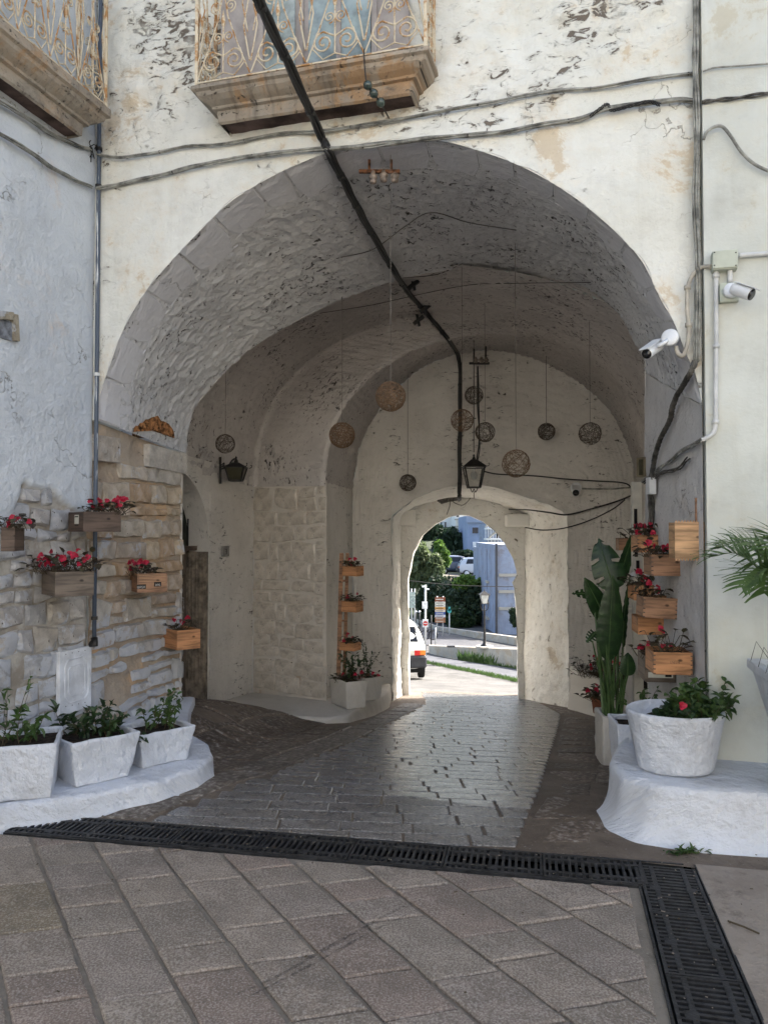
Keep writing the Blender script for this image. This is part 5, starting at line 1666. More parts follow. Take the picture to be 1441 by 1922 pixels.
def frond(parent, pts_, n, L, seed, droop=.35, mat=None):
    r = random.Random(seed); pts_ = spline(pts_, 8); A = resample(pts_, n + 1); it = []; v = []; f = []
    rc = MB().tube([Vector(a) for a in A], [.008 * (1 - .8 * i / n) for i in range(n + 1)], 5)
    for i in range(1, n + 1):
        p_ = Vector(A[i]); d = (Vector(A[i]) - Vector(A[i - 1])).normalized(); t = i / n
        ll = L * (math.sin(math.pi * (.12 + .80 * t)) ** .7) * r.uniform(.85, 1.1)
        for s_ in (-1, 1):
            sd_ = d.cross(Vector((0, 0, 1))); 
            if sd_.length < .1: sd_ = Vector((1, 0, 0))
            sd_.normalize(); upv = sd_.cross(d).normalized()
            dd = (d * .75 + sd_ * s_ * .75 + upv * r.uniform(.05, .55)).normalized()
            w = .0105; b = len(v); m_ = 5; q = p_.copy()
            for k in range(m_ + 1):
                ws = w * (1 - (k / m_) ** 2.2) + .0006; side = dd.cross(upv).normalized()
                v += [tuple(q + side * ws + upv * .002), tuple(q - side * ws)]
                q = q + dd * (ll / m_); dd = (dd + Vector((0, 0, -droop * .30))).normalized()
            for k in range(m_): f.append((b + 2 * k, b + 2 * k + 1, b + 2 * k + 3, b + 2 * k + 2))
    o = mk("frond", v, f, mat or M['palm'], parent); rc.mk("rachis", M['palmstalk'], o)
    return o
root = (2.3, 3.9, .86)
for k_, (q0, q1, q2, n_, L_, sd_) in enumerate((
    ((1450, 1085, 3.75), (1385, 1040, 3.8), (1335, 1045, 3.85), 64, .34, 1),
    ((1455, 1060, 3.95), (1390, 1020, 4.0), (1345, 1030, 4.05), 56, .30, 2),
    ((1470, 1080, 3.65), (1430, 1070, 3.6), (1395, 1100, 3.55), 50, .28, 3),
    ((1480, 1020, 3.9), (1452, 1030, 3.8), (1435, 1110, 3.7), 50, .30, 4),
    ((1490, 1040, 3.6), (1450, 1010, 3.55), (1405, 1020, 3.5), 50, .26, 7))):
    frond(PM, [root, (2.32, 3.9, 1.22), P(*q0), P(*q1), P(*q2)], n_, L_, sd_)
frond(PM, [root, (2.5, 3.9, 1.4), (2.8, 3.7, 1.6), (3.1, 3.6, 1.45)], 30, .3, 5)
frond(PM, [root, (2.4, 4.0, 1.5), (2.45, 3.95, 1.9), (2.7, 3.9, 2.0)], 26, .28, 6)
# old tyre mark curving over the slabs
def tyre_mark(label, px, w, seed):
    r = random.Random(seed); c = [Vector((G(x, y).x, G(x, y).y, 0)) for x, y in px]; c = spline(c, 10); vs_, fs_ = [], []
    for i, q in enumerate(c):
        d = (c[min(i + 1, len(c) - 1)] - c[max(i - 1, 0)]).normalized(); s = Vector((-d.y, d.x, 0)); ww = w * (1 - abs(i / len(c) - .45) * 1.3) * r.uniform(.7, 1.2)
        for k in (-1, 1): vs_.append((q.x + s.x * ww * k, q.y + s.y * ww * k, .0062))
    for i in range(len(c) - 1): fs_.append((2 * i, 2 * i + 1, 2 * i + 3, 2 * i + 2))
    o = mk("tyre_mark", vs_, fs_, M['tyre'], None); tag(o, label, "tyre mark")
mt = NT("rubber_smear", .8, .2); mt.b.inputs["Base Color"].default_value = (.055, .05, .05, 1)
mt.l(mt.math('MULTIPLY', mt.ramp(mt.noise(mt.coord('Object'), 38, 4, .7), .36, .66), .5), mt.b.inputs["Alpha"]); M['tyre'] = mt.m
tyre_mark("upper of two faint curved tyre marks on the foreground slabs", [(440, 1872), (520, 1836), (600, 1790), (680, 1745), (735, 1715), (790, 1690)], .011, 1)
tyre_mark("lower of two faint curved tyre marks on the foreground slabs", [(455, 1880), (530, 1842), (615, 1797), (690, 1755), (745, 1728), (800, 1700)], .008, 2)

# grit and scraps of leaf caught in the grates and joints
r = random.Random(55); gr = MB(); gl_ = MB()
for k in range(150):
    if k % 2: c = tline(r.uniform(0, 3.3), r.uniform(-DW, DW)); z = .006
    else:
        y = r.uniform(1.6, 3.7); c = lin(SLt, SLb, y).lerp(lin(SRt, SRb, y), r.random()); z = .006
    s = r.uniform(.002, .006)
    (gr if r.random() < .7 else gl_).box((c.x, c.y, z), (s, s * r.uniform(.4, 2), s * .4), r.uniform(0, 3))
for k in range(260):
    x, y = r.uniform(-2.2, 2.6), r.uniform(2.0, 4.6); s = r.uniform(.002, .006)
    (gr if r.random() < .5 else gl_).box((x, y, .007), (s, s * r.uniform(.5, 3), s * .4), r.uniform(0, 3))
o = gr.mk("grit", M['concrete'], None); o['kind'] = 'stuff'; o['label'] = "pale grit scattered over the grates and slabs"
o = gl_.mk("leaf_litter", M['stem'], None); o['kind'] = 'stuff'; o['label'] = "dark scraps of leaf on the grates and slabs"

# ================================================================== BALCONIES
M['stonemould'] = plaster("stained_balcony_stone", (.40, .36, .30), (.27, .235, .19), pock_t=.60, pock_scale=(22, 30, 22), pock_col=(.07, .06, .05), stain=(.34, .19, .08), stain_t=.53, streak=.85, streak_col=(.075, .065, .055), grime=.75, bump=.7, cracks=False)
M['soffit_dark'] = simple("dark_brown_underside", (.12, .085, .075), .9, .2, 0, .35, 5, .5)  # balcony underside in a darker brown than the moulding
M['railing'] = simple("rusty_cream_paint", (.56, .50, .41), .65, .3, 0, .12, 12, .3)
def railpaint():
    m = NT("flaking_cream_paint", .65, .3); v = m.coord('Object')
    c = m.mix(m.ramp(m.noise(v, 9, 6, .7), .47, .60), (.64, .56, .42), (.40, .21, .08)); m.color(c); m.bump(m.noise(v, 30, 4), .4, .003); return m.m
M['railing'] = railpaint()

def balcony(parent, w, ua, ub, zt, zb, p, rail_u, nm, extra_end=True, step_=None, name="balcony", railh=.95):
    """stone slab with moulded edge; w: wall; u range on the wall; protrusion p"""
    prof = [(p - .15, zb), (p - .135, zb + .012), (p - .13, zb + .085), (p - .105, zb + .09), (p - .10, zb + .105), (p - .06, zb + .125), (p - .03, zb + .15), (p - .022, zb + .175), (p - .0, zb + .185), (p, zt - .004), (p - .01, zt)]
    n = len(prof)
    loops = []
    for (o_, z) in prof:
        e = p - o_
        loops.append([w.p(ua + e, z, -.05), w.p(ua + e, z, o_), w.p(ub - e, z, o_), w.p(ub - e, z, -.05)])
    vs_, fs_, uv = [], [], []
    for L in loops:
        q = resample([tuple(x) for x in L], 120); vs_ += [tuple(x) for x in q]
    m_ = 120
    for l in range(n - 1):
        for i in range(m_ - 1):
            fs_.append((l * m_ + i, l * m_ + i + 1, (l + 1) * m_ + i + 1, (l + 1) * m_ + i))
    arr = np.array(vs_); arr += .004 * np.stack([fbm(arr, 9, 3, 1), fbm(arr, 9, 3, 2), fbm(arr, 9, 3, 3)], -1)
    uw = (arr[:, 0] - w.A.x) * w.t.x + (arr[:, 1] - w.A.y) * w.t.y
    o = mk(name, arr, fs_, M['stonemould'], parent, uvs=np.stack([uw, arr[:, 2]], -1))
    e = .15
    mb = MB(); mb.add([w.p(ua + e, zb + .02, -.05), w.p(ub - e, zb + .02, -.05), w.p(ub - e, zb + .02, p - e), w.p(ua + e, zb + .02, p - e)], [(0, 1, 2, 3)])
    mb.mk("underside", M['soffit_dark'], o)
    mb = MB(); mb.add([w.p(ua, zt - .002, -.05), w.p(ub, zt - .002, -.05), w.p(ub, zt - .002, p - .01), w.p(ua, zt - .002, p - .01)], [(0, 1, 2, 3)])
    mb.mk("slab_top", M['stonemould'], o)
    # railing
    pr = p - .03; a0, a1 = ua + .03, ub - .03
    def posts(us):
        for (u, off) in us:
            mb = MB(); mb.bar(w.p(u, zt, off), w.p(u, zt + railh, off), .020); mb.mk("corner_post", M['railing'], o)
    posts([(a0, pr), (a1, pr), (a0, .01), (a1, .01)])
    for z in (zt + .02, zt + railh):
        for qa, qb in ((w.p(a0, z, pr), w.p(a1, z, pr)), (w.p(a0, z, 0), w.p(a0, z, pr)), (w.p(a1, z, 0), w.p(a1, z, pr))):
            MB().bar(qa, qb, .022, .010).mk("rail", M['railing'], o)
    step = (a1 - a0) / nm
    # one bay of wrought scrolls in local coordinates (x across, z up)
    def bay():
        mb = MB(); H = railh
        def tb(pts, r_=.0055): mb.tube([Vector((x, 0, z)) for x, z in pts], r_, 4, cap=False)
        s = step / 2
        def scroll(cx, cz, R, sgn, a0_, turns=1.6):
            pts = []
            for k in range(26):
                t = k / 25; a = a0_ + sgn * t * turns * 2 * math.pi; rr_ = R * (1 - .82 * t); pts.append((cx + rr_ * math.cos(a), cz + rr_ * math.sin(a)))
            return pts
        tb([(-s * .98, .02), (-s * .55, .22), (-s * .18, .42), (0, .62), (0, H)], .006); tb([(s * .98, .02), (s * .55, .22), (s * .18, .42), (0, .62)], .006)
        tb([(-s, .60), (-s * .75, .34), (-s * .98, .10)], .006); tb([(s, .60), (s * .75, .34), (s * .98, .10)], .006)
        for sg in (-1, 1):
            tb([(sg * s * .02, .165)] + scroll(sg * s * .40, .13, s * .36, -sg, math.pi / 2 if sg > 0 else math.pi / 2), .007)
            tb(scroll(sg * s * .20, .29, s * .20, -sg, -math.pi / 2), .0055)
            tb([(0, .05), (sg * s * .42, .02), (sg * s * .78, .10), (sg * s * .62, .20)], .0055)
            tb(scroll(sg * s * .26, .50, s * .22, sg, -math.pi / 2), .0055)
            tb([(sg * s * .9, .30), (sg * s * .70, .5), (sg * s * .9, .7), (sg * s * .6, .9)], .0055)
        mb.lathe([(0, 0), (.012, .01), (.016, .04), (.006, .09), (0, .12)], (0, 0, .36), 8)
        mb.lathe([(0, -.012), (.014, 0), (0, .012)], (0, 0, .165), 10)
        tb([(0, .05), (0, .40)], .006)
        return mb
    bm_ = bay(); bo = mk("scroll_panel", bm_.v, bm_.f, M['railing'], None, local=True, smooth=True); bd = bo.data; bpy.data.objects.remove(bo)
    def putbay(u, off, ang):
        q = bpy.data.objects.new("scroll_panel", bd); link(q, o); q.location = w.p(u, zt + .02, off) - wl(o); q.rotation_euler = (0, 0, ang); return q
    base_ang = math.atan2(w.t.y, w.t.x)
    for k in range(nm): putbay(a0 + step * (k + .5), pr, base_ang)
    for uu in (a0, a1):
        q = putbay(uu, pr / 2, base_ang + math.pi / 2); q.scale = (pr / step, 1, 1)
    for k in range(nm * 3):
        q = MB(); u = a0 + step / 3 * (k + .5); q.box(w.p(u, zt + .012, pr), (.02, .014, .012)); 
        if k % 2 == 0: q.mk("stud", M['rust'], o)
    return o
ua, _ = FAC.uz(392, 150); ub, _ = FAC.uz(826, 128)
balcony(GB, FAC, ua + .03, ub - .01, 4.615, 4.40, .31, None, 4)
# balcony door
def facquad(name, u0, u1, z0, z1, off, th, mat, parent):
    mb = MB(); a = FAC.p((u0 + u1) / 2, (z0 + z1) / 2, off - th / 2)
    mb.bar(FAC.p(u0, (z0 + z1) / 2, off - th / 2), FAC.p(u1, (z0 + z1) / 2, off - th / 2), z1 - z0 if False else th, z1 - z0)
    return mb.mk(name, mat, parent)
M['pinkpaint'] = simple("greyish_pink_paint", (.42, .385, .37), .7, .3, 0, .12, 6, .2)
M['pane'] = simple("pane_painted_reflection", (.30, .37, .375), .12, .7, 0, .4, 3)  # blue-teal reflections are painted into the glass colour
dd = facquad("balcony_door", ua + .12, ub - .20, 4.62, 6.7, .05, .03, M['pinkpaint'], GB)
du, _z = FAC.uz(525, 40); 
for (x0, x1) in ((505, 560), (585, 640), (645, 700)):
    a, _ = FAC.uz(x0, 30); b, _ = FAC.uz(x1, 30)
    facquad("pane", a, b, 4.78, 6.4, .062, .012, M['pane'], dd)
for x in (498, 572, 642, 708):
    a, _ = FAC.uz(x, 30); facquad("stile", a - .016, a + .016, 4.66, 6.6, .075, .02, M['pinkpaint'], dd)
# left balcony on the corner house
ub2, _ = LW.uz(196, 230)
balcony(LH, LW, ub2 - 2.3, LW.L - .18, 4.615, 4.37, .27, None, 7)

# ================================================================== CABLES, PIPES
def cable(name, label, pts, r_, mat, cat="cable", strands=1, seed=0, twist=.5, spread=1.1, k=6, group=None, ties=None, lt=0):
    t = thing(name, label, cat, pts[0], 0, group) if strands > 1 or ties else None
    P_ = spline(pts, k)
    rr_ = random.Random(seed)
    if strands == 1 and not ties:
        o = MB().tube(P_, r_, 6).mk(name, mat, None, smooth=True); tag(o, label, cat, group); return o
    n = len(P_)
    for s in range(strands):
        ph = 6.283 * s / strands; q = []
        for i, p in enumerate(P_):
            d = (P_[min(i + 1, n - 1)] - P_[max(i - 1, 0)]).normalized()
            up = Vector((0, 0, 1)) if abs(d.z) < .9 else Vector((1, 0, 0))
            x = d.cross(up).normalized(); y = x.cross(d).normalized()
            a = ph + twist * i
            rad = r_ * spread * (1 + .25 * math.sin(i * .9 + s * 2))
            if strands == 1: rad = 0
            q.append(p + x * math.cos(a) * rad + y * math.sin(a) * rad)
        MB().tube(q, r_ * (1 if s else 1.15), 6).mk("strand", mat, t, smooth=True)
    if ties:
        for i in range(ties, n - 1, ties):
            d = (P_[i + 1] - P_[i - 1]).normalized() * r_ * 1.2
            MB().tube([P_[i] - d * (.7 if lt else 1), P_[i] + d * (.7 if lt else 1)], r_ * (2.2 if lt else 2.3 if strands > 1 else 1.6), 8).mk("tie", M['darkcable'] if lt else M['cable'], t)
    return t
fh = lambda pts, off=.03: [FAC.hit(x, y, off) for x, y in pts]
wob = random.Random(77)
def jit(pts, a=.006): return [Vector(p) + Vector((wob.uniform(-a, a), wob.uniform(-a, a), wob.uniform(-a, a))) for p in pts]
cable("cable_bundle", "upper grey cable run crossing the facade above the arch", jit(fh([(182, 290), (230, 296), (290, 286), (350, 276), (430, 268), (520, 252), (600, 245), (720, 228), (830, 208), (930, 192), (1040, 172), (1120, 166), (1200, 150), (1290, 137), (1308, 140)])), .0052, M['oldcable'], strands=3, seed=1, twist=.13, ties=13, spread=1.4, lt=1)
cable("cable_bundle", "lower sagging grey cable run brushing the crown of the arch", jit(fh([(182, 352), (230, 345), (300, 328), (370, 312), (430, 298), (500, 290), (600, 282), (680, 274), (760, 264), (850, 258), (930, 250), (1010, 236), (1090, 220), (1140, 206), (1200, 196), (1260, 188), (1308, 190)], .035)), .0066, M['oldcable'], strands=4, seed=2, twist=.15, ties=14, spread=1.4, lt=1)
cable("wire_tangle", "short tangle of black wires tied on the lower cable run near the top right", jit(fh([(1110, 216), (1128, 206), (1138, 196), (1150, 203), (1175, 199), (1215, 192), (1240, 196)], .05), .01), .0035, M['cable'], strands=4, seed=3, twist=.8, spread=2.4)
lh = lambda pts, off=.03: [LW.hit(x, y, off) for x, y in pts]
cable("cable_bundle", "upper drooping cables on the blue washed wall under the balcony", jit(lh([(-60, 150), (0, 190), (40, 215), (90, 248), (140, 270), (170, 282)])), .0045, M['oldcable'], strands=4, seed=4, twist=.05, spread=2.2)
cable("cable_bundle", "lower cables running down the blue washed wall into the corner pipe", jit(lh([(-60, 215), (0, 252), (50, 282), (90, 310), (135, 334), (172, 352)])), .005, M['oldcable'], strands=4, seed=5, twist=.06, spread=1.9)
cable("vertical_cables", "vertical grey cable bundle in the right hand corner of the facade", jit([FAC.hit(x, y, .05) for x, y in [(1306, -60), (1306, 60), (1306, 140), (1307, 250), (1306, 380), (1309, 500), (1309, 600), (1306, 680)]], .004), .0065, M['oldcable'], strands=5, seed=6, twist=.05, spread=1.9)
rj = lambda pts, off=.035: [RJ.hit(x, y, off) for x, y in pts]
cable("twisted_cables", "thick dark twisted cable rope falling from the corner down the right jamb", jit([FAC.hit(1306, 675, .06), FAC.hit(1296, 700, .05)] + rj([(1284, 722), (1270, 745), (1262, 765), (1256, 785), (1247, 808), (1238, 825), (1230, 845), (1224, 870), (1222, 900)], .05), .008), .0055, M['darkcable'], strands=7, seed=7, twist=.45, spread=2.3)
cable("cable_bundle", "thin old cables slanting across the right jamb below the camera", jit(rj([(1316, 826), (1290, 842), (1262, 862), (1240, 878), (1222, 892), (1205, 905)], .03)), .0055, M['oldcable'], strands=3, seed=8, twist=.25, spread=1.8)
cable("cable_bundle", "second grimy cable slanting on the right jamb to a small stub", jit(rj([(1292, 862), (1270, 880), (1245, 888), (1222, 898), (1208, 906)], .03)), .005, M['darkcable'], strands=3, seed=9, twist=.3, spread=1.8)
cable("hanging_cables", "cluster of cables dropping behind the topmost reddish flower box", jit(rj([(1220, 900), (1221, 930), (1222, 955), (1220, 985)], .03)), .008, M['darkcable'], strands=4, seed=10, twist=.1, spread=1.8)
o = MB(); c = RJ.hit(1221, 912, .05); o.box(c, (.05, .07, .12)); o = o.mk("junction_box", M['pvc']); tag(o, "small white trunking box on the right jamb above the flower boxes", "junction box")
cable("curved_cable", "grey cable looping out over the right hand house wall", [RW.hit(x, y, .10) for x, y in [(1319, 262), (1325, 248), (1340, 238), (1355, 238), (1370, 255), (1390, 285), (1415, 308), (1450, 325)]], .010, M['oldcable'])
cable("wall_cable", "thin cable along the top of the right hand house wall", [RW.hit(x, y, .08) for x, y in [(1318, 134), (1340, 127), (1380, 124), (1450, 119)]], .005, M['oldcable'])
cable("wall_cable", "double dark cable across the right hand house wall above the looped one", jit([RW.hit(x, y, .08) for x, y in [(1316, 192), (1345, 187), (1390, 183), (1450, 175)]], .003), .006, M['darkcable'], strands=2, seed=12)
# junction box, conduits, cameras
jb = thing("junction_box", "large greenish grey junction box high on the right hand wall", "junction box", RW.hit(1360, 486, .06))
def wbox(w, px0, px1, py0, py1, off0, off1, name, mat, parent=None, bev=.006):
    a = w.hit(px0, py1, off1); b = w.hit(px1, py0, off1)
    ua_, _ = w.uz(px0, py1, off1); ub_, _ = w.uz(px1, py0, off1); za, zb_ = w.hit((px0 + px1) / 2, py1, off1).z, w.hit((px0 + px1) / 2, py0, off1).z
    mb = MB(); v = []
    for o_ in (off0, off1):
        for (u, z) in ((ua_, za), (ub_, za), (ub_, zb_), (ua_, zb_)): v.append(w.p(u, z, o_))
    mb.add(v, [(0, 1, 2, 3), (4, 7, 6, 5), (0, 4, 5, 1), (1, 5, 6, 2), (2, 6, 7, 3), (3, 7, 4, 0)])
    o = mb.mk(name, mat, parent)
    if bev: md = o.modifiers.new("bev", 'BEVEL'); md.width = bev; md.segments = 2
    return o
wbox(RW, 1336, 1384, 469, 505, .055, .125, "body", M['boxgreen'], jb); wbox(RW, 1337, 1383, 470, 502, .125, .135, "lid", M['boxgreen'], jb, .003)
for x, y in ((1340, 474), (1380, 474), (1340, 498), (1380, 498)):
    c = RW.hit(x, y, .136); MB().box(c, (.006, .006, .006)).mk("screw", M['iron'], jb)
def pipe(name, label, pts, r_, mat, clamps=None, cat="conduit", k=5):
    t = thing(name, label, cat, pts[0])
    MB().tube(spline(pts, k), r_, 10).mk("tube", mat, t, smooth=True)
    for c in (clamps or []):
        MB().tube([c + Vector((0, 0, -.012)), c + Vector((0, 0, .012))], r_ * 1.45, 10).mk("clamp", mat, t, smooth=True)
    return t
pipe("conduit", "pale horizontal conduit leaving the junction box to the right edge", [RW.hit(x, y, .085) for x, y in [(1386, 480), (1410, 478), (1460, 475)]], .014, M['pvc'])
cp = [(1343, 506), (1343, 560), (1343, 650), (1342, 740), (1342, 790), (1338, 812), (1325, 822), (1316, 826)]
pipe("conduit", "long pale vertical conduit below the junction box bending into the passage", [RW.hit(x, y, .085) for x, y in cp], .013, M['pvc'], [RW.hit(x, y, .085) for x, y in ((1343, 518), (1343, 650), (1342, 792))])
pipe("conduit", "short pale stub joining the junction box to the camera plate", [RW.hit(1369, 505, .085), RW.hit(1369, 530, .085)], .015, M['pvc'])
pipe("flexible_conduit", "beige corrugated conduit looping left from the junction box to the lower camera", [RW.hit(1334, 500, .09)] + [FAC.hit(x, y, .05) for x, y in [(1316, 502), (1300, 515), (1290, 540), (1289, 580), (1292, 620), (1288, 650), (1280, 668), (1271, 662), (1268, 650)]], .013, M['flex'], [FAC.hit(1289, 540, .05), FAC.hit(1291, 610, .05)])
def camera_obj(label, plate, pivot, head0, head1, r_, plate_n, psize=.10):
    t = thing("security_camera", label, "security camera", plate)
    pn = Vector(plate_n).normalized(); Mq = pn.to_track_quat('Z', 'Y').to_matrix()
    MB().lathe([(0, 0), (psize * .5, 0), (psize * .5, .03), (psize * .42, .036), (0, .036)], plate, 20, Mq).mk("mount", M['camwhite'], t, True)
    MB().tube([plate, pivot, head0.lerp(head1, .25)], .014, 8).mk("arm", M['camwhite'], t, True)
    d = (head1 - head0).normalized(); Mh = d.to_track_quat('Z', 'Y').to_matrix(); L = (head1 - head0).length
    MB().lathe([(0, 0), (r_ * .8, 0), (r_ * .95, .012), (r_, .03), (r_, L - .01), (r_ * .97, L), (r_ * .85, L), (0, L - .001)], head0, 20, Mh).mk("housing", M['camwhite'], t, True)
    MB().lathe([(0, 0), (r_ * .9, 0), (r_ * .9, .004), (0, .004)], head1, 20, Mh).mk("lens_face", M['glassdark'], t, True)
    side = d.cross(Vector((0, 0, 1))).normalized(); up = side.cross(d)
    mb = MB(); a = head0 + up * r_ * 1.05 + d * .01; b = head1 + up * r_ * 1.05 + d * .02
    mb.bar(a, b, r_ * 1.9, .005, up=up); mb.mk("sun_shield", M['camwhite'], t)
    return t
wbox(RW, 1350, 1386, 530, 566, .055, .10, "camera_backbox", M['boxgreen'], None)
tag(bpy.data.objects["camera_backbox"], "square mounting box behind the upper white security camera", "mounting box")
camera_obj("white security camera on the right hand wall pointing right", RW.hit(1370, 547, .10), RW.hit(1380, 545, .17), RW.hit(1374, 541, .20), RW.hit(1409, 553, .26), .035, RW.n, .085)
c1 = FAC.hit(1258, 635, .05)
camera_obj("white security camera at the arch edge pointing down to the left", c1, c1 + Vector((-.09, -.06, -.06)), P(1238, 646, 4.62), P(1213, 664, 4.52), .033, (-.5, -.8, 0), .10)
c2 = P(1080, 916, BD - .05)
camera_obj("small dim security camera on the back wall right of the gate", c2, c2 + Vector((0, -.10, -.02)), P(1080, 917, BD - .12), P(1080, 925, BD - .34), .05, (0, -1, 0), .16)
pipe("conduit", "thin conduit on the back wall running right from the small camera", [P(1090, 917, BD - .03), P(1140, 918, BD - .03), P(1182, 915, BD - .03)], .012, M['oldcable'])
cable("wall_cable", "thin black wire swagging over the back wall above the gate", [P(x, y, BD - .04) for x, y in [(905, 884), (935, 890), (1000, 893), (1060, 899), (1120, 903), (1175, 908), (1188, 930)]], .010, M['cable'])
cable("wall_cable", "black wire from the gate corbel rising right to the back corner", [P(955, 956, TD - .1), P(990, 957, BD + .4), P(1030, 962, BD - .03), P(1064, 966, BD - .05), P(1110, 955, BD - .08), P(1160, 940, BD - .1), P(1195, 925, BD - .2)], .012, M['cable'])
cable("wall_cable", "second black wire below it on the back wall", [P(x, y, BD - .05) for x, y in [(985, 990), (1020, 995), (1064, 990), (1110, 975), (1150, 955), (1172, 938)]], .009, M['cable'])
cable("wall_cable", "little swag of pale wire at the top of the gate opening", [P(x, y, TD - .05) for x, y in [(888, 922), (880, 938), (868, 948), (855, 945), (846, 940), (843, 952), (838, 966)]], .008, M['oldcable'])
# floodlight
t = thing("floodlight", "small brownish floodlight where the jamb meets the inner room", "floodlight", P(1205, 878, 5.9))
MB().box(P(1207, 877, 5.9), (.055, .10, .15), .3).mk("housing", simple("bronze_housing", (.16, .13, .08), .4, .5), t)
MB().box(P(1203, 877, 5.86), (.04, .012, .12), .3).mk("glass", M['lampglass'], t)
# big black cable through the arch
bc = [P(470, -60, 3.55), P(485, 0, 3.72), P(520, 75, 4.1), P(560, 160, 4.55), P(600, 250, 5.12), P(618, 288, 5.17)] + [surf(x, y, .11) for x, y in ((645, 340), (668, 385), (690, 425), (725, 485), (745, 518), (765, 548), (800, 588), (835, 630), (856, 660))] + [P(862, 680, BD - .08), P(863, 700, BD - .06), P(863, 780, BD - .06), P(862, 860, BD - .06), P(862, 925, BD - .06), P(861, 938, BD + .2)]
cable("thick_cable", "thick black bundled cable slung through the vault to the back wall", bc, .0138, M['cable'], strands=4, seed=20, twist=.0, spread=1.15, ties=7)
t = thing("cable_clamps", "cluster of black clamps on the thick cable deep in the vault", "cable clamp", P(790, 585, 8.7))
for (x, y, d, a) in ((775, 533, 0, .5), (784, 600, 0, -.6), (797, 578, 0, .7)):
    d = surf(x, y, .12).y
    MB().bar(P(x - 8, y + 8, d), P(x + 10, y - 6, d), .05, .04).mk("clamp", M['cable'], t); MB().bar(P(x - 2, y - 10, d), P(x + 3, y + 12, d), .03).mk("clamp_bolt", M['cable'], t)
t = thing("conduit_stub", "bunch of wires folded under the top of the gate recess", "cable", P(840, 938, 11.6))
for k in range(3): MB().tube([P(822 + k * 3, 940 + k * 2, 11.9), P(842, 936 + k * 2, 11.6), P(860, 935 + k, 11.2)], .018, 6).mk("strand", M['darkcable'], t, True)
# corner pipe
def pp():
    m = NT("chipped_blue_grey_pipe", .5, .4); v = m.coord('Object', (30, 30, 1.6)); n = m.noise(v, 1.0, 5, .6)
    c = m.mix(m.ramp(n, .58, .62), (.075, .095, .13), (.60, .62, .64)); m.color(c); return m.m
M['pipe'] = pp()
cpn = Vector((LW.p(LW.L - .02, 0, .045).x, LW.p(LW.L - .02, 0, .045).y, 0))
def col(px, py): return P(px, py, cpn.y)
pc = thing("drainpipe", "slim blue grey painted pipe with white drips down the corner of the pier", "pipe", (cpn.x, cpn.y, .5))
zb_ = zat(1208, cpn.y)
MB().tube([Vector((cpn.x, cpn.y, zb_)), Vector((cpn.x, cpn.y, 2.0)), Vector((cpn.x, cpn.y, 4.0)), Vector((cpn.x, cpn.y, 9.0))], .0155, 12).mk("pipe_run", M['pipe'], pc, True)
MB().tube([Vector((cpn.x - .02, cpn.y - .01, zb_)), Vector((cpn.x + .012, cpn.y - .02, zb_ - .005)), Vector((cpn.x, cpn.y, zb_ + .04))], .026, 10).mk("foot_elbow", M['iron2'], pc, True)
for y in (703, 350, 280, 1160):
    z = zat(y, cpn.y); MB().lathe([(.0, -.012), (.024, -.012), (.024, .012), (0, .012)], (cpn.x, cpn.y, z), 12).mk("clamp", M['pvc'] if y == 703 else M['iron2'], pc)
pc['category'] = "pipe"
t = thing("wire_knot", "knot of stray black wires at the corner pipe where the upper cables cross", "cable", (cpn.x, cpn.y - .03, zat(285, cpn.y)))
rr_ = random.Random(9)
for k in range(9):
    c = P(172 + rr_.uniform(-12, 14), 285 + rr_.uniform(-25, 18), cpn.y - .03); d = P(172 + rr_.uniform(-20, 18), 285 + rr_.uniform(-12, 22), cpn.y - .03)
    MB().tube([c, c.lerp(d, .5) + Vector((.02, -.02, .02)), d], .004, 5).mk("wire", M['cable'], t, True)
# meter hatch
ht = thing("meter_hatch", "white painted metal meter hatch with an octagonal pressed panel low on the stones", "hatch", LW.hit(143, 1330, .01))
wbox(LW, 112, 173, 1218, 1335, -.01, .022, "door_leaf", M['white_metal'], ht, .004)
a = [(128, 1240), (158, 1231), (166, 1242), (166, 1300), (158, 1312), (130, 1320), (122, 1308), (122, 1252), (128, 1240)]
MB().tube([LW.hit(x, y, .023) for x, y in a], .006, 5).mk("pressed_panel", M['white_metal'], ht)
a = [(133, 1252), (155, 1245), (160, 1252), (160, 1295), (155, 1302), (134, 1308), (129, 1300), (129, 1258), (133, 1252)]
MB().tube([LW.hit(x, y, .023) for x, y in a], .0045, 5).mk("pressed_panel", M['white_metal'], ht)
for k in range(4):
    for yy in (1228, 1326): MB().box(LW.hit(124 + k * 12, yy - k * 2.5, .0225), (.006, .006, .005)).mk("vent_hole", M['glassdark'], ht)
# small wall niche
t = thing("wall_niche", "small grey shuttered opening with worn stone edges at the far left", "niche", LW.hit(12, 625, 0))
wbox(LW, -30, 24, 596, 632, -.01, .012, "board", simple("blue_grey_board", (.22, .235, .26), .8, .2, 0, .3, 18, .5), t, 0)
for (a, b, w_) in (((-30, 588), (24, 594), .05), ((27, 590), (30, 640), .045)):
    MB().bar(LW.hit(*a, .014), LW.hit(*b, .014), w_, .03, up=LW.n).mk("edge_stone", M['stone'], t).color = (.42, .38, .30, 1)
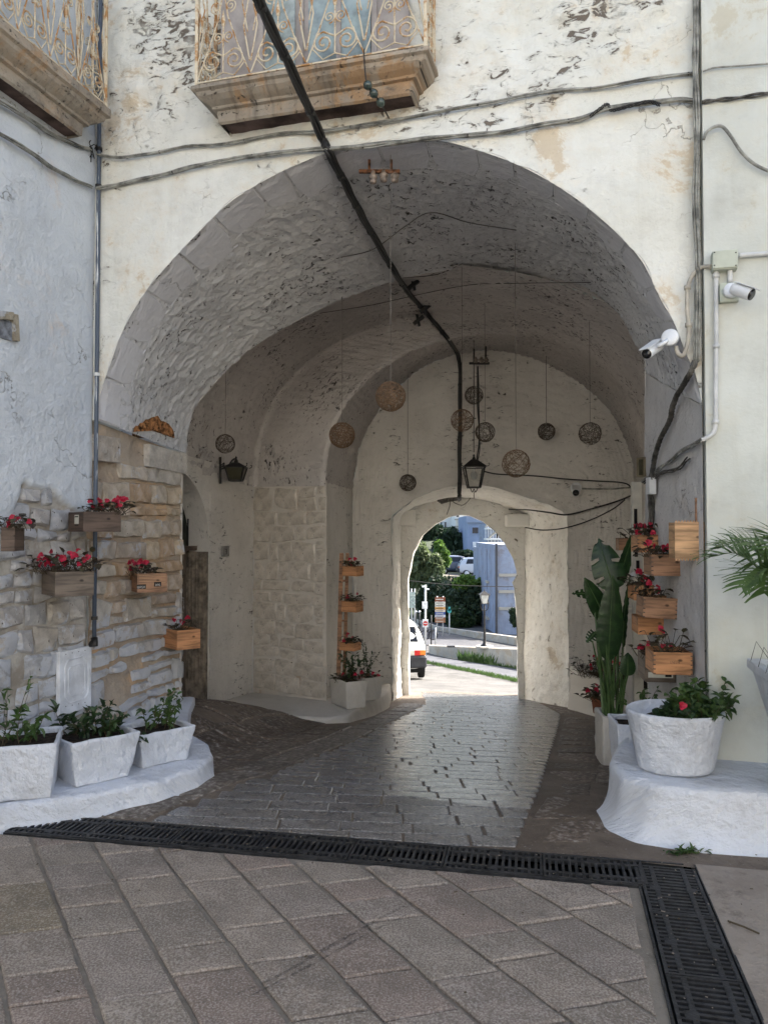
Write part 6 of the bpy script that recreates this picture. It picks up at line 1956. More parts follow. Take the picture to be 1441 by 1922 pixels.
# plaque with number
t = thing("number_plaque", "small grey house number plaque beside the old doorway", "plaque", W1.hit(425, 1045, .01))
wbox(W1, 419, 431, 1025, 1044, 0, .03, "plate", simple("grey_stone_plate", (.26, .25, .235), .8, .2, 0, .15, 12), t)
c = W1.hit(423, 1040, .033); Rz = Matrix.Rotation(math.atan2(W1.t.y, W1.t.x), 3, 'Z')
text_o = MB()
for (a, b, c2, d) in FONT['3']:
    q0 = c + W1.t * (a * .035) + Vector((0, 0, b * .055)); q1 = c + W1.t * (c2 * .035) + Vector((0, 0, d * .055)); text_o.bar(q0, q1, .009, .004)
text_o.mk("numeral", M['ink'], t)

# ================================================================== LANTERNS
def lantern(parent, c, w0, w1, H, roofh, mat_glass):
    """four sided lantern, c = bottom centre, w0 bottom half width, w1 top half width"""
    b = [c + Vector((x * w0, y * w0, 0)) for x, y in ((-1, -1), (1, -1), (1, 1), (-1, 1))]
    t = [c + Vector((x * w1, y * w1, H)) for x, y in ((-1, -1), (1, -1), (1, 1), (-1, 1))]
    for i in range(4):
        MB().add([b[i], b[(i + 1) % 4], t[(i + 1) % 4], t[i]], [(0, 1, 2, 3)]).mk("glass", mat_glass, parent)
    mb = MB()
    for i in range(4):
        j = (i + 1) % 4
        mb.bar(b[i], t[i], .014); mb.bar(b[i], b[j], .016); mb.bar(t[i], t[j], .018)
    mb.mk("frame", M['iron2'], parent)
    mb = MB(); ap = c + Vector((0, 0, H + roofh)); e = [c + (q - c - Vector((0, 0, H))) * 1.22 + Vector((0, 0, H)) for q in t]
    n = len(mb.v); mb.add([tuple(q) for q in e] + [tuple(c + Vector((x * w1 * .3, y * w1 * .3, H + roofh * .8))) for x, y in ((-1, -1), (1, -1), (1, 1), (-1, 1))],
           [(0, 1, 5, 4), (1, 2, 6, 5), (2, 3, 7, 6), (3, 0, 4, 7), (4, 5, 6, 7), (3, 2, 1, 0)])
    mb.mk("cap", M['iron2'], parent)
    MB().lathe([(0, 0), (.02, 0), (.024, .02), (.01, .045), (.014, .06), (0, .08)], c + Vector((0, 0, H + roofh * .75)), 8).mk("finial", M['iron2'], parent)
    for i in range(4):
        q = e[i]; out = (q - c); out.z = 0; out.normalize()
        MB().tube([q, q + out * .03 + Vector((0, 0, .012)), q + out * .035 + Vector((0, 0, .035)), q + out * .015 + Vector((0, 0, .035))], .005, 5).mk("curl", M['iron2'], parent)
wc = W1.hit(415, 885, .02)
t = thing("wall_lantern", "black iron wall lantern on a scrolled bracket above the plaque", "lantern", wc)
a, b = W1.hit(414, 858, .02), W1.hit(414, 908, .02)
MB().bar(a, b, .035, .02).mk("wall_bar", M['iron2'], t)
lc = P(444, 902, wc.y - .25); 
tip = P(442, 862, wc.y - .22)
MB().tube(spline([W1.hit(416, 880, .03), P(427, 876, wc.y - .1), P(436, 864, wc.y - .2), tip, tip + Vector((.0, -.01, -.06))], 6), .010, 6).mk("bracket", M['iron2'], t, True)
MB().tube(spline([W1.hit(417, 872, .03), P(421, 869, wc.y - .06), P(420, 876, wc.y - .06), P(418, 874, wc.y - .05)], 5), .007, 5).mk("bracket_scroll", M['iron2'], t, True)
lantern(t, Vector((tip.x + .01, tip.y - .01, lc.z)), .065, .105, .15, .07, M['lampglass'])
hp = P(889, 915, 9.8)
t = thing("hanging_lantern", "black iron lantern with a clear bulb hanging in front of the gate", "lantern", hp)
gl = NT("clear_lantern_glass", .05, .5); gl.b.inputs["Transmission Weight"].default_value = .95; gl.b.inputs["Base Color"].default_value = (.85, .85, .82, 1); gl.b.inputs["IOR"].default_value = 1.05
lantern(t, hp, .075, .125, .26, .12, gl.m)
MB().lathe([(0, 0), (.03, .01), (.045, .05), (.04, .085), (.015, .11), (.015, .14), (0, .14)], hp + Vector((0, 0, .10)), 14).mk("bulb", simple("frosted_bulb", (.6, .6, .58), .2, .5), t, True)
MB().tube(spline([hp + Vector((-.05, 0, 0)), hp + Vector((-.02, 0, -.06)), hp + Vector((0, 0, -.02)), hp + Vector((.02, 0, -.06)), hp + Vector((.05, 0, 0))], 5), .006, 5).mk("lower_scroll", M['iron2'], t, True)
MB().tube([hp + Vector((0, 0, .45)), P(889, 682, 10.0)], .006, 5).mk("chain", M['iron2'], t)
MB().tube([hp + Vector((0, 0, -.05)), hp + Vector((0, 0, -.14))], .005, 5).mk("pull_ring", M['iron2'], t)
cable("wall_cable", "pair of thin wires dropping from the rear bracket to the hanging lantern", [P(896, 688, 10.0), P(897, 760, 9.95), P(899, 830, 9.9), P(895, 868, 9.85)], .008, M['cable'], strands=2, seed=31, twist=.3)

# insulator brackets
def bracket(name, label, pts_bar, rods, ins, s, mat):
    t = thing(name, label, "insulator bracket", pts_bar[0])
    MB().bar(pts_bar[0], pts_bar[1], .022 * s, .022 * s).mk("bar", mat, t)
    for a, b in rods: MB().bar(a, b, .018 * s, .018 * s).mk("rod", mat, t)
    for c in ins:
        MB().lathe([(0, 0), (.022 * s, .004), (.026 * s, .02), (.018 * s, .028), (.028 * s, .036), (.030 * s, .055), (.02 * s, .062), (.012 * s, .09), (0, .09)], c, 12).mk("insulator", M['ceramic'], t, True)
    return t
D1 = 5.32
bracket("insulator_bracket", "rusty iron bracket with three porcelain insulators under the arch crown", [P(674, 322, D1), P(750, 322, D1 - .03)], [(P(693, 322, D1), P(693, 276, D1)), (P(734, 322, D1), P(734, 272, D1))],
        [P(700, 345, D1 - .02), P(720, 342, D1 - .02), P(741, 343, D1 - .02)], 1.0, M['rust'])
D2 = 10.6
bracket("insulator_bracket", "small dark bracket with three insulators at the far end of the vault", [P(880, 682, D2), P(918, 682, D2)], [(P(889, 682, D2), P(889, 655, D2)), (P(911, 682, D2), P(911, 650, D2))],
        [P(892, 682, D2), P(903, 682, D2), P(912, 682, D2)], 1.3, M['iron2'])
t = thing("insulator_string", "string of three glass insulators hanging from the balcony to the cables", "insulator", P(686, 150, 4.68))
MB().tube([FAC.hit(683, 92, .30), FAC.hit(684, 125, .33), P(687, 152, 4.72)], .004, 5).mk("wire", M['cable'], t, True)
ip = [P(690, 160, 4.74), P(701, 175, 4.80), P(714, 192, 4.87)]
for c in ip:
    d = (ip[2] - ip[0]).normalized(); MB().lathe([(0, -.03), (.02, -.022), (.030, 0), (.022, .022), (0, .03)], c, 12, d.to_track_quat('Z', 'Y').to_matrix()).mk("insulator", M['glassgreen'], t, True)
MB().tube([ip[0], ip[2], FAC.hit(730, 222, .03)], .005, 5).mk("hook", M['iron2'], t, True)
hk = MB().tube([FAC.hit(600, 247, .02), FAC.hit(600, 247, .05)], .006, 5)

# ================================================================== WICKER BALLS
def wicker_mesh(seed, n=34, rt=.012, R=1.0, seg=30, mats=None, nm="sphere_weave"):
    r = random.Random(seed); mb = MB()
    for k in range(n):
        a = rvec(r); x = a.orthogonal().normalized(); y = a.cross(x); off = r.uniform(-.75, .75) ** 1 * (0.55 if r.random() < .5 else .95)
        rad = math.sqrt(max(.05, 1 - off * off)); s1, s2, p1, p2 = r.uniform(0, .05), r.uniform(0, .05), r.uniform(0, 6), r.uniform(0, 6)
        pts_ = []
        for i in range(seg):
            t = 2 * math.pi * i / seg; q = a * (off + s1 * math.sin(2 * t + p1)) + (x * math.cos(t) + y * math.sin(t)) * rad
            q = q.normalized() * (R * (1 + s2 * .5 * math.sin(3 * t + p2))); pts_.append(q)
        mb.tube(pts_, rt * r.uniform(.7, 1.3), 3, closed=True)
    return mb
WM = []
for k, (n, rt, mt) in enumerate(((60, .017, 'rope'), (40, .011, 'rope'), (44, .017, 'ropedark'), (38, .015, 'ropedark'))):
    mb = wicker_mesh(k + 2, n, rt); o = mk("weave", mb.v, mb.f, M[mt], None, local=True); WM.append(o.data); bpy.data.objects.remove(o)
balls = [(423, 833, 18, 700, 8.0, 3, "small dark wicker ball above the wall lantern", 0),
         (642, 817, 24, 485, 7.2, 0, "dense brown wicker ball left of the largest one, above the stone panel", 1),
         (733, 744, 28, 262, 5.25, 0, "biggest and brownest wicker ball with loose strands, nearest the front", 1),
         (765, 906, 15.5, 655, 10.7, 2, "lowest small dark wicker ball left of the gate arch", 0),
         (889, 742, 17, 668, 10.0, 3, "topmost small dark wicker ball, straight above the hanging lantern", 0),
         (867, 789, 21, 493, 7.4, 1, "open pale wicker ball overlapping the thick vertical cable", 1),
         (910, 811, 18.5, 570, 8.7, 3, "dark wicker ball just above and right of the hanging lantern", 0),
         (968, 870, 26, 430, 6.5, 1, "large loosely woven reddish wicker ball over the gate's right shoulder", 1),
         (1025, 810, 16, 655, 10.6, 2, "small very dark wicker ball on the back wall, second from the right", 0),
         (1107, 814, 21, 552, 7.8, 3, "dark wicker ball hanging farthest to the right", 0)]
for (x, y, rp_, sy, d, mi, lbl, light) in balls:
    c = P(x, y, d); t = thing("wicker_ball", lbl, "wicker ball", c, 0, "wicker balls hanging from the vault")
    R = rp_ * d / F
    o = bpy.data.objects.new("weave", WM[mi]); link(o, t); o.scale = (R, R, R); o.rotation_euler = (x, y, x * .3)
    topz = ceil(c).z + .03
    MB().tube([c + Vector((0, 0, R * .95)), Vector((c.x, c.y, topz))], .0020 if d < 9 else .0036, 4).mk("cord", M['stringlight'] if light else M['string'], t)
# guide wires under the vault
for (lbl, pts) in (("thin wire along the front of the vault between the balls' hooks", [(640, 483), (700, 468), (760, 425), (809, 399), (880, 418), (968, 432)]),
                   ("thin wire crossing the middle of the vault over the thick cable", [(600, 588), (700, 572), (790, 552), (880, 535), (960, 532), (1107, 530)]),
                   ("thin wire from the thick cable to the cord of the open pale ball", [(755, 522), (820, 515), (867, 495)])):
    cable("vault_wire", lbl, [surf(*pq, .05) for pq in pts], .004, M['string'])

# meter cabinet and pilaster at the right of the room
t = thing("slotted_cabinet", "pale painted slotted metal strip beside the flower boxes at the inner right corner", "cabinet", P(1194, 1150, 6.6))
mb = MB(); mb.bar(P(1197, 1345, 6.3), P(1193, 905, 6.3), .075, .05, up=Vector((0, 1, 0))); mb.mk("body", simple("pale_cabinet_paint", (.52, .49, .42), .6, .3, 0, .12, 5), t)
for (x, y0_, y1_) in ((1192, 955, 992), (1193, 1003, 1045), (1196, 1052, 1067)):
    mb = MB(); mb.bar(P(x, y0_, 6.265), P(x, y1_, 6.265), .024, .01, up=Vector((0, 1, 0))); mb.mk("slot", M['glassdark'], t)
MB().lathe([(0, 0), (.022, 0), (.022, .012), (0, .012)], P(1187, 1078, 6.25), 12, Matrix.Rotation(math.radians(90), 3, 'X')).mk("lock", M['pvc'], t)
t = thing("engaged_column", "slim pale column with a moulded capital behind the banana-like plant", "column", P(1184, 1340, 9.4))
zb2, zt2 = zat(1345, 9.4), zat(1132, 9.4)
cc = P(1184, 1300, 9.4)
MB().lathe([(0, 0), (.11, 0), (.11, .06), (.075, .08), (.072, zt2 - zb2 - .2), (0, zt2 - zb2 - .2)], (cc.x, cc.y, zb2), 20).mk("shaft", M['oldwash'], t, True)
MB().lathe([(0, 0), (.075, 0), (.085, .02), (.078, .04), (.082, .10), (.11, .12), (.115, .15), (0, .15)], (cc.x, cc.y, zt2 - .2), 20).mk("capital", M['oldwash'], t, True)
t = thing("inner_strip", "rough vertical strip of old wall at the inner edge of the right jamb", "pilaster", P(1212, 1200, 6.1))
del t['category']; bpy.data.objects.remove(t)

# fallen twig and weeds
tw = MB().tube([G(1365, 1733) + Vector((0, 0, .01)), G(1395, 1745) + Vector((0, 0, .012)), G(1424, 1757) + Vector((0, 0, .01))], .004, 5).mk("twig", M['stem']); tag(tw, "dark fallen twig lying on the concrete right of the side grate", "twig")
def weed(lbl, px, py, n, sz, seed, z=None):
    p_ = G(px, py); r = random.Random(seed); it = []
    for k in range(n):
        b = p_ + Vector((r.uniform(-.07, .07), r.uniform(-.02, .02), 0)); d = Vector((r.uniform(-1, 1), r.uniform(-1, .2), r.uniform(.1, .9))).normalized()
        it.append((b, d, Vector((0, 0, 1)), sz * r.uniform(.5, 1.2), sz * .4, .2, .3))
    v, f = leafset(it); o = mk("weed", v, f, M['leaf']); tag(o, lbl, "weed")
weed("green weed at the foot of the white ledge by the grate's left end", 28, 1532, 40, .045, 1)
weed("small weeds at the foot of the round white plinth", 1300, 1597, 40, .04, 2)
weed("leafy weed under the plinth just left of its middle", 1272, 1600, 30, .04, 3)

# ================================================================== OUTSIDE, BEYOND THE GATE
def hz(x, y):
    return float(np.interp(y, [44, 50, 54, 60, 75, 100, 150, 400], [-3.9, -2.6, -1.9, -1.75, 0.5, 3.0, 9, 45]))
ys = np.array([44, 47, 50, 52, 54, 57, 60, 65, 70, 75, 82, 90, 100, 125, 150, 250, 400.]); xs3 = np.linspace(-120, 140, 50)
X, Y = np.meshgrid(xs3, ys, indexing='ij'); Z = np.interp(Y, [44, 50, 54, 60, 75, 100, 150, 400], [-4.3, -2.6, -1.9, -1.75, 0.5, 3.0, 9, 45])
M['hill'] = ground_mat("dry_green_hillside", (.025, .04, .018), (.045, .06, .03), (.05, .05, .035), sc=.3)
struct(grid_mesh("hillside", np.stack([X, Y, Z + .2 * fbm(np.stack([X, Y, X * 0], -1), .2, 3, 4)], -1), M['hill'], uv=np.stack([X, Y], -1)))

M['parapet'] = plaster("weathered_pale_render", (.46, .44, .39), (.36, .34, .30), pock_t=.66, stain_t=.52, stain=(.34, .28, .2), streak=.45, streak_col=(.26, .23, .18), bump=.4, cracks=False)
def lowwall(name, label, base, top, th, mat, cat="wall"):
    """base: list of (x,y) plan, top: list of z"""
    t = None; vs_, fs_, uv = [], [], []
    n = len(base); L = 0
    for i, (x, y) in enumerate(base):
        if i: L += math.hypot(x - base[i - 1][0], y - base[i - 1][1])
        zb = gz(x, y) - .3 if y < 44 else gz(x, 43) - .5
        for (yy, z) in ((0, zb), (0, top[i]), (th, top[i]), (th, zb)):
            vs_.append((x, y + yy, z)); uv.append((L, z + yy))
    for i in range(n - 1):
        for k in range(3): fs_.append((i * 4 + k, (i + 1) * 4 + k, (i + 1) * 4 + k + 1, i * 4 + k + 1))
    fs_ += [(0, 1, 2, 3), tuple((n - 1) * 4 + k for k in (3, 2, 1, 0))]
    o = mk(name, vs_, fs_, mat, None, uvs=uv); tag(o, label, cat); return o
def XY(px, d): p = P(px, 1000, d); return (p.x, p.y)
lowwall("low_wall", "streaked low parapet wall along the near pavement beyond the gate", [XY(805, 29.7), XY(890, 26.6), XY(970, 23.9), XY(1080, 21.0)], [zat(1212, 29.7), zat(1215.5, 26.6), zat(1219, 23.9), zat(1224, 21)], .3, M['parapet'])
lowwall("far_parapet", "long pale parapet wall on the far side of the lower road", [XY(700, 52), XY(767, 47), XY(824, 39.5), XY(890, 36), XY(966, 33), XY(1060, 31)], [zat(1144, 52), zat(1158, 47), zat(1177, 39.5), zat(1186, 36), zat(1196, 33), zat(1205, 31)], .35, M['parapet'])
# pavement strip and lower road
def patch(name, pts, z, mat, n=24):
    a = resample([(*XY(*p), 0) for p in pts[0]], n); b = resample([(*XY(*p), 0) for p in pts[1]], n)
    A = ruled(a, b, 8); A[..., 2] = g(A[..., 0], A[..., 1]) + z
    if np.cross(A[1, 0] - A[0, 0], A[0, 1] - A[0, 0])[2] < 0: A = A[::-1]
    o = grid_mesh(name, A, mat, uv=A[..., :2]); struct(o); return o
M['shadepave'] = ground_mat("pavement_shade_tint", (.065, .068, .078), (.09, .093, .105), (.05, .05, .055), sc=.6, bump=.3)  # the sidewalk's bluish shade is put into its paving colour
patch("sidewalk", [[(800, 29.0), (885, 26.0), (970, 23.6), (1080, 20.8)], [(795, 26.2), (885, 22.6), (970, 19.9), (1080, 17.4)]], .02, M['shadepave'])
patch("lower_road", [[(700, 49), (767, 44), (824, 37), (966, 31.5), (1060, 29.5)], [(740, 33), (800, 32.5), (860, 32), (966, 29), (1060, 27)]], .02, M['asphalt'])
# grass along the kerb
def tufts(name, label, path, n, h, seed, wdt=.25):
    r = random.Random(seed); A = resample(path, 200); mb = MB()
    for k in range(n):
        i = r.randrange(200); x, y, z = A[i]; x += r.gauss(0, wdt * .3); y += r.gauss(0, wdt)
        z = gz(x, y) if z == 0 else z
        hh = h * r.uniform(.4, 1.2); d = Vector((r.uniform(-.5, .5), r.uniform(-.5, .5), 1)) * hh; w = hh * .13
        mb.add([(x - w, y, z), (x + w, y, z), (x + d.x, y + d.y, z + d.z)], [(0, 1, 2)])
    o = mb.mk(name, M['leaf'], None); o['kind'] = 'stuff'; o['label'] = label; return o
tufts("grass_strip", "strip of grass between the pale street and the pavement", [(*XY(792, 25.6), 0), (*XY(885, 22.2), 0), (*XY(970, 19.6), 0), (*XY(1060, 17.4), 0)], 1500, .11, 3, .14)
tufts("wall_weeds", "weeds growing at the foot of the low wall", [(*XY(860, 27.2), 0), (*XY(900, 25.8), 0), (*XY(925, 25.0), 0)], 160, .34, 5, .06)
tufts("wall_weeds", "weeds at the foot of the low wall nearer the gate", [(*XY(930, 24.8), 0), (*XY(1000, 22.6), 0)], 200, .14, 6, .06)

def cloud(n, cen, rad, size, seed, clump=9):
    r = np.random.RandomState(seed)
    cl = r.normal(size=(clump, 3)); cl /= np.linalg.norm(cl, axis=1, keepdims=True); cl *= r.uniform(.3, .85, (clump, 1))
    k = r.randint(0, clump, n); q = r.normal(size=(n, 3)); q /= np.linalg.norm(q, axis=1, keepdims=True); q *= r.uniform(.6, 1, (n, 1)) * r.uniform(.35, .62, (clump, 1))[k]
    c = (cl[k] + q) * np.array(rad) + np.array(cen)
    a = r.normal(size=(n, 3)); a /= np.linalg.norm(a, axis=1, keepdims=True); b = r.normal(size=(n, 3)); b -= a * (a * b).sum(1, keepdims=True); b /= np.linalg.norm(b, axis=1, keepdims=True)
    s = size * r.uniform(.6, 1.3, (n, 1))
    v = np.stack([c - a * s, c + b * s * .45, c + a * s, c - b * s * .45], 1).reshape(-1, 3)
    f = np.arange(n * 4).reshape(n, 4).tolist(); return v, f
def tree(name, label, px, py, d, rpx, rpy, n, size, mat, seed, cat="tree", group=None, dz=0, ry=None, clump=10):
    c = P(px, py, d); rx = rpx * d / F; rz = rpy * d / F
    base = gz(c.x, min(d, 44)) if d < 44 else hz(c.x, d)
    t = thing(name, label, cat, (c.x, c.y, base), 0, group)
    if name != "bush":
        MB().tube([Vector((c.x, c.y, base - .2)), Vector((c.x + .1, c.y, (base + c.z) / 2)), Vector((c.x, c.y, c.z))], [rx * .09, rx * .07, rx * .03], 8).mk("trunk", M['bark'], t, True)
    v, f = cloud(n, tuple(c), (rx, ry or rx, rz), size, seed, clump); o = mk("crown" if name != "bush" else "foliage", v, f, mat, t); o['kind'] = 'stuff'
    return t
tree("olive_tree", "grey-green olive tree at the left of the gate view", 790, 1062, 50, 36, 46, 5000, .20, M['treefar'], 1, clump=16)
tree("young_tree", "brighter yellow-green tree beside the olive", 828, 1043, 56, 17, 30, 2600, .22, M['treebright'], 2)
tree("dark_tree", "dark conifer clump filling the middle below the white houses", 852, 1022, 72, 40, 36, 6000, .30, M['treedark'], 3, clump=16)
tree("dark_tree", "smaller dark tree at the upper left rim of the gate view", 806, 1008, 78, 26, 26, 3400, .3, M['treedark'], 4)
tree("dark_tree", "low dark tree behind the parked cars", 880, 1058, 64, 40, 20, 3400, .26, M['treedark'], 5)
tree("bush", "broad dark hedge-like bush under the street of parked cars", 868, 1140, 44, 48, 52, 9000, .16, M['treedark'], 6, "bush", clump=26)
tree("bush", "dark bush mass behind the sign boards", 815, 1135, 46, 40, 48, 6000, .16, M['treedark'], 7, "bush", clump=20)
tree("bush", "mid-green bush in front of the dark hedge by the brown board", 866, 1165, 42, 28, 26, 4000, .12, M['leafdark'], 8, "bush", clump=14)
tree("bush", "bright vine leaves along the top of the dark hedge", 872, 1096, 43.5, 26, 12, 1300, .20, M['treebright'], 9, "bush", ry=.5)  # brighter leaf colour than the hedge below
tree("bush", "small bright leafy clump at the right end of the hedge", 907, 1100, 43.5, 11, 12, 600, .2, M['treebright'], 10, "bush", ry=.4)
tree("bush", "small dark potted-looking bush against the concrete house", 965, 1160, 36, 9, 16, 900, .12, M['treedark'], 11, "bush")

# houses
def house(label, x0, x1, y0, y1, d, depth, mat, wins, winmat, extra=None, roofmat=None, skew=0):
    a = P(x0, y1, d); b = P(x1, y0, d + skew)
    t = thing("far_house", label, "house", (a.x, a.y, a.z))
    mb = MB(); mb.add([(a.x, a.y, a.z), (b.x, b.y, a.z), (b.x, b.y, b.z), (a.x, a.y, b.z), (a.x, a.y + depth, a.z), (b.x, b.y + depth, a.z), (b.x, b.y + depth, b.z), (a.x, a.y + depth, b.z)],
                      [(0, 1, 2, 3), (1, 5, 6, 2), (5, 4, 7, 6), (4, 0, 3, 7), (3, 2, 6, 7)])
    w = mb.mk("wall", mat, t); me = w.data; ul = me.uv_layers.new(name="UVMap")
    for lp in me.loops: co = me.vertices[lp.vertex_index].co; ul.data[lp.index].uv = (co.x + co.y, co.z)
    for (xa, xb, ya, yb) in wins:
        p0, p1 = P(xa, yb, d - .02), P(xb, ya, d - .02)
        fr = MB().box(((p0.x + p1.x) / 2, d - .02, (p0.z + p1.z) / 2), (p1.x - p0.x + .16, .08, p1.z - p0.z + .16)).mk("window_frame", mat, t)
        MB().box(((p0.x + p1.x) / 2, d - .05, (p0.z + p1.z) / 2), (p1.x - p0.x, .06, p1.z - p0.z)).mk("pane", winmat, fr)
    return t
M['shadeblue'] = plaster("render_blue_shade_tint", (.28, .34, .47), (.24, .30, .43), pock_t=.9, stain_t=.85, streak=.1, bump=.1, cracks=False)  # blue shade on the house face is put into the render colour
M['whiterender'] = plaster("white_render", (.78, .77, .73), (.74, .73, .69), pock_t=.9, stain_t=.85, streak=.1, bump=.1, cracks=False)
M['shadeconcrete'] = plaster("streaky_concrete_shade_tint", (.31, .36, .46), (.24, .28, .37), pock_t=.9, stain_t=.55, stain=(.20, .18, .18), streak=.7, streak_col=(.17, .18, .22), bump=.2, cracks=False)  # stains and streaks, over a base that carries the faces' bluish shade
t = house("tower-like house, blue shade put into its colour, with two small square windows", 877, 914, 968, 1085, 66, 8, M['shadeblue'], [(886, 897, 990, 1001)], M['glassdark'])
p0, p1 = P(877, 981, 65.8), P(914, 968, 65.8); MB().box(((p0.x + p1.x) / 2, 65.9, (p0.z + p1.z) / 2), (p1.x - p0.x + .2, .3, p1.z - p0.z)).mk("parapet", M['shadeconcrete'], t)
p0, p1 = P(887, 1028, 65.9), P(897, 1017, 65.9); MB().box(((p0.x + p1.x) / 2, 65.95, (p0.z + p1.z) / 2), (p1.x - p0.x, .1, p1.z - p0.z)).mk("shutter", M['white_metal'], t)
t = house("streaked concrete house, bluish shade put into its colour, at the right of the gate view", 930, 1030, 1022, 1215, 38, 8, M['shadeconcrete'], [], M['glassdark'])
for y in (1077, 1108, 1140):
    p0 = P(936, y, 37.9); p1 = P(975, y + 5, 37.9)
    MB().box(((p0.x + p1.x) / 2, 37.96, (p0.z + p1.z) / 2), (p1.x - p0.x, .10, .14)).mk("string_course", M['parapet'], t)
MB().bar(P(931, 1020, 37.9), P(931, 1190, 37.9), .10).mk("downpipe", M['asphalt'], t)
t = house("narrow house, darker blue shade put into its colour, between the tower house and the concrete one", 913, 931, 1030, 1195, 41, 6, M['shadeconcrete'], [(917, 925, 1100, 1112)], M['glassdark'])
for (xa, xb, y) in ((912, 934, 1092), (912, 932, 1130), (912, 930, 1160)):
    p0 = P(xa, y, 40.6); p1 = P(xb, y, 40.6); MB().box(((p0.x + p1.x) / 2, 40.7, p0.z), (p1.x - p0.x, .8, .12)).mk("balcony_slab", M['parapet'], t)
t = house("stacked balconies with curved pale awnings beside the tower house", 914, 960, 985, 1045, 58, 5, M['shadeconcrete'], [(918, 926, 1018, 1030), (930, 938, 1002, 1014)], M['glassdark'])
for (xa, xb, y) in ((911, 940, 1012), (916, 952, 1034), (912, 934, 992)):
    p0 = P(xa, y, 56.8); p1 = P(xb, y, 56.8)
    MB().box(((p0.x + p1.x) / 2, 57.2, p0.z), (p1.x - p0.x, 1.4, .12)).mk("balcony_slab", M['whiterender'], t)
    for k in range(7): q = p0.lerp(p1, k / 6); MB().bar(q, q + Vector((0, 0, .8)), .04).mk("railing_bar", M['white_metal'], t)
    pts_ = [p0.lerp(p1, s / 8) + Vector((0, 0, .9 + .5 * math.sin(math.pi * s / 8))) for s in range(9)]; MB().tube(pts_, .09, 5).mk("awning_edge", M['parapet'], t)
t = house("sunlit white houses at the top of the gate view", 820, 866, 966, 1012, 92, 10, M['whiterender'], [(834, 837, 980, 990), (846, 850, 968, 973)], M['glassdark'])
t = house("white house with a dark roof terrace just left of the tower house", 855, 880, 964, 1006, 86, 8, M['whiterender'], [(861, 866, 977, 983), (856, 861, 966, 970)], M['glassdark'])
for y in (975, 988): MB().box(P(866, y, 85.2), (1.5, 1.0, .15)).mk("balcony_slab", M['parapet'], t)
# upper street: pale wall, two parked cars, railing
lowwall2 = MB(); a, b, c, d = P(806, 1096, 50), P(830, 1078, 52), P(885, 1085, 51), P(925, 1092, 50)
def wallseg(name, label, pts, th, mat):
    mb = MB(); 
    for (x, yt, yb, dd) in pts: pt = P(x, yt, dd); pb = P(x, yb, dd); mb.v += [tuple(pb), tuple(pt), (pt.x, pt.y + th, pt.z), (pb.x, pb.y + th, pb.z)]
    for i in range(len(pts) - 1):
        for k in range(3): mb.f.append((i * 4 + k, i * 4 + 4 + k, i * 4 + 5 + k, i * 4 + 1 + k))
    mb.f += [(0, 1, 2, 3)]
    o = mk(name, mb.v, mb.f, mat, None, uvs=[(v[0], v[2]) for v in mb.v]); tag(o, label, "wall"); return o
wallseg("retaining_wall", "bright retaining wall sloping up to the street of parked cars", [(804, 1092, 1125, 50), (829, 1075, 1125, 51), (832, 1075, 1125, 52)], .4, M['whiterender'])
wallseg("retaining_wall", "darker retaining wall under the parked cars above the hedge", [(832, 1079, 1125, 52), (880, 1083, 1125, 51), (914, 1090, 1125, 50)], .4, M['parapet'])  # this stretch has a darker render than the one before

# cars
M['carpaint'] = NT("white_car_paint", .3, .5); M['carpaint'].b.inputs["Base Color"].default_value = (.78, .78, .76, 1); M['carpaint'].b.inputs["Coat Weight"].default_value = .5; M['carpaint'] = M['carpaint'].m
M['carblue'] = NT("grey_blue_car_paint", .3, .5); M['carblue'].b.inputs["Base Color"].default_value = (.10, .13, .20, 1); M['carblue'] = M['carblue'].m
M['carsilver'] = NT("silver_car_paint", .3, .5); M['carsilver'].b.inputs["Base Color"].default_value = (.5, .54, .6, 1); M['carsilver'] = M['carsilver'].m
M['rubber'] = simple("tyre_rubber", (.018, .018, .019), .8, .2); M['plastic'] = simple("dark_bumper_plastic", (.035, .037, .045), .6, .3)
M['red'] = simple("red_lamp_lens", (.5, .02, .02), .2, .6, 0, .05); M['orange'] = simple("orange_lamp_lens", (.75, .22, .03), .2, .6, 0, .05)
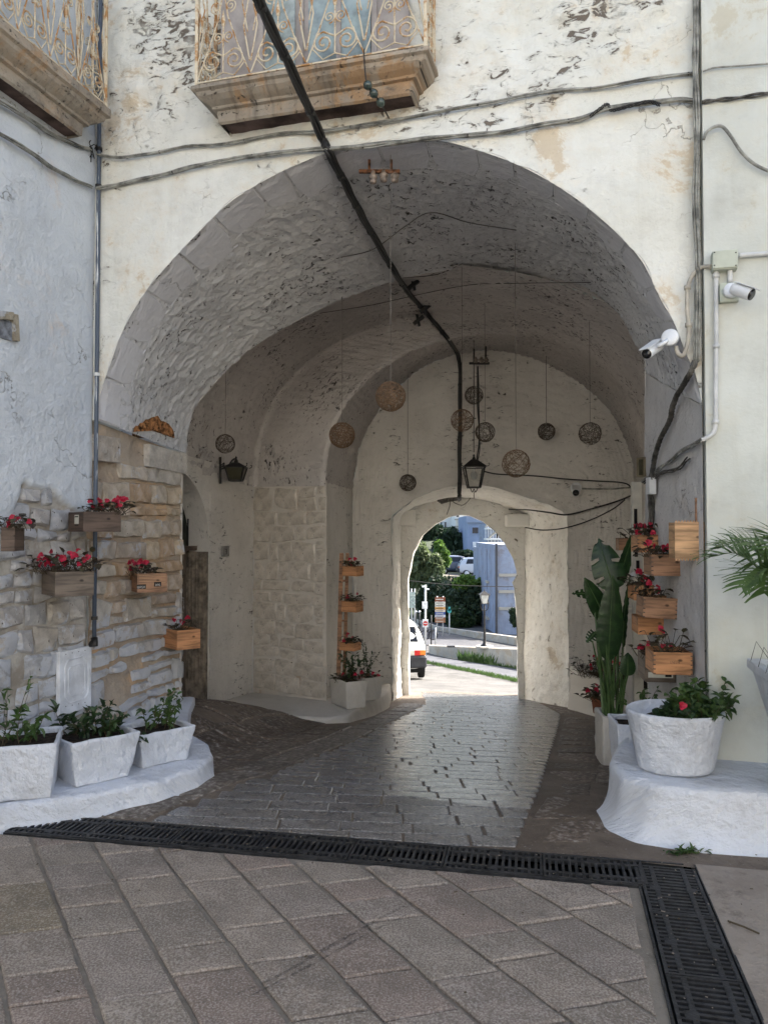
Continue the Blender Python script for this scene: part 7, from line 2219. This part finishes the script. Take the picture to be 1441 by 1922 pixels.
def car(name, label, loc, rz, paint, L=3.4, W=1.50, H=1.42, detail=True):
    """rear at -y, front at +y, wheels on z=0"""
    t = thing(name, label, "car", loc, rz)
    # stations along the car: y, z_sill, z_belt, z_roof (roof = None over bonnet), halfwidths
    st = [(-.00, .36, .62, .70), (.03, .30, .86, .90), (.10, .28, .90, 1.02), (.25, .26, .92, 1.26), (.42, .26, .92, H - .03), (.9, .24, .92, H), (1.6, .24, .92, H - .01), (2.05, .24, .92, H - .06), (2.35, .24, .90, 1.12), (2.6, .24, .88, .93), (2.9, .26, .82, .86), (3.2, .28, .74, .78), (3.36, .32, .60, .64), (3.4, .38, .52, .54)]
    n = 17; vs_, fs_ = [], []
    for (y, zs, zb, zr) in st:
        y *= L / 3.4
        wb = W / 2 * (1 - .06 * (abs(y - L / 2) / (L / 2)) ** 3); 
        tw = wb * (.72 if zr > 1.1 else .86)
        tk = [(wb * .93, zs), (wb, zs + .12), (wb, zb * .7 + zs * .3), (wb * .985, zb), (wb * .95, zb + (zr - zb) * .10), ((wb * .6 + tw * .4), zb + (zr - zb) * .5), (tw * .98, zb + (zr - zb) * .90), (tw * .80, zb + (zr - zb) * .985), (0, zr)]
        row = [(x, y, z) for x, z in tk] + [(-x, y, z) for x, z in tk[-2::-1]]
        vs_ += row
    for i in range(len(st) - 1):
        for k in range(n - 1): fs_.append((i * n + k, i * n + k + 1, (i + 1) * n + k + 1, (i + 1) * n + k))
        fs_.append((i * n + n - 1, i * n, (i + 1) * n, (i + 1) * n + n - 1))
    fs_.append(tuple(range(n))); fs_.append(tuple((len(st) - 1) * n + k for k in range(n))[::-1])
    b = mk("body", vs_, fs_, paint, t, local=True, smooth=True); md = b.modifiers.new("sub", 'SUBSURF'); md.levels = 1; md.render_levels = 1
    def pan(nm, pts, m, off=.0):
        o = mk(nm, pts, [tuple(range(len(pts)))], m, t, local=True); md = o.modifiers.new("sol", 'SOLIDIFY'); md.thickness = .02; md.offset = 0; return o
    pan("rear_window", [(-.52, .085, .98), (.52, .085, .98), (.44, .31, H - .12), (-.44, .31, H - .12)], M['glassdark'])
    fr = pan("window_seal", [(-.56, .078, .955), (.56, .078, .955), (.48, .318, H - .09), (-.48, .318, H - .09)], M['plastic']); fr.location.y = .012
    for s_ in (-1, 1):
        pan("side_window", [(s_ * .722, .50, .97), (s_ * .725, 1.95, .97), (s_ * .60, 1.75, H - .12), (s_ * .60, .62, H - .12)], M['glassdark'])
        for (x0, x1, m) in ((.30, .42, 'inkwhite'), (.42, .56, 'red'), (.56, .70, 'orange')):
            MB().box((s_ * (x0 + x1) / 2, -.005 + (.03 if x0 > .5 else 0), .72), (x1 - x0, .06, .12)).mk("tail_lamp", M[m], t, local=True)
    MB().box((0, -.02, .50), (W * .97, .16, .30)).mk("bumper", M['plastic'], t, local=True).modifiers.new("b", 'BEVEL').width = .04
    MB().box((0, 3.38 * L / 3.4, .46), (W * .95, .14, .24)).mk("bumper", M['plastic'], t, local=True).modifiers.new("b", 'BEVEL').width = .04
    pl = MB().box((0, -.108, .52), (.50, .01, .11)).mk("number_plate", M['label'], t, local=True)
    tx_ = MB()
    for s_, x0 in (("25", .14),):
        cx = x0
        for ch in s_:
            for (a, b_, c2, d_) in FONT.get(ch, []): tx_.bar((cx + a * .04, -.116, .485 + b_ * .07), (cx + c2 * .04, -.116, .485 + d_ * .07), .011, .004, up=Vector((0, 1, 0)))
            cx += .055
    tx_.mk("plate_numerals", M['ink'], t, local=True)
    MB().box((.45, .045, .845), (.22, .02, .02)).mk("badge", M['plastic'], t, local=True)
    Rx = Matrix.Rotation(math.radians(90), 3, 'Y')
    for s_ in (-1, 1):
        for y in (.55, 2.75):
            w = MB().lathe([(0, -.085), (.20, -.085), (.27, -.075), (.285, -.05), (.285, .05), (.27, .075), (.20, .085), (0, .085)], (s_ * (W / 2 - .10), y * L / 3.4, .285), 28, Rx).mk("wheel", M['rubber'], t, True, True)
            MB().lathe([(0, -.09), (.17, -.088), (.175, .088), (0, .09)], (s_ * (W / 2 - .10), y * L / 3.4, .285), 20, Rx).mk("rim", M['pvc'], w, True, True)
    MB().box((0, L / 2, .24), (W * .8, L * .85, .12)).mk("underbody", M['rubber'], t, local=True)
    return t
wb = G(797, 1277)
dC = 19.3
xr = P(803, 1200, dC).x
car("parked_car", "small white hatchback seen from behind, half hidden by the left gate jamb", (xr - .76, dC, gz(xr - .4, dC + .5) + .0), math.radians(4), M['carpaint'])
p_ = P(833, 1079, 57); car("parked_car", "dark grey-blue car parked on the upper street, left of the pale one", (p_.x - .5, 58, p_.z), math.radians(-90), M['carblue'])
p_ = P(862, 1084, 55); car("parked_car", "pale silver car parked on the upper street under the dark trees", (p_.x, 56, p_.z), math.radians(-90), M['carsilver'])
patch2 = MB(); a, b = P(790, 1084, 54), P(930, 1088, 54); patch2.add([(a.x, 53, a.z), (b.x, 53, b.z), (b.x, 62, b.z), (a.x, 62, a.z)], [(0, 1, 2, 3)]); struct(patch2.mk("upper_street", M['asphalt']))

# street furniture
def post(name, label, px, y0, y1, d, r_, mat, cat):
    t = thing(name, label, cat, P(px, y1, d)); MB().tube([P(px, y1 + 3, d), P(px, y0, d)], r_, 8).mk("pole", mat, t, True); return t
def disc(c, R, mat, parent, nm, th=.02, off=0):
    return MB().lathe([(0, -th), (R, -th), (R, th), (0, th)], c + Vector((0, off, 0)), 24, Matrix.Rotation(math.radians(90), 3, 'X')).mk(nm, mat, parent)
t = post("sign_pole", "grey pole with a no entry sign and a white box by the far road", 798, 1098, 1235, 27.5, .035, M['pvc'], "sign pole")
c = P(798, 1170, 27.3); MB().box(c, (.20, .03, .27)).mk("sign_plate", M['white_metal'], t); disc(c, .085, M['red'], t, "red_disc", .004, -.022); MB().box(c + Vector((0, -.03, 0)), (.12, .008, .03)).mk("white_bar", M['white_metal'], t)
MB().box(P(797, 1136, 27.3), (.19, .06, .24)).mk("white_box", M['white_metal'], t)
MB().box(P(801, 1106, 27.3), (.16, .10, .04), .2).mk("lamp_head", M['white_metal'], t); MB().box(P(795, 1101, 27.3), (.12, .10, .05)).mk("lamp_head", M['white_metal'], t)
t = thing("direction_board", "brown headed tourist direction board with stacked coloured strips on two posts", "sign board", P(825, 1195, 36.5))
for x in (820, 831): MB().tube([P(x, 1197, 36.5), P(x, 1119, 36.5)], .03, 8).mk("post", M['pvc'], t, True)
cols_ = [(.24, .07, .035)] * 1 + [(.7, .66, .56), (.68, .63, .55), (.68, .36, .12), (.7, .6, .5), (.08, .12, .32), (.62, .62, .66), (.3, .12, .06), (.36, .17, .09)]
y = 1121.0; hs = [8.5, 5, 5, 5, 4.5, 5, 5, 5, 5]
for k, (cc, h) in enumerate(zip(cols_, hs)):
    p0, p1 = P(816, y + h - .5, 36.4), P(835.5, y, 36.4)
    m = bpy.data.materials.get("strip_%d" % k) or simple("strip_%d" % k, cc, .5, .3, 0, .03)
    s_ = MB().box(((p0.x + p1.x) / 2, 36.4, (p0.z + p1.z) / 2), (p1.x - p0.x, .03, p1.z - p0.z)).mk("strip", m, t)
    MB().box(((p0.x + p1.x) / 2 - .03, 36.38, (p0.z + p1.z) / 2), ((p1.x - p0.x) * .7, .01, (p1.z - p0.z) * .22)).mk("line_of_print", M['ink'] if cc[0] > .5 else M['label'], s_)
    y += h
t = post("route_sign", "slim post with a small turquoise sign right of the brown board", 843, 1150, 1196, 37.5, .03, M['pvc'], "sign"); disc(P(843, 1147, 37.4), .10, simple("turquoise_sign", (.05, .42, .42), .4, .4), t, "sign_face", .015); MB().box(P(843, 1143, 37.4), (.10, .03, .2)).mk("sign_face", bpy.data.materials["turquoise_sign"], t)
t = thing("direction_board", "greenish white direction board at the left rim of the gate view", "sign board", P(774, 1190, 38))
for x in (772, 778): MB().tube([P(x, 1190, 38), P(x, 1105, 38)], .03, 8).mk("post", M['pvc'], t, True)
for k in range(5):
    c = P(773, 1114 + k * 6, 37.9); MB().box(c, (.32, .03, .14)).mk("strip", simple("pale_green_strip", (.42, .5, .45), .5, .3) if k == 0 else bpy.data.materials["pale_green_strip"], t)
for k, (x, lbl) in enumerate(((780, "left bollard lamp with a pale head beyond the white car"), (787, "right bollard lamp with a pale head beyond the white car"))):
    t = post("bollard_lamp", lbl, x, 1150, 1188, 39, .035, M['iron'], "bollard light"); MB().lathe([(0, 0), (.05, 0), (.07, .06), (.03, .1), (0, .1)], P(x, 1150, 39), 12).mk("head", M['white_metal'], t)
for k, (x, y0_, y1_, lbl) in enumerate(((809, 1155, 1208, "thin dark post in front of the bicycle-like tangle"), (817, 1178, 1210, "thin grey post under the brown board"))):
    post("thin_post", lbl, x, y0_, y1_, 31, .025, M['iron'] if k == 0 else M['pvc'], "post")
# street lamp on the low wall
lp = P(909, 1214, 26)
t = thing("street_lamp", "ornate black street lamp with a glazed lantern standing on the low wall", "street lamp", lp)
MB().lathe([(0, 0), (.16, 0), (.14, .05), (.07, .09), (.045, .25), (.035, .5), (.028, 1.15), (.035, 1.18), (.024, 1.22), (.02, 1.42), (0, 1.42)], lp, 14).mk("column", M['iron2'], t, True)
MB().lathe([(.0, 0), (.30, 0), (.30, .05), (0, .06)], lp + Vector((0, 0, -.02)), 10).mk("plinth", M['parapet'], t)
for s_ in (-1, 1): MB().tube(spline([lp + Vector((0, 0, 1.2)), lp + Vector((s_ * .10, 0, 1.26)), lp + Vector((s_ * .13, 0, 1.40)), lp + Vector((s_ * .10, 0, 1.5))], 5), .014, 6).mk("cradle_arm", M['iron2'], t, True)
M['lampwhite'] = simple("milky_lantern_glass", (.55, .56, .54), .3, .5)
lantern(t, lp + Vector((0, 0, 1.45)), .085, .145, .30, .14, M['lampwhite'])
bw_ = MB().tube(spline([P(700, 1083, 24), P(770, 1090, 24), P(850, 1098, 24), P(960, 1101, 24), P(1060, 1098, 24)], 6), .012, 5).mk("overhead_wire", M['cable'], None, True); tag(bw_, "overhead wire crossing the street beyond the gate", "cable")
mh = MB().box(tuple(P(846, 1213, 27.6)), (.28, .2, .05)).mk("cover_plate", M['iron'], None); tag(mh, "small dark cover plate lying on top of the low wall", "cover plate")
# bicycle leaning beyond the sign pole
t = thing("bicycle", "bicycle propped beyond the sign pole, mostly hidden", "bicycle", P(800, 1200, 33))
for x in (797, 812):
    MB().tube([P(x, 1190, 33) + Vector((.2 * math.cos(a / 10 * 6.283), 0, .2 * math.sin(a / 10 * 6.283) - .05)) for a in range(10)], .02, 5, closed=True).mk("wheel", M['rubber'], t)
MB().tube([P(797, 1191, 33), P(803, 1182, 33), P(810, 1182, 33), P(812, 1191, 33)], .018, 5).mk("frame", M['iron'], t); MB().tube([P(803, 1182, 33), P(805, 1192, 33), P(810, 1182, 33)], .018, 5).mk("frame_tube", M['iron'], t)

M['shutter'] = simple("grey_green_shutter", (.12, .16, .17), .6, .3)
for (nm_, d_, lst) in (("tower", 65.9, [(903, 909, 990, 1001), (903, 909, 1017, 1028), (887, 897, 1044, 1055)]), ("white", 91.8, [(826, 829, 978, 988), (841, 844, 990, 1000), (853, 857, 988, 996)])):
    th_ = thing("house_shutters", "grey shutters on the " + ("side of the tower house" if nm_ == "tower" else "sunlit white houses at the top"), "shutters", P(lst[0][0], lst[0][3], d_))
    for (xa, xb, ya, yb) in lst:
        p0, p1 = P(xa, yb, d_), P(xb, ya, d_)
        MB().box(((p0.x + p1.x) / 2, d_ - .03, (p0.z + p1.z) / 2), (p1.x - p0.x, .08, p1.z - p0.z)).mk("shutter_leaf", M['shutter'], th_)
